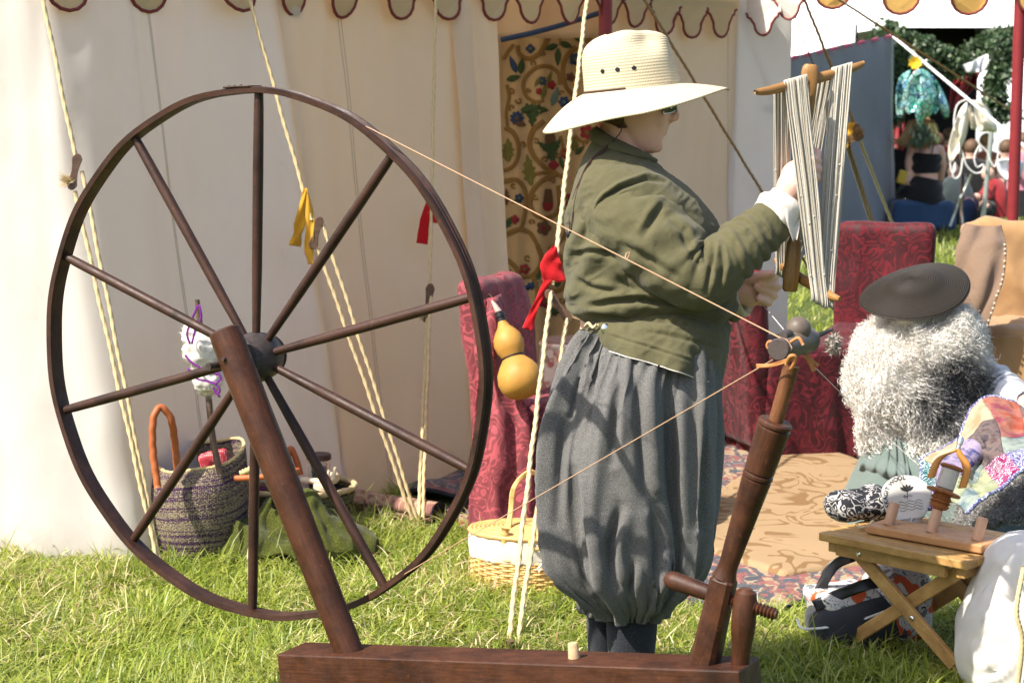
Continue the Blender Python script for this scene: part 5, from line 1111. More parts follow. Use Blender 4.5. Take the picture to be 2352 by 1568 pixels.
def covered_chair(label, org, cf, mat, wd=.46, hb=.92, hs_=.47, dp=.46, seed=0, tilt=.10, name="covered_chair", skirt=True, amp=.010, legs=True):
    """dining chair under a loose fabric cover: back, seat, hanging skirt"""
    cf = Vector(cf).normalized(); cs = V(-cf.y, cf.x, 0); t = thing(name, label, "chair", org)
    bk = (UP - cf * tilt).normalized(); org = Vector(org)
    cb = org - cf * (dp * .5) + bk * ((hb + .05) / 2)
    soft_box("backrest", cb, cf * .045, cs * wd / 2, bk * ((hb - .05) / 2), .035, 44, mat, t, wrinkle(amp, 7, seed), lambda q, h: q * np.stack([np.ones(len(q)), 1 + .06 * (1 - q[:, 2] / h[2]) / 2, np.ones(len(q))], -1))
    soft_box("seat", org + UP * (hs_ - .05) + cf * .02, cf * dp / 2, cs * wd / 2, UP * .05, .035, 30, mat, t, wrinkle(amp * .7, 9, seed + 1))
    if skirt:
        loop = []; hw, hd_ = wd / 2 + .012, dp / 2 + .012
        for k in range(160):
            a = 2 * math.pi * k / 160; ca, sa = math.cos(a), math.sin(a); m_ = max(abs(ca), abs(sa)); loop.append((ca / m_ ** .9 * hd_ , sa / m_ ** .9 * hw))
        P = np.zeros((160, 34, 3))
        for k, (x, y) in enumerate(loop):
            for j, s in enumerate(np.linspace(0, 1, 34)):
                fl = 1 + .10 * (1 - s) + (1 - s) * .045 * math.sin(k * .39 + 2 * math.sin(k * .11 + seed)); p = org + cf * (x * fl + .02) + cs * (y * fl); P[k, j] = (p.x, p.y, .006 + s * (hs_ - .03))
        P += gridnormals(P, True, False) * (amp * .9 * ridge(P * np.array([1, 1, .4]), 10, seed + 5))[..., None]
        P[:, 0, 2] = np.maximum(P[:, 0, 2], .005); grid("skirt", P, mat, t, cu=True, thick=.003)
    if legs:
        for a in (-1, 1):
            for b in (-1, 1): beam("leg", org + cf * (a * dp * .42) + cs * (b * wd * .42), org + cf * (a * dp * .42) + cs * (b * wd * .42) + UP * (hs_ - .09), .032, .032, cf, M_DARKW, t)
    return t
M_DARKW = m_wood("dark_chair_wood", (0.025, 0.011, 0.007), (0.055, 0.024, 0.014), coord="Object")
# ================================================================ CHAIR BY THE DOOR, GOURD, SIDE TABLE
cL = gnd(1345, 1232); cL.z = 0
covered_chair("chair under a crumpled rose damask cover beside the tent doorway", cL + V(0, .12, 0), (.93, -.37, 0), M_DAM, seed=1, amp=.013, hb=.88, tilt=.14)
# a loose fold of the cover hanging over the near arm side
P = []
cfl = V(.93, -.37, 0).normalized()
for i, u in enumerate(np.linspace(0, 1, 40)):
    a = spline([at(1100, 690, 6.28), at(1096, 850, 6.22), at(1085, 1010, 6.2), gnd(1072, 1262) + V(0, 0, .01)], 40)[i]; b = spline([at(1146, 676, 6.30), at(1160, 850, 6.26), at(1215, 960, 6.2), gnd(1225, 1262) + V(0, 0, .01)], 40)[i]
    P.append([np.array(a) * (1 - q) + np.array(b) * q + np.array([0, -.035 * math.sin(q * 3.14) - .014 * math.sin(q * 11 + u * 4), 0]) for q in np.linspace(0, 1, 30)])
P = np.array(P); P += gridnormals(P) * (.016 * ridge(P * np.array([1, 1, .6]), 9, 2.2) + .006 * fbm(P, 20, 2, 3))[..., None]; P[..., 2] = np.maximum(P[..., 2], .006)
tag(grid("fabric_throw", P, M_DAM, None, thick=.004), "rose damask throw crumpled down the near side of the chair by the doorway", "throw")
M_GOURD = NT("gourd_skin"); co = M_GOURD.coord("Object"); M_GOURD.base(M_GOURD.ramp(M_GOURD.noise(co, 12, 4), [(.3, (.36, .175, .032)), (.7, (.48, .26, .058))]), .55, .3); M_GOURD = M_GOURD.m
gb, gt = at(1208, 914, 6.12), at(1148, 722, 6.22)
gd = thing("gourd_bottle", "yellow double bulbed gourd bottle with black collar hanging against the rose chair", "gourd", gb)
turned("gourd_body", gb, gt, [(0, .012), (.015, .032), (.06, .056), (.13, .070), (.22, .0755), (.32, .070), (.40, .056), (.455, .042), (.485, .037), (.52, .040), (.57, .047), (.65, .051), (.73, .047), (.80, .034), (.85, .022), (.90, .0155), (.94, .0135)], M_GOURD, gd, 36)
turned("waist_cord", gb.lerp(gt, .475), gb.lerp(gt, .498), [(0, .036), (.2, .0415), (.8, .0415), (1, .036)], M_BLK, gd, 24)
turned("collar", gb.lerp(gt, .915), gb.lerp(gt, 1.03), [(0, .013), (.05, .0165), (.25, .0165), (.3, .0145), (.4, .0145), (.45, .0175), (.7, .0175), (.75, .0150), (1, .0150)], M_BLK, gd, 20)
turned("stopper", gb.lerp(gt, 1.02), gb.lerp(gt, 1.17) + V(-.012, 0, 0), [(0, .012), (.6, .008), (1, .003)], m_plain("stopper_pale", (.45, .30, .25), .7), gd, 12)
tube('hanging_cord', spline([gb.lerp(gt, .96), at(1140, 700, 6.26), at(1124, 676, 6.33), at(1118, 690, 6.36)], 20), .003, M_BCORD, gd, 6)
M_TBLC = NT("table_cloth_print"); co = M_TBLC.coord("Object"); M_TBLC.base(M_TBLC.mix((.74, .58, .48), M_TBLC.ramp(M_TBLC.noise(M_TBLC.warp(co, 20, .04), 22, 2), [(.42, (.74, .58, .48)), (.56, (.45, .12, .09)), (.66, (.30, .28, .20))]), M_TBLC.ramp(M_TBLC.noise(co, 6, 1), [(.4, 0), (.5, 1)])), .8, .2); M_TBLC = M_TBLC.m
td0 = gnd(1312, 1085); st_ = thing("side_table", "small round table under a printed pinkish cloth inside the doorway", "table", td0)
tz = at(1312, 790, td0.y).z; P = []
for s in np.linspace(0, 1, 26):
    z = tz * (1 - s); P.append([V(td0.x + (.125 + .05 * s * (.5 + .5 * math.sin(9 * t)) ) * math.cos(t), td0.y + (.125 + .05 * s * (.5 + .5 * math.sin(9 * t))) * math.sin(t), max(z, .005)) for t in np.linspace(0, 2 * math.pi, 80, endpoint=False)])
grid("table_cloth", np.array(P, float), M_TBLC, st_, cv=True); turned("table_top", V(td0.x, td0.y, tz - .02), V(td0.x, td0.y, tz + .012), [(0, .12), (.5, .131), (.8, .131), (1, .125)], M_TBLC, st_, 40)
turned("lid_band", V(td0.x, td0.y, tz + .012), V(td0.x, td0.y, tz + .022), [(0, .118), (.9, .118), (1, .113)], m_plain("table_rim", (.30, .17, .13), .6), st_, 40)
# small pot and cane handle on the seat
pt = at(1322, 925, 6.55); tag(turned("honey_pot", pt - UP * .0, pt + UP * .085, [(0, .03), (.2, .038), (.45, .038), (.5, .034), (.6, .037), (.85, .036), (1, .026)], m_plain("glazed_orange", (.50, .20, .04), .35), None, 24), "small orange glazed pot on the chair seat behind the ropes", "pot")
# ================================================================ BASKETS
def m_basket(name, stops, sx=340, sy=430):
    n = NT(name); uv = n.coord("UV"); wx = n.wave(uv, sx / 6.2832 , 0, dire='X'); wy = n.wave(uv, sy / 6.2832, .2, 3, dire='Y')
    band = n.noise(n.coord("UV", (1.2, 40, 1)), 1.0, 3, .7, .2); fl = n.noise(n.coord("UV", (170, 220, 1)), 1.0, 1)
    c = n.ramp(n.mix(band, fl, .35), stops); c = n.mix(c, (.02, .015, .015), n.ramp(n.mix(wx, wy, .5), [(.08, .75), (.30, 0)])); n.base(c, .75, .25); n.bump(n.mix(wx, wy, .5), .9, .004); return n.m
M_PBSK = m_basket("grass_weave_purple", [(.36, (.045, .020, .055)), (.475, (.095, .045, .095)), (.495, (.34, .28, .15)), (.535, (.42, .36, .20)), (.555, (.10, .05, .10)), (.60, (.06, .028, .07)), (.66, (.25, .22, .14))])
M_NBSK = m_basket("grass_weave_dark", [(.36, (.010, .014, .022)), (.47, (.020, .026, .032)), (.52, (.34, .28, .06)), (.56, (.03, .10, .10)), (.64, (.012, .014, .02))])
M_ORL = m_plain("orange_leather", (.36, .095, .025), .55, .3, 70, .3); M_RIMW = m_rope("rim_wrap", (.56, .42, .20))
pb = gnd(458, 1280); bsk = thing("woven_basket", "tall purple and straw striped grass basket standing before the tent wall", "basket", pb)
nth2 = 150; P = []
for i, s in enumerate(np.linspace(0, 1, 90)):
    ring = []
    for t in np.linspace(0, 2 * math.pi, nth2, endpoint=False):
        fr = max(0, -math.sin(t + .25)); ht = .365 - .070 * fr ** 1.2 + .012 * math.sin(3 * t); r = .143 + .018 * math.sin(s * 2.9) - .012 * (1 - s)
        inn = .055 * fr * max(0, s - .72) / .28; rr_ = r - inn * inn * 14
        w_ = .0016 * (math.sin(i * 2.1) * math.sin(t * 50))
        ring.append(V(pb.x + (rr_ + w_) * math.cos(t) * 1.03, pb.y + (rr_ + w_) * math.sin(t), .004 + s * ht))
    P.append(ring)
grid("basket_body", np.array(P, float).transpose(1, 0, 2), M_PBSK, bsk, cu=True, thick=.006); turned("basket_bottom", pb + UP * .002, pb + UP * .01, [(0, .135), (1, .135)], M_PBSK, bsk, 30)
rim = np.array(P[-1], float); tube("basket_rim", np.vstack([rim, rim[:2]]), .0055, M_RIMW, bsk, 8, lobes=3, twist=280)
hb1 = spline([at(363, 1120, 5.80), at(352, 1040, 5.82), at(352, 965, 5.83), at(368, 936, 5.85), at(392, 960, 5.86), at(402, 1020, 5.88), at(408, 1090, 5.88)], 60)
tube("handle", hb1, .0115, M_ORL, bsk, 10, lobes=1, twist=150, lob_amp=.08)
tube("handle", spline([at(540, 1098, 5.75), at(600, 1095, 5.72), at(660, 1088, 5.74), at(684, 1080, 5.8)], 40), .0095, M_ORL, bsk, 10)
tube("handle", spline([at(552, 1088, 5.9), at(600, 1068, 5.9), at(660, 1055, 5.92)], 40), .010, M_RIMW, bsk, 10, lobes=3, twist=200)
# pouch in it
M_POUCH = NT("red_check_weave"); uvp = M_POUCH.coord("Object", (1, 1, 1)); M_POUCH.base(M_POUCH.mix((.36, .02, .03), (.72, .30, .30), M_POUCH.ramp(M_POUCH.n("ShaderNodeTexChecker").outputs[1] if False else M_POUCH.vor(uvp, 160, 'F1', 'Distance', .1), [(.30, 1), (.42, 0)])), .6); M_POUCH = M_POUCH.m
tag(soft_box("woven_pouch", at(496, 1066, 5.97), V(.046, .005, .012), V(0, .02, 0), V(-.012, 0, .042), .014, 14, M_POUCH, None, wrinkle(.002, 12, 2)), "red checked woven pouch poking out of the tall striped basket", "pouch")
# distaff dressed with wool
M_BARK = m_wood("twig_bark", (.06, .035, .022), (.13, .085, .055), coord="Object"); M_CWOOL = m_plain("combed_wool", (.60, .56, .51), .95, .2, 60, .5); M_PURP = m_ribbon("ribbon_purple", (.24, .03, .30), .2)
ds = thing("distaff", "twig distaff dressed with pale wool and purple ribbon standing in the striped basket", "distaff", at(505, 1090, 5.90))
tube("stick", spline([at(506, 1090, 5.90), at(488, 1000, 5.92), at(478, 900, 5.93), at(468, 800, 5.94), at(456, 720, 5.94), at(453, 688, 5.94)], 50), np.interp(np.linspace(0, 1, 50), [0, .5, .9, 1], [.011, .010, .008, .0075]), M_BARK, ds, 10)
tube("stick", spline([at(462, 760, 5.93), at(440, 775, 5.91), at(424, 782, 5.90)], 14), .006, M_BARK, ds, 8)
wool_blob("wool", at(466, 806, 5.92), .062, .05, .066, M_CWOOL, ds, 3.0); wool_blob("wool", at(478, 872, 5.92), .046, .04, .046, M_CWOOL, ds, 4.0); wool_blob("wool", at(438, 770, 5.92), .030, .03, .034, M_CWOOL, ds, 5.0, 150)
for pts in ([(455, 700), (440, 735), (430, 765), (436, 790)], [(458, 700), (462, 730), (450, 755), (440, 790)], [(425, 815), (440, 832), (470, 850), (500, 860)], [(500, 855), (508, 870), (496, 880)], [(495, 880), (505, 895), (498, 905), (490, 890), (505, 912)], [(430, 845), (450, 868), (480, 876), (497, 882)]):
    strip("ribbon", [at(a, b, 5.85) for a, b in pts], [.007, .007, .007], M_PURP, ds, 20, wob=.001)
# low dark basket of odds and ends behind the wheel post
nb = gnd(690, 1222); nbs = thing("woven_basket", "low dark basket with cream rim full of spinning tools behind the wheel post", "basket", V(nb.x, nb.y, 0)); P = []
for i, s in enumerate(np.linspace(0, 1, 40)):
    r = .115 + .055 * math.sin(s * 1.5); P.append([V(nb.x + r * 1.12 * math.cos(t), nb.y + r * math.sin(t), .004 + .16 * s) for t in np.linspace(0, 2 * math.pi, 100, endpoint=False)])
grid("basket_body", np.array(P, float).transpose(1, 0, 2), M_NBSK, nbs, cu=True, thick=.006); rim = np.array(P[-1], float); tube("basket_rim", np.vstack([rim, rim[:2]]), .010, M_RIMW, nbs, 10, lobes=3, twist=150)
turned("lining", V(nb.x, nb.y, .10), V(nb.x, nb.y, .12), [(0, .14), (1, .14)], m_plain("yarn_jumble", (.16, .05, .06), .9, .9, 40, .8), nbs, 30)
for a, b, c in (((600, 1128), (640, 1140), (672, 1142)),): 
    tube("handle_wrap", spline([at(634, 1130, nb.y - .18), at(640, 1146, nb.y - .18), at(655, 1144, nb.y - .18)], 12), .012, M_ORL, nbs, 8)
M_CREAM = m_plain("pale_turned_wood", (.66, .54, .38), .55, .15, 30); M_GLASS = NT("jar_glass"); M_GLASS.base((.85, .88, .88), .05, .5); M_GLASS.b.inputs["Transmission Weight"].default_value = .92; M_GLASS.b.inputs["IOR"].default_value = 1.3; M_GLASS = M_GLASS.m
jr = at(733, 1100, nb.y + .04); jar = thing("lidded_jar", "clear glass jar with a dark screw lid in the low dark basket", "jar", jr)
turned("jar_glass", jr, jr + UP * .072, [(0, .032), (.05, .038), (.8, .038), (.9, .034), (1, .034)], M_GLASS, jar, 24); turned("jar_lid", jr + UP * .070, jr + UP * .090, [(0, .041), (.1, .043), (.85, .043), (1, .039)], m_plain("lid_brown", (.05, .022, .02), .4), jar, 28)
turned("jar_content", jr + UP * .004, jr + UP * .045, [(0, .03), (1, .034)], m_plain("salve", (.75, .70, .55), .6), jar, 16)
kt = thing("bobbin_stand", "pale turned wooden bobbin stand lying on the low dark basket", "bobbin stand", at(745, 1130, nb.y - .08))
for a, b, pr in ((at(690, 1102, nb.y - .05), at(765, 1108, nb.y - .06), [(0, .010), (.2, .014), (.25, .010), (.7, .012), (.8, .016), (1, .013)]), (at(742, 1124, nb.y - .1), at(748, 1096, nb.y - .1), [(0, .034), (.3, .036), (.35, .012), (1, .007)]), (at(772, 1100, nb.y - .08), at(756, 1090, nb.y - .06), [(0, .018), (.5, .024), (.55, .012), (1, .012)]), (at(765, 1100, nb.y - .12), at(770, 1072, nb.y - .12), [(0, .008), (.8, .0065), (1, .005)]), (at(752, 1098, nb.y - .1), at(756, 1080, nb.y - .1), [(0, .007), (1, .005)])):
    turned("turned_piece", a, b, pr, M_CREAM, kt, 18)
tag(soft_box("folded_cloth", at(612, 1092, nb.y - .05), V(.040, 0, .004), V(0, .03, 0), V(0, 0, .022), .018, 14, M_WHITE, None, wrinkle(.006, 18, 5)), "small folded white cloth tucked in the low dark basket", "cloth")
lh = thing("leather_loop", "orange leather handle loop standing up from the low dark basket", "handle", at(680, 1085, nb.y))
tube("loop", spline([at(664, 1090, nb.y), at(661, 1050, nb.y), at(668, 1030, nb.y), at(682, 1060, nb.y), at(690, 1090, nb.y)], 24), .011, M_ORL, lh, 10)
M_SK = [m_plain("skein_" + nm, c, .9, .4, 60, .5) for nm, c in (("plum", (.12, .02, .06)), ("green", (.10, .16, .03)), ("grey", (.20, .20, .20)), ("gold", (.40, .28, .05)))]
for k, (x, y) in enumerate(((598, 1128), (622, 1132), (640, 1120), (585, 1118), (662, 1126))):
    wool_tuft("yarn_ball", at(x, y, nb.y - .09), .026, .026, .026, M_SK[k % 4], None, 260, .03, 30 + k, .0016)
names = ["plum", "green", "grey", "gold", "plum"]
for o, nm in zip([x for x in C.objects if x.name.startswith("yarn_ball")], ("dark plum yarn ball at the rim side of the low dark basket", "leaf green yarn ball in the low dark basket", "grey yarn ball in the low dark basket", "gold yarn ball in the low dark basket", "plum yarn ball next to the jar in the low basket")): tag(o, nm, "yarn ball")
# green blanket heaped on the grass
M_GBL = m_wool("green_blanket_wool", (.050, .056, .009), 240)
P = np.zeros((110, 80, 3)); c0_ = gnd(668, 1288)
for i, u in enumerate(np.linspace(0, 1, 110)):
    for j, v_ in enumerate(np.linspace(0, 1, 80)):
        x = c0_.x - .30 + .58 * u; y = c0_.y - .17 + .36 * v_; P[i, j] = (x, y, 0)
U_, V_ = np.meshgrid(np.linspace(-1, 1, 110), np.linspace(-1, 1, 80), indexing='ij'); rad_ = np.sqrt(U_ ** 2 + V_ ** 2 * .9) + .16 * vnoise(P, 7, 4.4)
hgt = np.clip(1 - rad_, 0, 1) ** .55 * (.145 + .05 * U_ * (U_ > -.2)) ; fold = ridge(np.stack([P[..., 0] + .5 * P[..., 1], P[..., 1] * .5, 0 * U_], -1), 9, 1.7)
P[..., 2] = .01 + hgt * (1 + .62 * fold + .35 * fbm(P, 12, 3, 8)) ; keep = rad_ < 1.0
P[..., 0] += .02 * vnoise(P, 12, 3.3); vid = -np.ones(110 * 80, int); fc = [q for q in grid_faces(110, 80).tolist() if all(keep.ravel()[k] for k in q)]
used = sorted({k for q in fc for k in q}); mp = {k: i for i, k in enumerate(used)}
o = mk("wool_blanket", P.reshape(-1, 3)[used], [[mp[k] for k in q] for q in fc], M_GBL, None); m = o.modifiers.new("s", 'SOLIDIFY'); m.thickness = .006; tag(o, "moss green wool blanket heaped on the grass under the wheel", "blanket")
# rolled rug and rumpled rug by the door
M_ROLL = NT("rug_back_weave"); co = M_ROLL.coord("Object"); M_ROLL.base(M_ROLL.mix(M_ROLL.ramp(M_ROLL.noise(M_ROLL.warp(co, 14, .05), 16, 2), [(.40, (.22, .09, .06)), (.50, (.42, .28, .18)), (.60, (.17, .055, .05))]), (.50, .38, .28), M_ROLL.ramp(M_ROLL.wave(co, 55, .3, 2, dire='X'), [(.6, 0), (.9, .5)])), .95, .1); M_ROLL.bump(M_ROLL.wave(co, 55, .3, 2, dire='X'), .5, .003); M_ROLL = M_ROLL.m
ra, rb = gnd(800, 1172) + UP * .042, gnd(1008, 1208) + UP * .042; rr0 = thing("rolled_rug", "rolled up rug with its woven back outwards lying by the tent wall", "rug", ra - UP * .042)
sp_ = [(.043 - .0045 * k / 16, k / 16 * 2 * math.pi) for k in range(16 * 5)]; axd = (rb - ra).normalized(); sdv = axd.cross(UP).normalized()
P = np.array([[ra.lerp(rb, t) + sdv * (r * math.cos(a)) + UP * (r * math.sin(a)) for r, a in sp_] for t in np.linspace(0, 1, 30)], float); P[..., 2] += .003 * vnoise(P, 9, 2)
grid("roll", P, M_ROLL, rr0, thick=.003); tube("binding", P[-1], .0035, M_BIND, rr0, 6)
P = np.zeros((70, 50, 3)); q = (gnd(868, 1092), gnd(1070, 1036), gnd(1085, 1165), gnd(930, 1150))
for i, u in enumerate(np.linspace(0, 1, 70)):
    for j, v_ in enumerate(np.linspace(0, 1, 50)):
        p = q[0].lerp(q[1], u).lerp(q[3].lerp(q[2], u), v_); P[i, j] = (p.x, p.y, .015)
P[..., 2] += .035 * np.clip(.3 + fbm(P * np.array([1.2, .6, 1]), 5, 2, 6.0), 0, 1.2); o = grid("small_rug", P, M_ORI, None, thick=.008); tag(o, "rumpled red and navy rug corner at the tent doorway", "rug")
tube("binding", np.vstack([P[:, 0], P[-1, 1:], P[::-1, -1][1:]]), .009, M_BIND, o, 6)
P = np.zeros((40, 30, 3)); q = (gnd(1000, 1190), gnd(1078, 1150), gnd(1085, 1240), gnd(1040, 1235))
for i, u in enumerate(np.linspace(0, 1, 40)):
    for j, v_ in enumerate(np.linspace(0, 1, 30)):
        p = q[0].lerp(q[1], u).lerp(q[3].lerp(q[2], u), v_); P[i, j] = (p.x, p.y, .012)
P[..., 2] += .03 * np.clip(.3 + fbm(P, 8, 2, 2.0), 0, 1.2); o = grid("small_rug", P, M_ORI, None, thick=.008); tag(o, "folded rug end beside the rolled rug", "rug"); tube("binding", np.vstack([P[:, 0], P[0, ::-1]]), .008, M_BIND, o, 6)
# ================================================================ WICKER PICNIC BASKET
M_WICK = NT("wicker_cane"); ge = M_WICK.n("ShaderNodeNewGeometry"); co = M_WICK.coord("Object"); M_WICK.base(M_WICK.mix(M_WICK.ramp(ge.outputs["Random Per Island"], [(0, (.40, .20, .055)), (.5, (.58, .34, .11)), (1, (.72, .48, .20))]), (.30, .14, .04), M_WICK.ramp(M_WICK.noise(co, 60, 3), [(.5, 0), (.75, .6)])), .5, .4); M_WICK = M_WICK.m
wc = gnd(1218, 1362) + V(0, .05, 0); wk = thing("picnic_basket", "oval wicker picnic basket with lid, cane handle and white cloth lining on the grass", "basket", wc)
rx, ry = .178, .125; wr = V(math.cos(-.18), math.sin(-.18), 0); wf = V(-wr.y, wr.x, 0)
def oval(t, k=1.0, z=0.0): return wc + wr * (rx * k * math.cos(t)) + wf * (ry * k * math.sin(t)) + UP * z
NS = 34
for k in range(15):
    z = .008 + k * .0078; ring = []
    for i in range(NS * 6 + 1):
        t = 2 * math.pi * i / (NS * 6); ring.append(oval(t, 1.0 + .020 * math.cos(t * NS / 2 + k * math.pi) + .02 * k / 15, z))
    tube("cane_row", ring, .0041, M_WICK, wk, 6, caps=False)
for i in range(NS):
    t = 2 * math.pi * (i + .0) / NS; tube("stake", [oval(t, 1.0, .002), oval(t, 1.02, .13)], .0030, M_WICK, wk, 5)
mk("basket_bottom", [oval(2 * math.pi * i / 40, 1, .004) for i in range(40)], [list(range(40))], M_WICK, wk)
P = []
for s in np.linspace(0, 1, 16):
    P.append([oval(t, 1.045 + .018 * math.sin(11 * t + 2 * s) * (1 - s) + .025 * math.sin(s * 3.1) + .008 * math.sin(29 * t) * (1 - s), .110 + .075 * s - .006 * (1 - s) * abs(math.sin(16 * t))) for t in np.linspace(0, 2 * math.pi, 140, endpoint=False)])
grid("cloth_lining", np.array(P, float), M_WHITE, wk, cv=True, thick=.002)
for j in range(13):
    kk_ = 1.04 * (1 - j / 13.5); zz_ = .186 + .012 * (1 - kk_ ** 2)
    tube("lid_row", [oval(2 * math.pi * i / 90, kk_ + .010 * math.cos(23 * 2 * math.pi * i / 90 + j * math.pi), zz_) for i in range(91)], .0070 if j else .0085, M_WICK, wk, 6, caps=False)
mk("lid_board", [oval(2 * math.pi * i / 40, 1.0, .184) for i in range(40)], [list(range(40))], M_WICK, wk)
for dx in (-1, 0, 1):
    hp = [oval(-1.9, .96, .15) + wr * dx * .005, off(wc + UP * .24, -46 + dx * 3, 0), off(wc + UP * .315, -40 + dx * 3, 0) + wf * .02, off(wc + UP * .355, -8, dx * 3) + wf * .05, off(wc + UP * .32, 28 + dx * 3, 0) + wf * .08, off(wc + UP * .25, 44 + dx * 3, 0) + wf * .1, oval(1.2, .9, .17) + wr * dx * .005]
    tube("handle", spline(hp, 50), .0044, M_WICK, wk, 7)
tube("handle_wrap", spline([oval(-1.9, 1.0, .17) + wr * .0, oval(-1.9, .97, .215)], 10), .013, M_WICK, wk, 10, lobes=1, twist=900, lob_amp=.15)
bw = oval(-1.15, 1.10, .128)
for sg in (-1, 1):
    strip("bow", [bw, bw + wr * (.028 * sg) + UP * .014, bw + wr * (.038 * sg) - UP * .004, bw + wr * .004 * sg - UP * .002], [.008, .014, .014, .008], M_WHITE, wk, 16, wob=.001); strip("bow", [bw, bw + wr * (.02 * sg) - UP * .015 - wf * .01, bw + wr * (.034 * sg) - UP * .035 - wf * .012], [.008, .010, .014], M_WHITE, wk, 12, wob=.002)
tube("clasp", spline([oval(-1.45, 1.10, .195), oval(-1.45, 1.16, .175), oval(-1.35, 1.16, .160), oval(-1.25, 1.12, .175)], 20), .005, M_WICK, wk, 8)
# ================================================================ CHAIRS ON THE RIGHT
cF = gnd(1838, 1052); covered_chair("crimson damask covered chair turned sideways behind the spindle", cF + V(0, .20, 0), (.96, .28, 0), M_DAMD, seed=4, wd=.48, dp=.48, hb=.80, hs_=.47, tilt=.06, amp=.008)
cB = at(2010, 900, 8.45); cB.z = 0; covered_chair("crimson damask covered chair facing the stool on the far grass", cB, (-.30, -.95, 0), M_DAMD, seed=6, wd=.44, hb=.92, hs_=.46, dp=.44, tilt=.08, amp=.006)
M_TANF = m_cloth("tan_wool_cover", (.33, .19, .085), weave=500, wrinkle=.6, bump=.5)
cT = at(2345, 900, 8.0); cT.z = 0; covered_chair("chair under a plain tan wool cover at the right edge", cT, (-.25, -.97, 0), M_TANF, seed=9, wd=.56, hb=.95, hs_=.54, dp=.5, tilt=.08, amp=.022)
M_COAT = m_linen("brown_coat_cloth", (.19, .125, .085))
P = []
for i, u in enumerate(np.linspace(0, 1, 50)):
    a = spline([at(2218, 516, 7.9), at(2194, 590, 7.8), at(2196, 680, 7.75), at(2205, 760, 7.72)], 50)[i]; b = spline([at(2300, 517, 7.88), at(2312, 600, 7.72), at(2290, 690, 7.66), at(2250, 775, 7.66)], 50)[i]
    P.append([np.array(a) * (1 - q) + np.array(b) * q + np.array([0, -.03 * math.sin(q * 3.14) - .014 * math.sin(q * 10 + u * 5), 0]) for q in np.linspace(0, 1, 30)])
P = np.array(P); P += gridnormals(P) * (.014 * ridge(P, 8, 1.2))[..., None]
ct = tag(grid("beaded_coat", P, M_COAT, None, thick=.005), "brown coat edged with small beads hung over the tan chair corner", "coat")
for k in range(16):
    v, f, _ = sphere_arr(P[10 + int(k * 2.4), -1] + np.array([-.008, -.012, 0]), .006, nu=8, nv=6); mk("bead", v, f, m_plain("bead_bone", (.45, .38, .30), .4) if k == 0 else bpy.data.materials["bead_bone"], ct)
# plain dark wooden chair half hidden by the spinner
wo0 = gnd(1668, 1010); wch = thing("wooden_chair", "plain dark wooden chair with pale seat half hidden behind the spinner", "chair", V(wo0.x, wo0.y, 0)); wz = lambda dx, dy, z: V(wo0.x + dx, wo0.y + dy, z)
for dx, dy, z in ((-.20, 0, .45), (.06, 0, .45), (-.20, .38, .80), (.06, .38, .80)): beam("leg", wz(dx, dy, 0), wz(dx, dy, z), .034, .034, (0, 1, 0), M_DARKW, wch)
for z in (.16, .30, .40): beam("rail", wz(-.2, 0, z), wz(.06, 0, z), .02, .035, (0, 0, 1), M_DARKW, wch); beam("rail", wz(.06, 0, z), wz(.06, .38, z), .02, .035, (0, 0, 1), M_DARKW, wch)
beam("rail", wz(-.2, .01, .18), wz(.06, .01, .38), .018, .025, (0, 0, 1), M_DARKW, wch)
soft_box("seat_pad", wz(-.07, .19, .47), V(.16, 0, 0), V(0, .22, 0), V(0, 0, .028), .02, 14, m_cloth("seat_canvas", (.34, .25, .18)), wch, wrinkle(.004, 10, 3))
for z in (.62, .72): beam("back_slat", wz(-.2, .38, z), wz(.06, .38, z), .02, .05, (0, 0, 1), M_DARKW, wch)
# bits on the crimson chair's seat
tag(box("small_booklet", at(1995, 786, 7.55) , V(.045, .005, .003), V(-.01, .03, 0), V(0, 0, .004), m_plain("booklet_green", (.02, .12, .05), .5), None, .001), "small green and white booklet lying on the crimson chair seat", "booklet")
# ================================================================ SEATED PERSON UNDER A FLEECE
SY = 6.55
def sq(px, py, dy=0.0): return at(px, py, SY + dy)
per2 = thing("person", "seated person in a dark straw hat wrapped in a curly white and grey fleece", "person", gnd(2110, 1180))
mb = MB(); zf = sq
limb([(2110, 1090, 0, .16), (2112, 960, 0, .17), (2118, 850, -.02, .15), (2110, 780, -.03, .09), (2100, 740, -.04, .06), (2090, 710, -.05, .055)], 18)
ball(2090, 716, -.04, .070, .08, .075); limb([(2180, 830, 0, .07), (2260, 900, .02, .055), (2300, 960, -.08, .045), (2345, 935, -.18, .036), (2375, 915, -.22, .03)], 12)
ball(2392, 905, -.24, .045, .03, .025)
for dx, r in ((0, .009), (10, .009), (20, .009), (30, .008)): limb([(2392 + dx * .3, 895 + dx * .4, -.24, r), (2412 + dx * .3, 900 + dx * .4, -.26, r), (2416, 912 + dx * .4, -.26, r)], 8)
for s in (-1, 1): limb([(2110 + 40 * s, 1100, 0, .09), (2115 + 50 * s, 1150, -.16, .06), (2118 + 50 * s, 1200, -.20, .045), (2118 + 50 * s, 1230, -.20, .04)], 12)
b2 = mb.build("body", M_SKIN, per2); m = b2.modifiers.new("r", 'REMESH'); m.mode = 'VOXEL'; m.voxel_size = .008; m.use_smooth_shade = True; m = b2.modifiers.new("s", 'SMOOTH'); m.iterations = 3; m.factor = .5
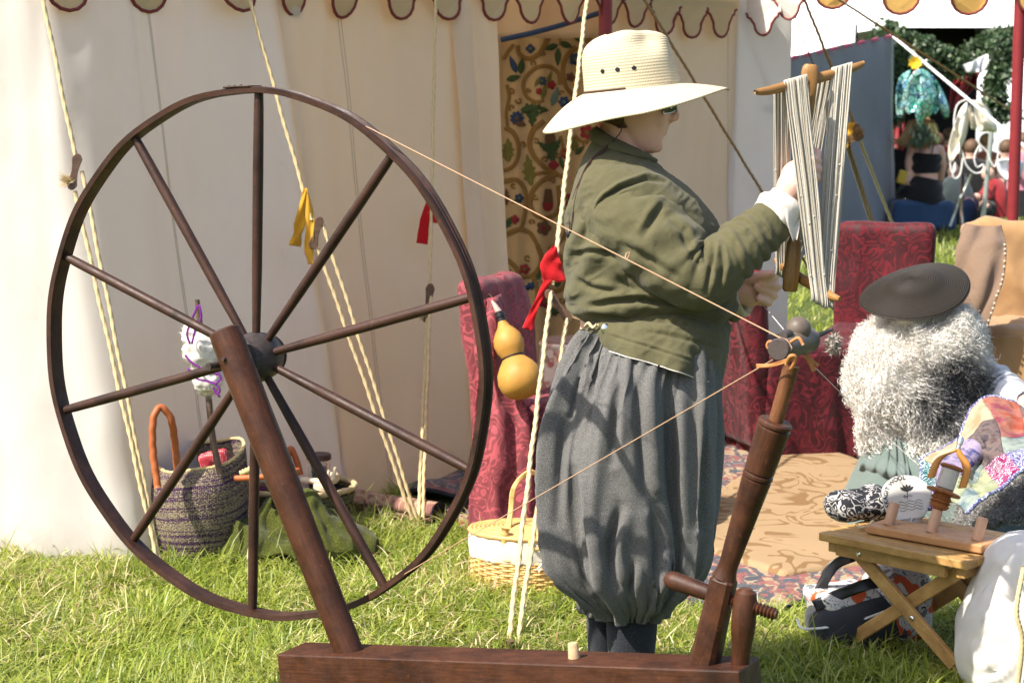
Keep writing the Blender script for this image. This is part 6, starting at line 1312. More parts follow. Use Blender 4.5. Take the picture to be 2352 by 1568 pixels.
# fleece: hide with curled locks
rowsF = [(716, 2100, 2200, .09), (740, 2062, 2232, .13), (780, 2016, 2254, .17), (830, 1982, 2272, .20), (890, 1960, 2286, .215), (950, 1976, 2286, .22), (1010, 1992, 2264, .215), (1070, 2012, 2226, .20), (1120, 2032, 2180, .18), (1150, 2042, 2150, .16)]
yF = [r[0] for r in rowsF]; Pn = np.zeros((70, 90, 3))
for i, y in enumerate(np.linspace(716, 1150, 70)):
    a, b, h = (float(interp(yF, [r[k] for r in rowsF], np.array([y]))[0]) for k in (1, 2, 3)); c = sq((a + b) / 2, y); rx_ = (b - a) / 2 * SY / F
    for j, t in enumerate(np.linspace(0, 2 * math.pi, 90, endpoint=False)): Pn[i, j] = (c.x + rx_ * .93 * math.cos(t), c.y + h * math.sin(t), c.z)
Nf = gridnormals(Pn, False, True); Nf *= np.sign((Nf[30, 0] * np.array([1, 0, 0])).sum()); Pn += Nf * (.045 * fbm(Pn, 6, 3, 3.0) + .03 * ridge(Pn * np.array([1, 1, .5]), 11, 2.0))[..., None]
def m_fleece(name, dark):
    n = NT(name); ge = n.n("ShaderNodeNewGeometry"); co = n.coord("Object")
    c = n.ramp(ge.outputs["Random Per Island"], [(0, (.70, .64, .54)), (.35, (.86, .83, .77)), (1, (.94, .93, .90))]); d = n.ramp(ge.outputs["Random Per Island"], [(0, (.05, .05, .055)), (.6, (.16, .155, .155)), (1, (.50, .48, .46))])
    sx = n.n("ShaderNodeSeparateXYZ"); n.l(co, sx.inputs[0])
    if dark is None: dv = n.n('ShaderNodeVectorMath', operation='DISTANCE'); n.l(n.warp(co, 7, .16), dv.inputs[0]); dv.inputs[1].default_value = tuple(at(2205, 925, 6.38)); fac = n.ramp(dv.outputs['Value'], [(.12, 1), (.20, 0)])
    else: fac = dark
    n.base(n.mix(c, d, fac), .85, .15, 0, .2); n.translucent(n.mix(c, d, fac), .35); return n.m
M_FLC = m_fleece("fleece_locks", None); M_FLG = m_fleece("fleece_locks_grey", .75)
grid("fleece_hide", Pn, M_FLC, per2, cv=True)
def locks(name, Pn, Nf, n, mat, parent, seed, L0=.045, wd=.0032):
    rr = np.random.RandomState(seed); I = rr.randint(0, Pn.shape[0], n); J = rr.randint(0, Pn.shape[1], n); v = np.zeros((n, 7, 2, 3)); ts = np.linspace(0, 1, 7)
    p = Pn[I, J] + rr.normal(0, .006, (n, 3)); nn = Nf[I, J]; dn = np.array([0, 0, -1.0])[None] + 1.1 * np.stack([vnoise(p, 14, 2.), vnoise(p, 14, 12.), vnoise(p, 14, 22.)], -1) + rr.normal(0, .22, (n, 3)); dn -= nn * (dn * nn).sum(1, keepdims=True); dn /= np.linalg.norm(dn, axis=1, keepdims=True); sd = np.cross(nn, dn)
    L = L0 * rr.uniform(.5, 1.3, n) * (1 + .5 * vnoise(p, 9, 5.)); r = rr.uniform(.004, .009, n); ph = rr.uniform(0, 6.28, n); turns = rr.uniform(1.0, 2.2, n) * rr.choice([-1, 1], n)
    for k, t in enumerate(ts):
        a = ph + turns * 6.28 * t; rt = r * (.5 + t)
        c = p + nn * (L * .55 * np.sin(t * 1.9))[:, None] + dn * (L * t)[:, None] + sd * (rt * np.cos(a))[:, None] + nn * (rt * np.sin(a))[:, None]
        w_ = (sd * np.cos(a + 1)[:, None] + nn * np.sin(a + 1)[:, None] + dn * .3) * (wd * (1 - .75 * t)); v[:, k, 0] = c - w_; v[:, k, 1] = c + w_
    base = (np.arange(n) * 14)[:, None, None]; q = np.array([[2 * k, 2 * k + 1, 2 * k + 3, 2 * k + 2] for k in range(6)])[None]
    return mk(name, v.reshape(-1, 3), (base + q).reshape(-1, 4), mat, parent)
Fsub = Pn[:, 45:]; o = locks("fleece_locks", Pn, Nf, 34000, M_FLC, per2, 5, .034, .0022); tag(o, kind="stuff")
# gown, sleeve, cap and hat
M_TEAL = m_cloth("teal_grey_gown", (.115, .15, .135), weave=600)
P = []
for i, u in enumerate(np.linspace(0, 1, 40)):
    a = spline([sq(2015, 1000, -.02), sq(1990, 1040, -.06), sq(1972, 1075, -.08), gnd(1985, 1140)], 40)[i]; b = spline([sq(2070, 1010, -.16), sq(2085, 1060, -.22), sq(2092, 1110, -.26), gnd(2105, 1170)], 40)[i]
    P.append([np.array(a) * (1 - q) + np.array(b) * q + np.array([0, -.035 * math.sin(q * 3.1) - .014 * math.sin(q * 30 + 1) * (.4 + .6 * (1 - u)), 0]) for q in np.linspace(0, 1, 50)])
grid("gown", np.array(P), M_TEAL, per2, thick=.003)
P = []
for s in np.linspace(0, 1, 30):
    y = 1000 + 190 * s; P.append([gnd(2130, 1185) * 0 + V(sq(2130, y).x + (.20 + .16 * s + .02 * math.sin(9 * t) * s) * math.cos(t), SY - .02 - .12 * s + (.17 + .14 * s + .02 * math.sin(9 * t) * s) * math.sin(t), max(.006, .32 * (1 - s))) for t in np.linspace(0, 2 * math.pi, 80, endpoint=False)])
grid("gown_skirt", np.array(P, float), M_TEAL, per2, cv=True)
sleeve([(2225, 850, .0, .075), (2262, 880, .0, .085), (2295, 910, -.05, .090), (2325, 925, -.11, .075), (2350, 928, -.17, .05), (2362, 922, -.19, .042)], "sleeve", per2, m_cloth("white_shirt", (.72, .72, .76), weave=700, transl=.25, wrinkle=.5), 2.7, .5, .9, 90, 60)
v, f, _ = sphere_arr(sq(2092, 712, -.06), .088, .095, .075, 20, 12); cp_ = mk("linen_cap", v, f, M_WHITE, per2)
M_DSTR = NT("dark_straw"); uvd = M_DSTR.coord("UV"); wv_ = M_DSTR.wave(uvd, 52, .4, 2, dire='Y'); wv2 = M_DSTR.wave(uvd, 75, .4, 2, dire='X'); M_DSTR.base(M_DSTR.mix((.006, .0045, .003), (.036, .027, .018), M_DSTR.mix(wv_, wv2, .5)), .6, .3); M_DSTR.bump(wv_, .8, .003); M_DSTR = M_DSTR.m
ta = math.radians(15); hX = V(math.cos(ta), 0, math.sin(ta)); hc2 = sq(2100, 668, -.05); hY = V(-math.sin(ta) * .55, .80, math.cos(ta) * .0).normalized(); hY = V(0, .90, .43) - hX * V(0, .90, .43).dot(hX); hY.normalize(); hZ = hX.cross(hY)
P = []
for r, h in [(1.0, -.010), (.99, -.002), (.9, .004), (.75, .010), (.62, .016), (.52, .026), (.46, .036), (.38, .042), (.26, .046), (.12, .047), (.01, .047)]:
    P.append([hc2 + hX * (.190 * r * math.cos(t)) + hY * (.165 * r * math.sin(t)) + hZ * (h + .010 * math.sin(2 * t + .6) * r * r) for t in np.linspace(0, 2 * math.pi, 72, endpoint=False)])
o = grid("dark_hat", np.array(P, float), M_DSTR, per2, cv=True); m = o.modifiers.new("s", 'SOLIDIFY'); m.thickness = .004; m = o.modifiers.new("ss", 'SUBSURF'); m.levels = m.render_levels = 1
lay = o.data.uv_layers[0]; li = np.empty(len(o.data.loops), np.int32); o.data.loops.foreach_get("vertex_index", li); rl = np.array([.19, .188, .171, .142, .118, .10, .08, .065, .05, .03, 0]); lay.data.foreach_set("uv", np.stack([(li % 72) / 72 * .9, rl[li // 72]], -1).astype(np.float32).ravel())
turned("stool_seat", gnd(2115, 1150) + UP * .26, gnd(2115, 1150) + UP * .30, [(0, .17), (1, .17)], M_DARKW, None, 24); so = [x for x in C.objects if x.name.startswith("stool_seat")][0]; so.name = "low_stool"; tag(so, "low round wooden stool hidden under the person in the fleece", "stool")
for k in range(3): turned("leg", gnd(2115, 1150) + V(.13 * math.cos(k * 2.1), .13 * math.sin(k * 2.1), 0), gnd(2115, 1150) + V(.10 * math.cos(k * 2.1), .10 * math.sin(k * 2.1), .262), [(0, .014), (1, .018)], M_DARKW, so, 10)
# grey fleece lying by the quilt
P = np.zeros((40, 50, 3)); 
for i, u in enumerate(np.linspace(0, 1, 40)):
    for j, v_ in enumerate(np.linspace(0, 1, 50)): P[i, j] = at(2215 + 200 * u, 1225 - 40 * u - (90 + 55 * u) * v_, 5.95 + .35 * v_)
P[..., 2] += .02 * fbm(P, 8, 3, 2.0); Ng = gridnormals(P); Ng *= np.sign(Ng[20, 25, 2] + 1e-9)
fl2 = tag(grid("grey_fleece", P, M_FLG, None, thick=.01), "curly dark grey fleece spread under the patchwork quilt", "fleece"); tag(locks("fleece_locks", P, Ng, 4500, M_FLG, fl2, 8), kind="stuff")
# ================================================================ PATCHWORK QUILT
def m_batik(name, c1, c2, c3, sc_=14, scroll=False):
    n = NT(name); co = n.coord("Object"); wv = n.warp(co, 9, .06); c = n.ramp(n.noise(wv, sc_, 3), [(.35, c1), (.5, c2), (.65, c3)])
    if scroll: c = n.mix(c, (.75, .85, .85), n.ramp(n.math('SINE', n.math('MULTIPLY', n.noise(n.warp(co, 30, .03), 30, 1, .5, 1.5), 40)), [(.80, 0), (.88, .9)]))
    n.base(c, .85, .2); n.bump(n.noise(co, 22, 4), .5, .01); return n.m
BT = [m_batik("patch_cream", (0.276, 0.201, 0.116), (0.357, 0.304, 0.215), (0.330, 0.246, 0.161)), m_batik("patch_coral", (0.246, 0.053, 0.031), (0.276, 0.116, 0.081), (0.201, 0.045, 0.063)), m_batik("patch_teal", (0.009, 0.058, 0.071), (0.022, 0.098, 0.103), (0.009, 0.045, 0.067), 14, True), m_batik("patch_lilac", (0.187, 0.143, 0.246), (0.268, 0.223, 0.294), (0.045, 0.045, 0.134), 30), m_batik("patch_green", (0.187, 0.205, 0.107), (0.276, 0.286, 0.179), (0.125, 0.161, 0.107)), m_batik("patch_violet", (0.063, 0.045, 0.152), (0.125, 0.107, 0.232), (0.045, 0.053, 0.161), 24, True), m_batik("patch_magenta", (0.161, 0.009, 0.071), (0.232, 0.045, 0.116), (0.134, 0.009, 0.089), 20, True), m_batik("patch_sage", (0.134, 0.170, 0.152), (0.232, 0.259, 0.223), (0.089, 0.134, 0.152)), m_batik("patch_dusk", (0.071, 0.045, 0.045), (0.134, 0.098, 0.089), (0.053, 0.045, 0.053), 24), m_batik("patch_peach", (0.268, 0.161, 0.107), (0.312, 0.223, 0.161), (0.201, 0.098, 0.071))]
ql = thing("patchwork_quilt", "bright patchwork quilt of teal, coral, cream and violet batik pieces bundled before the fleece", "quilt", gnd(2240, 1240))
QG = [[(2080, 1150, 5.6), (2128, 1068, 5.8), (2180, 1000, 5.95), (2262, 938, 6.05), (2335, 952, 6.05), (2420, 958, 6.1)],
      [(2130, 1152, 5.5), (2190, 1082, 5.62), (2240, 1030, 5.74), (2296, 985, 5.80), (2352, 985, 5.84), (2420, 982, 5.9)],
      [(2188, 1160, 5.46), (2226, 1118, 5.56), (2256, 1066, 5.70), (2310, 1044, 5.62), (2362, 1022, 5.68), (2420, 1008, 5.75)],
      [(2222, 1190, 5.38), (2262, 1166, 5.40), (2302, 1132, 5.46), (2346, 1098, 5.50), (2395, 1070, 5.56), (2440, 1055, 5.6)]]
Qp = np.array([[tuple(at(*c)) for c in r] for r in QG]); nu_, nv_ = 100, 60
T1_ = np.array([spline(r, nu_) for r in Qp]); Q3 = np.array([spline(T1_[:, k], nv_) for k in range(nu_)])
Nq = gridnormals(Q3); Nq *= -np.sign(Nq[50, 30, 1]); Q3 += Nq * (.030 * ridge(Q3 * np.array([1, .6, 1]), 5.5, 3.3) + .012 * fbm(Q3, 13, 3, 1.5))[..., None]
order = [2, 0, 0, 1, 8, 3, 3, 8, 1, 9, 4, 7, 8, 7, 0, 7, 4, 6, 5, 5]
cu_, cv_ = np.linspace(0, nu_ - 1, 6).astype(int), np.linspace(0, nv_ - 1, 5).astype(int)
for b in range(4):
    for a in range(5): grid("patch", Q3[cu_[a]:cu_[a + 1] + 1, cv_[b]:cv_[b + 1] + 1], BT[order[(a + 5 * b) % 20]], ql, thick=.004)
tube("quilt_binding", Q3[:, 0], .006, BT[5], ql, 6); tube("quilt_binding", Q3[:, -1], .006, BT[5], ql, 6)
# ================================================================ FOLDING STOOL WITH THE BOBBIN RACK
M_PINE = m_wood("acacia_slat", (.30, .155, .045), (.52, .31, .11), wear=(.58, .40, .18)); M_PEG = m_wood("peg_wood", (.44, .23, .13), (.56, .33, .20))
TZ = .345; fl_, fr_ = gnd(1880, 1222, TZ), gnd(2221, 1290, TZ); fx = (fr_ - fl_).normalized(); LW = (fr_ - fl_).length; fy = V(-fx.y, fx.x, 0); DPT = .36
sto = thing("folding_stool", "folding slatted wooden stool with crossed legs holding the bobbin rack", "stool", V(fl_.x, fl_.y, 0) + fx * .2 + fy * .15)
for k in range(7):
    y0 = k * (DPT / 7); wd_ = DPT / 7 - (.007 if k else .004)
    c = fl_ + fx * LW / 2 + fy * (y0 + wd_ / 2) - UP * .011
    if k == 0: wd_ += .0
    box("slat", c, fx * LW / 2, fy * wd_ / 2, UP * .011, M_PINE, sto, .003)
for x in (.03, LW - .03): box("batten", fl_ + fx * x + fy * DPT / 2 - UP * .037, fx * .012, fy * (DPT / 2 - .02), UP * .0145, M_PINE, sto, .002)
box("apron", fl_ + fx * LW * .46 + fy * .030 - UP * .042, fx * LW * .37, fy * .009, UP * .017, M_PINE, sto, .002)
for yv in (.045, DPT - .05):
    s_ = 0 if yv < .1 else 1
    a, b = fl_ + fx * .075 + fy * yv - UP * .03, V(0, 0, 0) + (fl_ + fx * (LW + .02) + fy * yv); b = V(b.x, b.y, .0)
    c, d = fl_ + fx * (LW - .04) + fy * (yv + .026) - UP * .03, (fl_ + fx * .0 + fy * (yv + .026)); d = V(d.x, d.y, 0)
    l1 = beam("leg", b, a, .036, .017, fy, M_PINE, sto, .003); l2 = beam("leg", d, c, .036, .017, fy, M_PINE, sto, .003)
    if s_ == 0: LEGB, LEGA = b, a
    pv = (a + b) / 2 - fy * .010; turned("bolt", pv + fy * .002, pv - fy * .004, [(0, .007), (.6, .007), (1, .004)], M_SIL, sto, 12)
bt = fl_ + fx * .115 + fy * .020 - UP * .042; turned("bolt", bt + fy * .002, bt - fy * .004, [(0, .007), (.6, .007), (1, .004)], M_SIL, sto, 12)
for t_ in (.12,): beam("stretcher", LEGB + (LEGA - LEGB) * t_ + fy * .01, LEGB + (LEGA - LEGB) * t_ + fy * (DPT - .09), .045, .016, fx, M_ROD, sto)
def text_polys(body, size, bold=0.0):
    cu = bpy.data.curves.new("lettering", 'FONT'); cu.body = body; cu.size = size; cu.align_x = 'CENTER'; cu.resolution_u = 3; cu.offset = bold
    ob = bpy.data.objects.new("lettering", cu); C.objects.link(ob); dg = bpy.context.evaluated_depsgraph_get(); me = bpy.data.meshes.new_from_object(ob.evaluated_get(dg)); v = [x.co.copy() for x in me.vertices]; f = [list(p.vertices) for p in me.polygons]
    bpy.data.objects.remove(ob); bpy.data.meshes.remove(me); return v, f
M_INK = m_plain("printed_ink", (.012, .012, .014), .8); M_BURN = m_plain("burnt_mark", (.10, .045, .015), .8)
ld = (LEGB - LEGA).normalized(); lface = -fy; lsd = ld.cross(lface).normalized()
v, f = text_polys("Mel", .040); cm = LEGA.lerp(LEGB, .87) + lface * .0095
up_ = -lsd if (-lsd).z > 0 else lsd
mk("lettering", [cm + ld * p.x + up_ * (p.y - .012) for p in v], f, M_BURN, sto, False)
# bobbin rack
K0, K1 = gnd(1985, 1223, TZ + .004), gnd(2255, 1272, TZ + .004); kx = (K1 - K0).normalized(); ky = V(-kx.y, kx.x, 0); KL = (K1 - K0).length; M_MAPLE = m_wood("rack_wood", (.40, .19, .075), (.54, .29, .13))
rk = thing("bobbin_rack", "wooden bobbin rack board with three pegs lying on the folding stool", "bobbin rack", K0)
box("board", K0 + kx * KL / 2 + ky * .058 + UP * .011, kx * KL / 2, ky * .058, UP * .011, M_MAPLE, rk, .004)
pegs = []
for t_ in (.13, .50, .88):
    b = K0 + kx * KL * t_ + ky * .048 + UP * .02; d = (UP + V(.28, .15, 0)).normalized(); pegs.append((b, d)); turned("peg", b, b + d * .062, [(0, .0145), (.93, .0145), (1, .012)], M_PEG, rk, 18)
# flyer bobbin standing on the middle peg
M_CHER = m_wood("bobbin_cherry", (.20, .065, .022), (.34, .13, .045), rough=.3); b0, bd_ = pegs[1]; b0 = b0 + bd_ * .058; bx = (V(.36, .22, 1)).normalized()
bo = thing("flyer_bobbin", "reddish wooden flyer bobbin wound with white yarn standing on the middle peg", "bobbin", b0)
turned("whorl", b0, b0 + bx * .060, [(0, .010), (.1, .014), (.15, .022), (.3, .027), (.35, .022), (.42, .029), (.5, .023), (.58, .029), (.66, .024), (.76, .022), (.8, .044), (.9, .046), (.95, .040), (1, .02)], M_CHER, bo, 30)
turned("wound_yarn", b0 + bx * .058, b0 + bx * .118, [(0, .016), (.1, .022), (.5, .0235), (.9, .021), (1, .016)], M_YARN, bo, 24); mby = MB()
mby.add(*tube_arr([b0 + bx * (.062 + .052 * t) + (V(1, 0, 0) - bx * bx.x).normalized() * (.0232 * math.cos(t * 160)) + bx.cross(V(1, 0, 0)).normalized() * (.0232 * math.sin(t * 160)) for t in np.linspace(0, 1, 460)], .0012, 4)); mby.build("wound_yarn", M_WHITE, bo)
turned("end_disc", b0 + bx * .116, b0 + bx * .126, [(0, .028), (.5, .031), (1, .026)], M_CHER, bo, 26)
turned("orifice", b0 + bx * .170, b0 + bx * .205, [(0, .006), (.4, .006), (.45, .008), (.9, .008), (1, .006)], M_SIL, bo, 14)
fs = (V(1, -.25, 0) - bx * V(1, -.25, 0).dot(bx)).normalized()
for sg in (1, -1):
    pts = [b0 + bx * .172, b0 + bx * .160 + fs * .010 * sg, b0 + bx * .140 + fs * .032 * sg, b0 + bx * .115 + fs * .041 * sg, b0 + bx * .078 + fs * .042 * sg]
    S_ = spline(pts, 26); P = []
    for i in range(26):
        w_ = .009 + .007 * min(1, i / 12); P.append([S_[i] + np.array(bx.cross(fs)) * (.0065 * math.cos(a)) + np.array(fs * .8 + bx * .35) * (w_ * .8 * math.sin(a)) for a in np.linspace(0, 6.28, 10, endpoint=False)])
    grid("flyer_arm", np.array(P), m_wood("flyer_orange", (.40, .15, .025), (.55, .23, .04)) if sg == 1 else bpy.data.materials["flyer_orange"], bo, cv=True)
    if sg == 1:
        for k in range(7): 
            c = b0 + bx * (.08 + .011 * k) + fs * .034; tube("hook", spline([c + fs * .004, c - fs * .003 + bx * .002, c - fs * .006 - bx * .002, c - fs * .002 - bx * .003], 8), .0009, M_BLK, bo, 5)
# project bag with its printed round label
M_PAIS = NT("paisley_print"); co = M_PAIS.coord("Object"); M_PAIS.base(M_PAIS.mix((.018, .018, .022), (.42, .40, .38), M_PAIS.ramp(M_PAIS.math('SINE', M_PAIS.math('MULTIPLY', M_PAIS.noise(M_PAIS.warp(co, 25, .04), 26, 1.5, .5, 1.4), 34)), [(.45, 0), (.55, 1)])), .85, .2); M_PAIS.bump(M_PAIS.noise(co, 20, 4), .6, .015); M_PAIS = M_PAIS.m
tz_ = TZ + .004; bg0 = gnd(1985, 1192, tz_)
pbag = thing("project_bag", "black and white paisley drawstring bag with a round printed white label on the stool", "bag", bg0)
soft_box("bag_body", bg0 + V(-.005, .03, .036), V(.085, .03, 0), V(-.02, .05, 0), V(0, 0, .036), .034, 26, M_PAIS, pbag, wrinkle(.010, 14, 3)); soft_box("bag_body", gnd(2125, 1190, tz_) + V(.0, .075, .036), V(.075, .01, 0), V(0, .02, 0), V(0, 0, .030), .018, 16, m_batik("bag_purple", (.10, .015, .22), (.20, .05, .34), (.06, .01, .16), 40, True), pbag, wrinkle(.005, 16, 6))
soft_box("bag_body", gnd(2055, 1190, tz_) + V(.0, .065, .030), V(.05, .01, 0), V(0, .02, 0), V(0, 0, .026), .018, 16, m_batik("bag_blue", (.02, .03, .08), (.10, .13, .22), (.5, .5, .55), 34, True), pbag, wrinkle(.005, 16, 7))
tube("drawstring", spline([gnd(1966, 1214, tz_) + UP * .012, gnd(1978, 1216, tz_) + UP * .004, gnd(1995, 1210, tz_) + UP * .006, gnd(2005, 1206, tz_) + UP * .012], 16), .0045, M_ROPE, pbag, 6)
lc = at(2082, 1142, 5.0); ln = (CAM - lc).normalized(); ln = (ln + UP * .25).normalized(); lxv = V(1, .12, 0); lxv = (lxv - ln * lxv.dot(ln)).normalized(); lyv = ln.cross(lxv); LR = .066
def lab(x, y, o=0.0): return lc + lxv * x + lyv * y + ln * (o + .006 * math.sin(x * 60) * math.cos(y * 40 + 1))
ring = [(LR * (1 + .05 * math.sin(5 * a + 1)) * math.cos(a), LR * (.98 + .04 * math.sin(3 * a)) * math.sin(a) * (1.0 if math.sin(a) > 0 else 1.12)) for a in np.linspace(0, 6.2832, 48, endpoint=False)]
P = np.array([[lab(x * r, y * r) for r in np.linspace(.02, 1, 10)] for x, y in ring], float); lb = grid("round_label", P, m_cloth("label_cotton", (.52, .49, .45), weave=900), pbag, cu=True, thick=.002)
def print_on(v, f, name="printed_mark"): mk(name, v, f, M_INK, lb, False)
a_ = math.radians(205)
for ch in "SKAGIT WOOL":
    wdt = {"I": .36, " ": .45, "W": 1.15, "O": .95, "G": .9, "A": .9}.get(ch, .8) * .0125; a_ -= wdt / 2 / (LR * .80)
    if ch != " ":
        v, f = text_polys(ch, .0165, .0002); rot = a_ - math.pi / 2
        def tr(p): x, y = p.x, p.y + LR * .76; return (x * math.cos(rot) - y * math.sin(rot), x * math.sin(rot) + y * math.cos(rot))
        print_on([lab(*tr(p), .0022) for p in v], f, "lettering")
    a_ -= wdt / 2 / (LR * .80)
v, f = text_polys("wool goods", .015); print_on([lab(p.x + p.y * .3 + .008, p.y * .9 - LR * .98, .0022) for p in v], f, "lettering")
def stroke(pts, wd_):
    pts = np.array(pts, float); t = np.gradient(pts, axis=0); t /= np.linalg.norm(t, axis=1, keepdims=True) + 1e-9; nn = np.stack([-t[:, 1], t[:, 0]], -1) * wd_ / 2
    n = len(pts); v = [lab(*(p + q), .0022) for p, q in zip(pts, nn)] + [lab(*(p - q), .0022) for p, q in zip(pts, nn)]; print_on(v, [(i, i + 1, n + i + 1, n + i) for i in range(n - 1)])
for k in range(4): stroke([(-.022 + .062 * t, -.012 - .0075 * k + .0022 * math.sin(t * 17 + k * .7)) for t in np.linspace(0, 1, 30)], .0012)
for a in (-.9, -.45, 0, .45, .9):
    c = (.004, .016); L = .024; pts = []
    v = [lab(c[0] + math.sin(a) * L * s + math.cos(a) * w_, c[1] + math.cos(a) * L * s * .9 - math.sin(a) * w_, .0024) for s, w_ in ((0, 0), (.4, .0034), (.75, .003), (1, 0), (.75, -.003), (.4, -.0034))]; print_on(v, [list(range(6))])
stroke([(.004, .018), (.003, .005), (.001, -.006)], .0014)
for s in (-1, 1): stroke([(.003, .002), (.003 + .008 * s, .006), (.003 + .012 * s, .003), (.003 + .006 * s, .000)], .0012); stroke([(.003, .016), (.003 + .016 * s, .022)], .0009)
# ================================================================ BACKPACK UNDER THE STOOL
M_GREYB = m_cloth("charcoal_canvas", (.032, .034, .040), weave=600); M_FLOR = NT("floral_print"); co = M_FLOR.coord("Object"); wv = M_FLOR.warp(co, 22, .03)
M_FLOR.base(M_FLOR.mix(M_FLOR.mix(M_FLOR.mix((.60, .57, .54), (.02, .02, .022), M_FLOR.ramp(M_FLOR.math('SINE', M_FLOR.math('MULTIPLY', M_FLOR.noise(wv, 30, 1, .5, 1), 42)), [(.90, 0), (.94, 1)])), (.16, .17, .18), M_FLOR.ramp(M_FLOR.noise(co, 24, 1), [(.60, 0), (.62, 1)])), (.55, .10, .035), M_FLOR.ramp(M_FLOR.noise(wv, 13, 1), [(.57, 0), (.59, 1)])), .85, .2); M_FLOR = M_FLOR.m
bk0 = gnd(1965, 1500); bpk = thing("backpack", "charcoal backpack with floral printed panels lying under the folding stool", "backpack", bk0)
bx_ = V(.93, .36, 0).normalized(); by_ = V(-.36, .93, 0).normalized()
def bshape(q, h):
    q = q.copy(); s = q[:, 0] / h[0]; q[:, 2] *= 1 + .30 * s; q[:, 2] += .05 * (s + 1) * h[2]; q[:, 1] *= 1 - .12 * s * s; return q
soft_box("pack_body", bk0 + V(.03, .05, .085), bx_ * .165, by_ * .085, UP * .075, .06, 30, M_GREYB, bpk, wrinkle(.006, 9, 4), bshape)
soft_box("print_panel", bk0 + V(-.020, .045, .125), bx_ * .095, by_ * .074, V(-.018, 0, .052), .03, 20, M_FLOR, bpk, wrinkle(.004, 12, 5)); soft_box("print_panel", bk0 + V(.125, .09, .115), bx_ * .085, by_ * .085, UP * .105, .06, 24, M_FLOR, bpk, wrinkle(.006, 10, 6))
strip("strap", [bk0 + V(-.10, .02, .165), bk0 + V(-.06, .03, .235), bk0 + V(.01, .05, .262), bk0 + V(.05, .08, .26)], [.03] * 4, M_BLK, bpk, 24, wob=.001); strip("strap", [bk0 + V(-.12, -.03, .14), bk0 + V(-.05, -.035, .175), bk0 + V(.04, -.03, .205), bk0 + V(.09, -.01, .19)], [.032] * 4, M_BLK, bpk, 24, wob=.001)
tube("piping", spline([bk0 + V(-.165, -.02, .10), bk0 + V(-.145, -.055, .085), bk0 + V(-.03, -.055, .10), bk0 + V(.10, -.02, .135), bk0 + V(.20, .03, .17)], 40), .0035, M_ROPEW, bpk, 8)
# ================================================================ WHITE SACK
M_SACK = m_cloth("cotton_sack", (.76, .72, .66), weave=900, transl=.2, wrinkle=.8, bump=.25); rs = [(1232, 2320, 2440, .08), (1262, 2290, 2460, .12), (1310, 2268, 2470, .16), (1370, 2236, 2490, .20), (1440, 2204, 2510, .22), (1500, 2196, 2515, .225), (1560, 2212, 2500, .21), (1610, 2240, 2480, .18), (1640, 2275, 2440, .13)]
ysk = [r[0] for r in rs]; P = np.zeros((70, 110, 3))
for i, y in enumerate(np.linspace(1232, 1640, 70)):
    a, b, h = (float(interp(ysk, [r[k] for r in rs], np.array([y]))[0]) for k in (1, 2, 3)); c = at((a + b) / 2, y, 4.62); rx_ = (b - a) / 2 * 4.5 / F
    for j, t in enumerate(np.linspace(0, 2 * math.pi, 110, endpoint=False)): P[i, j] = (c.x + rx_ * math.cos(t), c.y + h * math.sin(t), max(c.z, .004))
N_ = gridnormals(P, False, True); N_ *= np.sign((N_[35, 0] * np.array([1, 0, 0])).sum()); P += N_ * (.015 * ridge(P * np.array([1, 1, .6]), 5, 2.5) + .007 * fbm(P, 14, 3, 1))[..., None]; P = creases(P, N_, [([(2320, 1260), (2290, 1330), (2262, 1400)], .024, 9), ([(2345, 1290), (2325, 1370), (2300, 1440)], .026, 10), ([(2300, 1290), (2270, 1330), (2240, 1380)], .018, 7), ([(2350, 1400), (2320, 1470), (2290, 1520)], .018, 10), ([(2260, 1420), (2250, 1480), (2262, 1540)], .014, 9), ([(2330, 1500), (2290, 1540), (2250, 1556)], .014, 8), ([(2290, 1420), (2270, 1450), (2230, 1470)], .010, 7)]); P[..., 2] = np.maximum(P[..., 2], .004)
P[0] = P[0].mean(0) + (P[0] - P[0].mean(0)) * .2
sk = thing("cotton_sack", "bulging white cotton sack standing beside the folding stool", "sack", (P[-1].mean(0)[0], P[-1].mean(0)[1], 0)); grid("sack_cloth", P, M_SACK, sk, cv=True)
tube("sack_cord", spline([at(2352, 1300, 4.4), at(2335, 1400, 4.38), at(2348, 1470, 4.38), at(2338, 1570, 4.39)], 40), .006, M_ROPE, sk, 8, lobes=3, twist=160)
mby = MB(); mby.add(*tube_arr([h0 + hd * .14 - UP * .03, sq(1985, 955, -.22), at(2110, 1068, 5.9)], .0011, 6)); tag(mby.build("yarn_strand", M_THR, None), "single pale yarn strand crossing from the spindle to the fleece", "yarn")
# ================================================================ FAIRGROUND BEHIND
M_TARP = m_cloth("grey_tarp", (.20, .20, .235), weave=200, wrinkle=.6, bump=.5); M_WTENT = m_plain("marquee_white", (.88, .88, .88), .7, .03, 2); M_DARKB = m_plain("interior_shade", (.022, .016, .015), .95, .4, 3)
M_ALU = m_plain("pale_metal_pole", (.42, .46, .42), .4, .1, 20, 0, .5, .5); M_PINK = m_plain("pink_tape", (.42, .06, .12), .8)
ta_, tb_ = gnd(1800, 604), gnd(2050, 530); tpn = V((tb_ - ta_).y, -(tb_ - ta_).x, 0).normalized()
def tq(px, py, o=0.0): return onplane(px, py, ta_ + tpn * o, tpn)
tarp = thing("tarpaulin_wall", "grey tarpaulin side wall of the neighbouring stall with pink ties along its top", "tarpaulin", ta_)
P = np.zeros((60, 40, 3))
for i, u in enumerate(np.linspace(0, 1, 60)):
    top = tq(1790 + 262 * u, 136 - 58 * u); bot = tq(1790 + 262 * u, 604 - 76 * u)
    for j, v_ in enumerate(np.linspace(0, 1, 40)): P[i, j] = bot.lerp(top, v_)
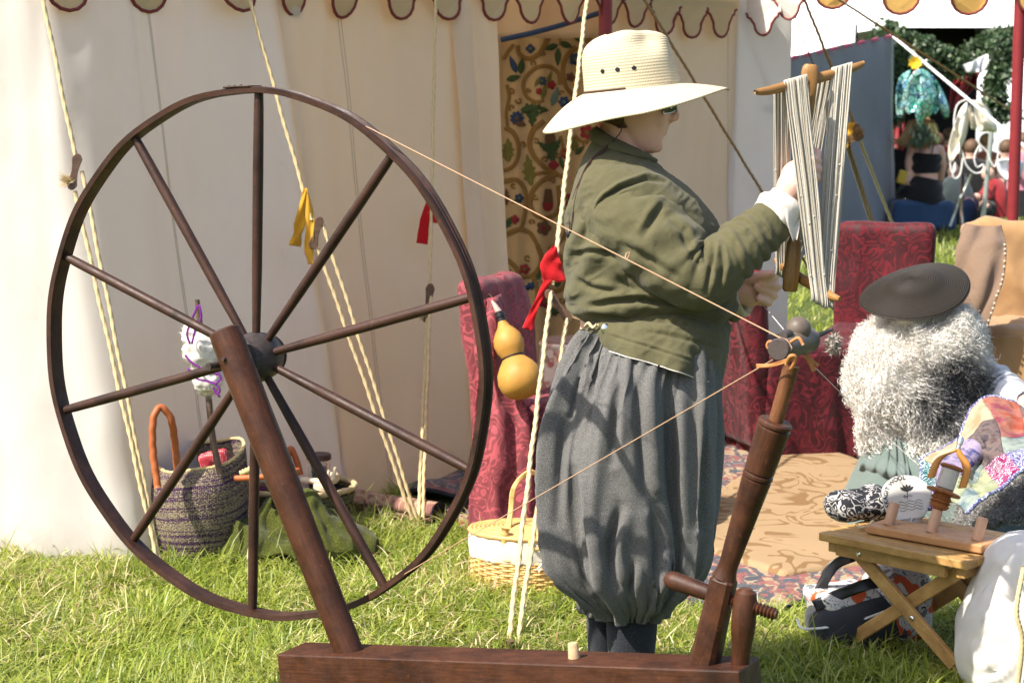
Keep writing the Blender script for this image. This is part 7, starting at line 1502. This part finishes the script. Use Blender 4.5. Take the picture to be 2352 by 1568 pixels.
P += np.array(tuple(tpn)) * (.03 * fbm(P, 1.6, 3, 2.0) + .025 * np.sin(np.linspace(0, 9, 60))[:, None] * np.linspace(1, .2, 40)[None, :])[..., None]
grid("tarp_sheet", P, M_TARP, tarp)
for k in range(8):
    px = 1815 + 31 * k; py = 136 - 58 * (px - 1790) / 262; strip("tie", [tq(px, py + 5, .03), tq(px + 10, py + 1, .04), tq(px + 19, py + 1, .03)], [.03, .035, .03], M_PINK, tarp, 8, wob=.004)
turned("tarp_pole", tq(2044, 532), tq(2046, 84), [(0, .028), (1, .028)], M_ALU, tarp, 12)
# marquees
mq = thing("marquee", "large white marquee with open dark interior behind the stalls", "tent", at(2250, 500, 27))
A0, A1 = at(2030, 118, 24), at(2560, 118, 24); A0.z = A1.z = 2.35; B0, B1 = V(A0.x, 36, 2.35), V(A1.x, 36, 2.35); top = V((A0.x + A1.x) / 2, 30, 6.5)
mk("marquee_roof", [A0, A1, B1, B0, top], [(0, 1, 4), (1, 2, 4), (2, 3, 4), (3, 0, 4)], M_WTENT, mq, False)
mk("shade_sheet", [V(A0.x - .5, 31, 0), V(A1.x, 31, 0), V(A1.x, 31, 4.6), V(A0.x - .5, 31, 4.6)], [(0, 1, 2, 3)], M_DARKB, mq, False); mk("shade_sheet", [V(A0.x - .3, 24.2, 0), V(A0.x - .3, 31, 0), V(A0.x - .3, 31, 2.4), V(A0.x - .3, 24.2, 2.4)], [(0, 1, 2, 3)], M_DARKB, mq, False)
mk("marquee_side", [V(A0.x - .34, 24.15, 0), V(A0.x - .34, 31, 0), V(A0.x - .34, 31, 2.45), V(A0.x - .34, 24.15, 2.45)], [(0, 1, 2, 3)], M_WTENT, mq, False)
for x in (A0.x + .1, A0.x + 2.0): turned("marquee_leg", V(x, 24.1, 0), V(x, 24.1, 2.4), [(0, .03), (1, .03)], M_ALU, mq, 10)
mq2 = thing("marquee", "white peaked marquee roof rising above the grey tarpaulin", "tent", at(1920, 500, 30)); a_, b_ = at(1300, 150, 27), at(2030, 150, 27); zt_ = 1.5
mk("marquee_roof", [V(a_.x, 27, zt_), V(b_.x, 27, zt_), V(b_.x + 2.5, 36, 10.5), V(a_.x, 36, 10.5)], [(0, 1, 2, 3)], M_WTENT, mq2, False)
mk("marquee_wall", [V(a_.x, 27.02, 0), V(b_.x, 27.02, 0), V(b_.x, 27.02, zt_), V(a_.x, 27.02, zt_)], [(0, 1, 2, 3)], M_WTENT, mq2, False)
mq3 = thing("marquee", "broad white marquee roof filling the top right behind the yellow valance", "tent", at(2300, 500, 44)); a_, b_ = at(1400, 150, 42), at(3300, 150, 42)
mk("marquee_roof", [V(a_.x, 42, 1.2), V(b_.x, 42, 1.2), V(b_.x + 2, 50, 11.5), V(a_.x - 1, 50, 11.5)], [(0, 1, 2, 3)], M_WTENT, mq3, False); mk("marquee_wall", [V(a_.x, 42.02, 0), V(b_.x, 42.02, 0), V(b_.x, 42.02, 1.2), V(a_.x, 42.02, 1.2)], [(0, 1, 2, 3)], M_WTENT, mq3, False)
# greenery: swag and two hanging columns
def m_ivy():
    n = NT("ivy_leaf"); ge = n.n("ShaderNodeNewGeometry"); c = n.ramp(ge.outputs["Random Per Island"], [(0, (.015, .035, .014)), (.5, (.045, .085, .035)), (.85, (.10, .15, .07)), (1, (.28, .32, .22))]); n.base(c, .45, .4); n.translucent(n.mix(c, (.12, .2, .04), .4), .25); return n.m
M_IVY = m_ivy()
def greenery(label, path, rad, n, Y, seed, size=.055):
    t = thing("ivy_garland", label, "garland", path and at(path[0][0], path[0][1], Y)); S = spline([at(x, y, Y) for x, y in path], 60); tube("stem", S, .015, M_BARK, t, 6); rr = random.Random(seed); mb_ = MB()
    for k in range(n):
        u = rr.random() * 59; i = min(int(u), 58); c = Vector(S[i]).lerp(Vector(S[i + 1]), u - i); r = rad * (.6 + .4 * math.sin(u * .7 + seed) ** 2) * rr.random() ** .45
        d = V(rr.gauss(0, 1), rr.gauss(0, 1) * .8, rr.gauss(0, 1)).normalized(); c = c + d * r; e = V(rr.gauss(0, 1), rr.gauss(0, 1), rr.gauss(0, 1) - .6).normalized(); f_ = e.cross(V(rr.gauss(0, 1), rr.gauss(0, 1), rr.gauss(0, 1))).normalized(); L = size * rr.uniform(.6, 1.3)
        nn = e.cross(f_) * L * .12
        mb_.add([c, c + e * L * .35 + f_ * L * .42 + nn, c + e * L * .6 + f_ * L * .22, c + e * L, c + e * L * .6 - f_ * L * .22, c + e * L * .35 - f_ * L * .42 + nn], [(0, 1, 2, 3), (0, 3, 4, 5)])
    tag(mb_.build("foliage", M_IVY, t, False), kind="stuff"); return t
greenery("leafy garland sagging along the front edge of the dark marquee", [(2030, 72), (2090, 108), (2150, 128), (2205, 146), (2255, 118), (2300, 92), (2360, 112)], .20, 6500, 21.5, 1, .065)
greenery("hanging leafy column beside the grey tarpaulin edge", [(2052, 90), (2056, 160), (2060, 230), (2052, 275)], .13, 1500, 21.0, 2, .065); greenery("thick leafy column hanging near the red post", [(2300, 90), (2300, 150), (2282, 210), (2300, 265)], .17, 2200, 21.2, 3, .065)
M_RCLOTH = m_cloth("dark_red_cloth", (.22, .012, .018), weave=200, wrinkle=.5); M_WCL = m_cloth("white_cloth_far", (.75, .75, .78), weave=200)
def hangcloth(name, label, cat, pts_l, pts_r, Y, mat, seed=0):
    P = []; n = 26; a = spline([at(x, y, Y) for x, y in pts_l], n); b = spline([at(x, y, Y) for x, y in pts_r], n)
    for i in range(n): P.append([a[i] * (1 - q) + b[i] * q + np.array([0, .05 * math.sin(q * 9 + seed) + .03 * math.sin(q * 17 + i * .2), 0]) for q in np.linspace(0, 1, 24)])
    return tag(grid(name, np.array(P), mat, None, thick=.01), label, cat)
hangcloth("hanging_cloth", "dark red cloth draped in front of the leafy columns", "cloth", [(2200, 168), (2184, 210), (2178, 268)], [(2252, 158), (2240, 200), (2215, 230)], 21.8, M_RCLOTH); hangcloth("hanging_cloth", "white scrap of cloth caught in the leafy garland", "cloth", [(2214, 150), (2222, 165), (2232, 168)], [(2278, 120), (2272, 145), (2268, 162)], 21.3, M_WCL, 2); hangcloth("hanging_cloth", "bright red drape beside the tarpaulin pole", "cloth", [(2048, 265), (2048, 310), (2050, 340)], [(2074, 262), (2076, 310), (2074, 345)], 22.5, M_RCLOTH, 1)
# white line with wings and pouches
ln_ = thing("white_line", "white rope strung from the tarpaulin corner past the red post", "rope", tq(2046, 80)); rope("rope_strand", tq(2046, 80), at(2420, 392, 15.5), .014, M_ROPEW, ln_, fuzz=0, seed=41, step=.05)
def m_irid():
    n = NT("iridescent_film"); co = n.coord("Object"); v = n.vor(n.warp(co, 6, .08), 13, 'DISTANCE_TO_EDGE'); c = n.ramp(n.noise(n.warp(co, 8, .1), 9, 3), [(.30, (.03, .16, .16)), (.42, (.10, .50, .38)), (.52, (.55, .75, .68)), (.60, (.08, .30, .48)), (.72, (.20, .16, .45))])
    lw = n.n("ShaderNodeLayerWeight"); c = n.mix(c, (.30, .75, .60), lw.outputs[1]); n.base(n.mix((.012, .02, .03), c, n.ramp(v, [(.03, 0), (.07, 1)])), .16, .7, .35); n.bump(n.noise(co, 14, 3), .6, .03); return n.m
M_IRID = m_irid()
def flat_shape(name, pts, Y, mat, parent, bow=.05, th=.006):
    c = (sum(p[0] for p in pts) / len(pts), sum(p[1] for p in pts) / len(pts)); S = spline([(x, y, 0) for x, y in pts + pts[:1]], 40)[:-1]; P = np.array([[at(c[0] + (x - c[0]) * r, c[1] + (y - c[1]) * r, Y + bow * (r * r - .5) * (1 if x > c[0] else -.6)) for r in (.02, .25, .5, .75, 1)] for x, y, _ in S], float)
    return grid(name, P, mat, parent, cu=True, thick=th)
wg = thing("fairy_wings", "iridescent teal fairy wings hung with a yellow flower on the white line", "costume wings", at(2110, 160, 19.2))
flat_shape("wing", [(2108, 158), (2082, 192), (2074, 235), (2086, 262), (2100, 258), (2112, 294), (2124, 272), (2140, 262), (2150, 225), (2142, 180), (2124, 160)], 19.2, M_IRID, wg, .10); flat_shape("wing", [(2140, 172), (2152, 186), (2172, 225), (2180, 262), (2168, 272), (2158, 250), (2146, 262), (2142, 215)], 19.3, M_IRID, wg, .08); flat_shape("wing", [(2092, 160), (2068, 176), (2058, 215), (2060, 262), (2072, 268), (2078, 225), (2088, 190)], 19.35, M_IRID, wg, .08)
fq = at(2101, 144, 19.1); mbf = MB()
for k in range(16):
    a = k * 2 * math.pi / 16; d = V(math.cos(a), -.3, math.sin(a)); s_ = V(-math.sin(a), 0, math.cos(a)); L = .075 if k % 2 else .06; mbf.add([fq + s_ * .008, fq + d * L * .7 + s_ * .02, fq + d * L, fq + d * L * .7 - s_ * .02, fq - s_ * .008], [(0, 1, 2, 3, 4)])
mbf.build("flower", m_plain("flower_yellow", (.80, .48, .02), .6), wg, False); tube("strap", spline([at(2130, 138, 19.1), at(2112, 150, 19.1), at(2098, 170, 19.1)], 10), .012, M_ROPEW, wg, 6)
M_HIDE = NT("pale_hide"); co = M_HIDE.coord("Object"); M_HIDE.base(M_HIDE.mix((.74, .68, .56), (.04, .03, .025), M_HIDE.ramp(M_HIDE.noise(co, 9, 3), [(.66, 0), (.69, 1)])), .8, .2); M_HIDE = M_HIDE.m
hp_ = thing("hide_wings", "pair of pale spotted hide wings with white loops hung on the white line", "costume wings", at(2225, 232, 18))
flat_shape("wing", [(2222, 232), (2204, 255), (2188, 300), (2178, 345), (2184, 374), (2200, 352), (2206, 372), (2206, 345), (2218, 315), (2226, 270)], 18, M_HIDE, hp_, .08); flat_shape("wing", [(2234, 230), (2256, 236), (2276, 262), (2290, 300), (2270, 302), (2250, 300), (2240, 270)], 17.95, M_HIDE, hp_, .08); flat_shape("wing", [(2228, 240), (2236, 262), (2244, 290), (2232, 296), (2226, 262)], 18.05, M_HIDE, hp_, .05)
for pts in ([(2222, 228), (2200, 240), (2192, 270), (2192, 300)], [(2286, 300), (2294, 340), (2286, 382), (2276, 372), (2268, 350), (2246, 325), (2250, 300)], [(2252, 330), (2238, 360), (2244, 384), (2258, 378), (2258, 392), (2240, 398), (2220, 380), (2210, 345)], [(2182, 372), (2186, 396), (2194, 390), (2194, 372)], [(2194, 372), (2188, 402), (2196, 410), (2206, 398), (2212, 360)]): tube("cord_loop", spline([at(x, y, 17.95) for x, y in pts], 30), .008, M_ROPEW, hp_, 6)
# people in the dark marquee
M_BLKC = m_cloth("black_cloth", (.010, .010, .011), weave=300); M_BLOND = m_plain("blond_hair", (.26, .15, .06), .6, .4, 30, .5)
def figure(label, Y, body_limbs, balls, extra=(), base=None, voxel=.018):
    global mb, zf
    t = thing("person", label, "person", base); mb = MB(); zf = lambda px, py, dy=0.0: at(px, py, Y + dy)
    for l in body_limbs: limb(l, 12)
    for b in balls: ball(*b)
    o = mb.build("body", M_SKIN, t); m = o.modifiers.new("r", 'REMESH'); m.mode = 'VOXEL'; m.voxel_size = voxel; m.use_smooth_shade = True; m = o.modifiers.new("s", 'SMOOTH'); m.iterations = 2; m.factor = .5
    return t
def cloth_tube(name, ctrl, Y, mat, parent, flat=.75, n=26, m=36):
    pts = spline([at(c[0], c[1], Y + c[2]) for c in ctrl], n); r = interp(np.linspace(0, 1, len(ctrl)), [c[3] for c in ctrl], np.linspace(0, 1, n)); rd_ = interp(np.linspace(0, 1, len(ctrl)), [c[4] if len(c) > 4 else c[3] * flat for c in ctrl], np.linspace(0, 1, n)); P = []
    T = np.gradient(pts, axis=0); T /= np.linalg.norm(T, axis=1, keepdims=True)
    for i in range(n):
        e2_ = np.array([0, 1.0, 0]); e2_ -= T[i] * e2_.dot(T[i]); e2_ /= np.linalg.norm(e2_); e1_ = np.cross(T[i], e2_)
        P.append([pts[i] + e1_ * ((r[i] + .012 * math.sin(5 * t + i * .5)) * math.cos(t)) + e2_ * (rd_[i] * math.sin(t)) for t in np.linspace(0, 2 * math.pi, m, endpoint=False)])
    return grid(name, np.array(P), mat, parent, cv=True)
WY = 20.6
wm = figure("woman in black strapless top and skirt seated with her back turned on the blue bench", WY, [[(2124, 455, 0, .16), (2126, 410, 0, .135), (2126, 370, 0, .14), (2128, 345, 0, .12), (2126, 325, 0, .055), (2122, 305, 0, .05)], [(2096, 345, 0, .06), (2088, 375, 0, .048), (2090, 405, -.02, .042), (2082, 415, -.10, .035)], [(2158, 345, 0, .06), (2164, 380, .04, .045), (2160, 410, .12, .04)], [(2110, 455, 0, .10), (2090, 470, .35, .08), (2090, 520, .4, .06)], [(2140, 455, 0, .10), (2130, 470, .35, .08), (2130, 520, .4, .06)]], [(2120, 292, 0, .085, .1, .115), (2080, 416, -.13, .04, .03, .05)], base=at(2124, 530, WY))
for k in range(4): tube("finger", [at(2074 + k * 4, 414, WY - .14), at(2073 + k * 4, 420, WY - .16), at(2076 + k * 4, 424, WY - .13)], .010, M_SKIN, wm, 6)
cloth_tube("top", [(2128, 352, 0, .165, .135), (2126, 375, 0, .165, .14), (2126, 397, 0, .155, .135)], WY, M_BLKC, wm); cloth_tube("skirt", [(2128, 408, 0, .155, .14), (2124, 425, 0, .20, .18), (2118, 445, -.0, .26, .22), (2114, 462, 0, .28, .24)], WY, M_BLKC, wm)
for x in (2112, 2140): tube("strap", [at(x, 352, WY - .14), at(x + 4, 335, WY - .08), at(x + 6, 326, WY)], .006, M_BLKC, wm, 5)
hrm = MB(); rr = random.Random(4)
for k in range(420):
    a = rr.uniform(-2.6, -.5); sx_ = rr.gauss(0, 14); p0_ = at(2118 + sx_ * .7, 284 + rr.uniform(-10, 6), WY - .10 - .02 * rr.random()); p1_ = at(2114 + sx_ * 1.3, 320 + rr.uniform(-6, 8), WY - .16); p2_ = at(2108 + sx_ * 1.6 - 6, 328 + rr.uniform(-12, 14), WY - .15); hrm.add(*tube_arr(spline([p0_, p1_, p2_], 7), [.010, .009, .008, .007, .006, .004, .002], 4))
hrm.add(*sphere_arr(at(2120, 288, WY - .01), .098, .11, .115, 14, 10)[:2]); hrm.build("hair", M_BLOND, wm)
gl_ = MB()
for k in range(90):
    c = at(2122 + rr.gauss(0, 16), 292 + rr.uniform(-12, 30), WY - .17 - .04 * rr.random()); e = V(rr.gauss(0, .5), -.2, -1).normalized() * rr.uniform(.07, .13); s_ = V(1, 0, rr.gauss(0, .4)).normalized() * .014; gl_.add([c, c + e * .5 + s_, c + e, c + e * .5 - s_], [(0, 1, 2, 3)])
gl_.build("leaf_crown", M_IVY, wm, False)
tag(soft_box("yellow_carton", at(2072, 407, WY - .2), V(.045, 0, -.012), V(0, .03, 0), V(.02, 0, .07), .008, 8, m_plain("carton_yellow", (.50, .34, .04), .6), None), "small yellow carton held in the hand of the seated woman", "carton")
bn = thing("covered_bench", "bench covered with a blue cloth under the woman in black", "bench", at(2112, 535, 20.6)); soft_box("bench_cloth", at(2112, 492, 20.6), V(.33, 0, 0), V(0, .24, 0), V(0, 0, .15), .05, 20, m_cloth("blue_cloth", (.030, .065, .14), weave=200), bn, wrinkle(.02, 4, 2), lambda q, h: q * np.stack([1 - .06 * q[:, 2] / h[2], 1 - .06 * q[:, 2] / h[2], np.ones(len(q))], -1))
for x in (2055, 2168): 
    for y in (-.2, .2): b = at(x, 530, 20.6 + y); beam("leg", V(b.x, b.y, 0), V(b.x, b.y, .3), .04, .04, (0, 1, 0), M_DARKW, bn)
M_JEAN = m_cloth("blue_jeans", (.02, .045, .11), weave=200); M_GTEE = m_cloth("grey_green_shirt", (.24, .28, .25), weave=200); M_RJ = m_cloth("red_jacket", (.32, .025, .03), weave=200, wrinkle=.5)
pg = figure("person in grey green shirt and blue jeans sitting on the ground by the metal leg", 21.4, [[(2200, 480, 0, .15), (2198, 440, 0, .15), (2194, 412, 0, .10), (2192, 398, 0, .05)], [(2206, 480, 0, .09), (2226, 470, -.25, .08), (2226, 510, -.3, .06)]], [(2192, 386, 0, .085, .095, .11)], base=at(2200, 520, 21.4))
cloth_tube("shirt", [(2200, 482, 0, .18, .16), (2197, 450, 0, .185, .16), (2194, 420, 0, .16, .13), (2192, 405, 0, .09, .09)], 21.4, M_GTEE, pg); cloth_tube("jeans", [(2196, 480, 0, .17, .16), (2212, 485, -.12, .15, .14), (2226, 478, -.26, .11, .11), (2226, 512, -.3, .075, .075)], 21.4, M_JEAN, pg); v, f, _ = sphere_arr(at(2192, 382, 21.41), .095, .10, .11, 14, 8); mk("hair", v, f, M_HAIR, pg)
ch = figure("child in a red jacket crouching beside the thin metal post", 21.0, [[(2284, 470, 0, .12), (2282, 435, 0, .12), (2276, 415, 0, .06)], [(2270, 440, -.1, .05), (2252, 455, -.18, .04), (2244, 450, -.2, .035)], [(2284, 480, 0, .08), (2262, 475, -.2, .07), (2260, 505, -.2, .05)]], [(2270, 398, 0, .08, .09, .095), (2240, 449, -.2, .03)], base=at(2282, 515, 21))
cloth_tube("jacket", [(2286, 498, 0, .17, .15), (2286, 460, 0, .165, .15), (2280, 430, 0, .13, .12), (2274, 412, 0, .07, .07)], 21.0, M_RJ, ch); cloth_tube("jacket_sleeve", [(2276, 425, -.08, .07), (2264, 452, -.16, .065), (2248, 452, -.2, .045)], 21.0, M_RJ, ch); v, f, _ = sphere_arr(at(2272, 394, 21.02), .09, .095, .095, 14, 8); mk("hair", v, f, M_HAIR, ch); cloth_tube("trousers", [(2284, 485, 0, .12), (2264, 478, -.2, .09), (2260, 505, -.2, .06)], 21.0, M_BLKC, ch)
k_i = 0
for lab_, x, y0, Y, m_, hm in (("person with brown hair and dark top among the crowd behind the woman in black", 2152, 330, 24.5, M_BLKC, M_HAIR), ("person in a red coat standing deep in the dark marquee", 2180, 318, 26, M_RJ, M_HAIR), ("person with dark clothes in front of the table in the marquee", 2232, 345, 24, M_BLKC, M_HAIR), ("person in a rust top at the back of the marquee by the leafy column", 2266, 330, 26, m_cloth("rust_top", (.30, .10, .05), weave=200), M_BLOND), ("person in dark brown beside the white round hat", 2312, 345, 24.2, m_cloth("brown_top", (.07, .04, .03), weave=200), M_HAIR), ("person in a pinkish blouse just beyond the red post", 2352, 330, 23, m_cloth("pink_top", (.45, .18, .24), weave=200), M_HAIR)):
    t = figure(lab_, Y, [[(x, y0 + 90, 0, .15), (x, y0 + 50, 0, .15), (x, y0 + 22, 0, .08), (x, y0 + 12, 0, .05)], [(x - 18, y0 + 30, 0, .06), (x - 26, y0 + 62, -.08, .045), (x - 12, y0 + 72, -.22, .035)], [(x, y0 + 90, 0, .13), (x, y0 + 150, 0, .1)]], [(x, y0, 0, .085, .095, .115), (x - 10, y0 + 73, -.24, .035)], base=at(x, y0 + 150, Y))
    cloth_tube("top", [(x, y0 + 110, 0, .20, .17), (x, y0 + 60, 0, .20, .16), (x, y0 + 30, 0, .19, .13), (x, y0 + 18, 0, .09, .08)], Y, m_, t); cloth_tube("top_sleeve", [(x - 18, y0 + 28, 0, .085), (x - 25, y0 + 58, -.07, .075), (x - 18, y0 + 68, -.16, .06)], Y, m_, t); cloth_tube("skirt", [(x, y0 + 105, 0, .2, .18), (x, y0 + 165, 0, .24, .22)], Y, M_BLKC, t); v, f, _ = sphere_arr(at(x, y0 - 7, Y - .012), .10, .105, .105, 14, 8); mk("hair", v, f, hm, t)
whp = at(2318, 392, 21.6); o = flat_shape("white_parasol", [(2290, 368), (2318, 366), (2348, 372), (2345, 400), (2330, 418), (2308, 412), (2294, 392)], 21.6, M_WCL, None, .12, .02); tag(o, "pale round cloth leaning among the crowd near the red post", "cloth")
tr_ = thing("tripod_stand", "thin grey tripod stand on the grass beside the blue bench", "tripod", at(2205, 535, 20.2)); hub_ = at(2206, 455, 20.2)
for x, y in ((2182, 520), (2212, 538), (2232, 400)): tube("leg", [hub_, at(x, y, 20.2)], .016, M_ALU, tr_, 8)
tube("column", [at(2206, 530, 20.2), at(2212, 400, 20.2)], .016, M_TOG, tr_, 8)
mp_ = at(2255, 508, 20.0); pst = turned("metal_post", V(mp_.x, mp_.y, 0), V(mp_.x + .08, mp_.y, 1.25), [(0, .026), (1, .026)], M_ALU, None, 12); tag(pst, "thin pale green metal post standing beside the crouching child", "post")
# ================================================================ AWNING WITH THE YELLOW VALANCE
aw = thing("awning", "red posted awning with yellow scalloped valance edged in dark red", "awning", at(2335, 900, 9.5)); pb_ = at(2333, 300, 9.5)
turned("awning_post", V(pb_.x, pb_.y, 0), V(pb_.x, pb_.y, 2.15), [(0, .029), (1, .029)], M_REDPOST, aw, 16)
v0_, v1_ = at(1700, 0, 9.5), at(2560, 0, 9.5); zb_ = at(2200, 33, 9.45).z
mk("valance_band", [V(v0_.x, 9.47, zb_ + .11), V(v1_.x, 9.47, zb_ + .11), V(v1_.x, 9.47, zb_ + .30), V(v0_.x, 9.47, zb_ + .30)], [(0, 1, 2, 3)], M_VALY, aw, False)
for i, px in enumerate((1606 + 153 * 1, 1914, 2072, 2225, 2378)):
    b = at(px, 33 if px > 2000 else 20, 9.45); scallop(b, V(1, 0, 0), V(0, -1, 0), .336, b.z, zb_ + .16, M_VALY, aw, seed=40 + i, tong=.27, rt=.008)
mk("awning_roof", [V(v0_.x, 9.5, zb_ + .30), V(v1_.x, 9.5, zb_ + .30), V(v1_.x, 11.3, zb_ + .75), V(v0_.x, 11.3, zb_ + .75)], [(0, 1, 2, 3)], M_VALY, aw, False)
# far-off wood closing the field
rr = np.random.RandomState(21); n = 14000; xs = rr.uniform(-60, 75, n); hh_ = 7.0 + 2.5 * vnoise(np.stack([xs * .09, 0 * xs, 0 * xs], -1), 1.0, 2.0) + 1.6 * vnoise(np.stack([xs * .4, 0 * xs, 0 * xs], -1), 1.0, 5.0)
zs = hh_ * rr.rand(n) ** .8; ys_ = 78 + rr.normal(0, 2.2, n); c = np.stack([xs, ys_, zs], -1); a = rr.normal(0, 1, (n, 3)); a /= np.linalg.norm(a, axis=1, keepdims=True); b = np.cross(a, rr.normal(0, 1, (n, 3))); b /= np.linalg.norm(b, axis=1, keepdims=True); s = rr.uniform(.35, .8, n)[:, None]
vv = np.stack([c - a * s, c + b * s * .6, c + a * s, c - b * s * .6], 1).reshape(-1, 3); vv[:, 2] = np.maximum(vv[:, 2], 0)
wood = mk("far_wood", vv, np.arange(n * 4).reshape(n, 4), M_IVY, None, False); tag(wood, "far off line of dark green trees closing the field", "trees", kind="stuff")
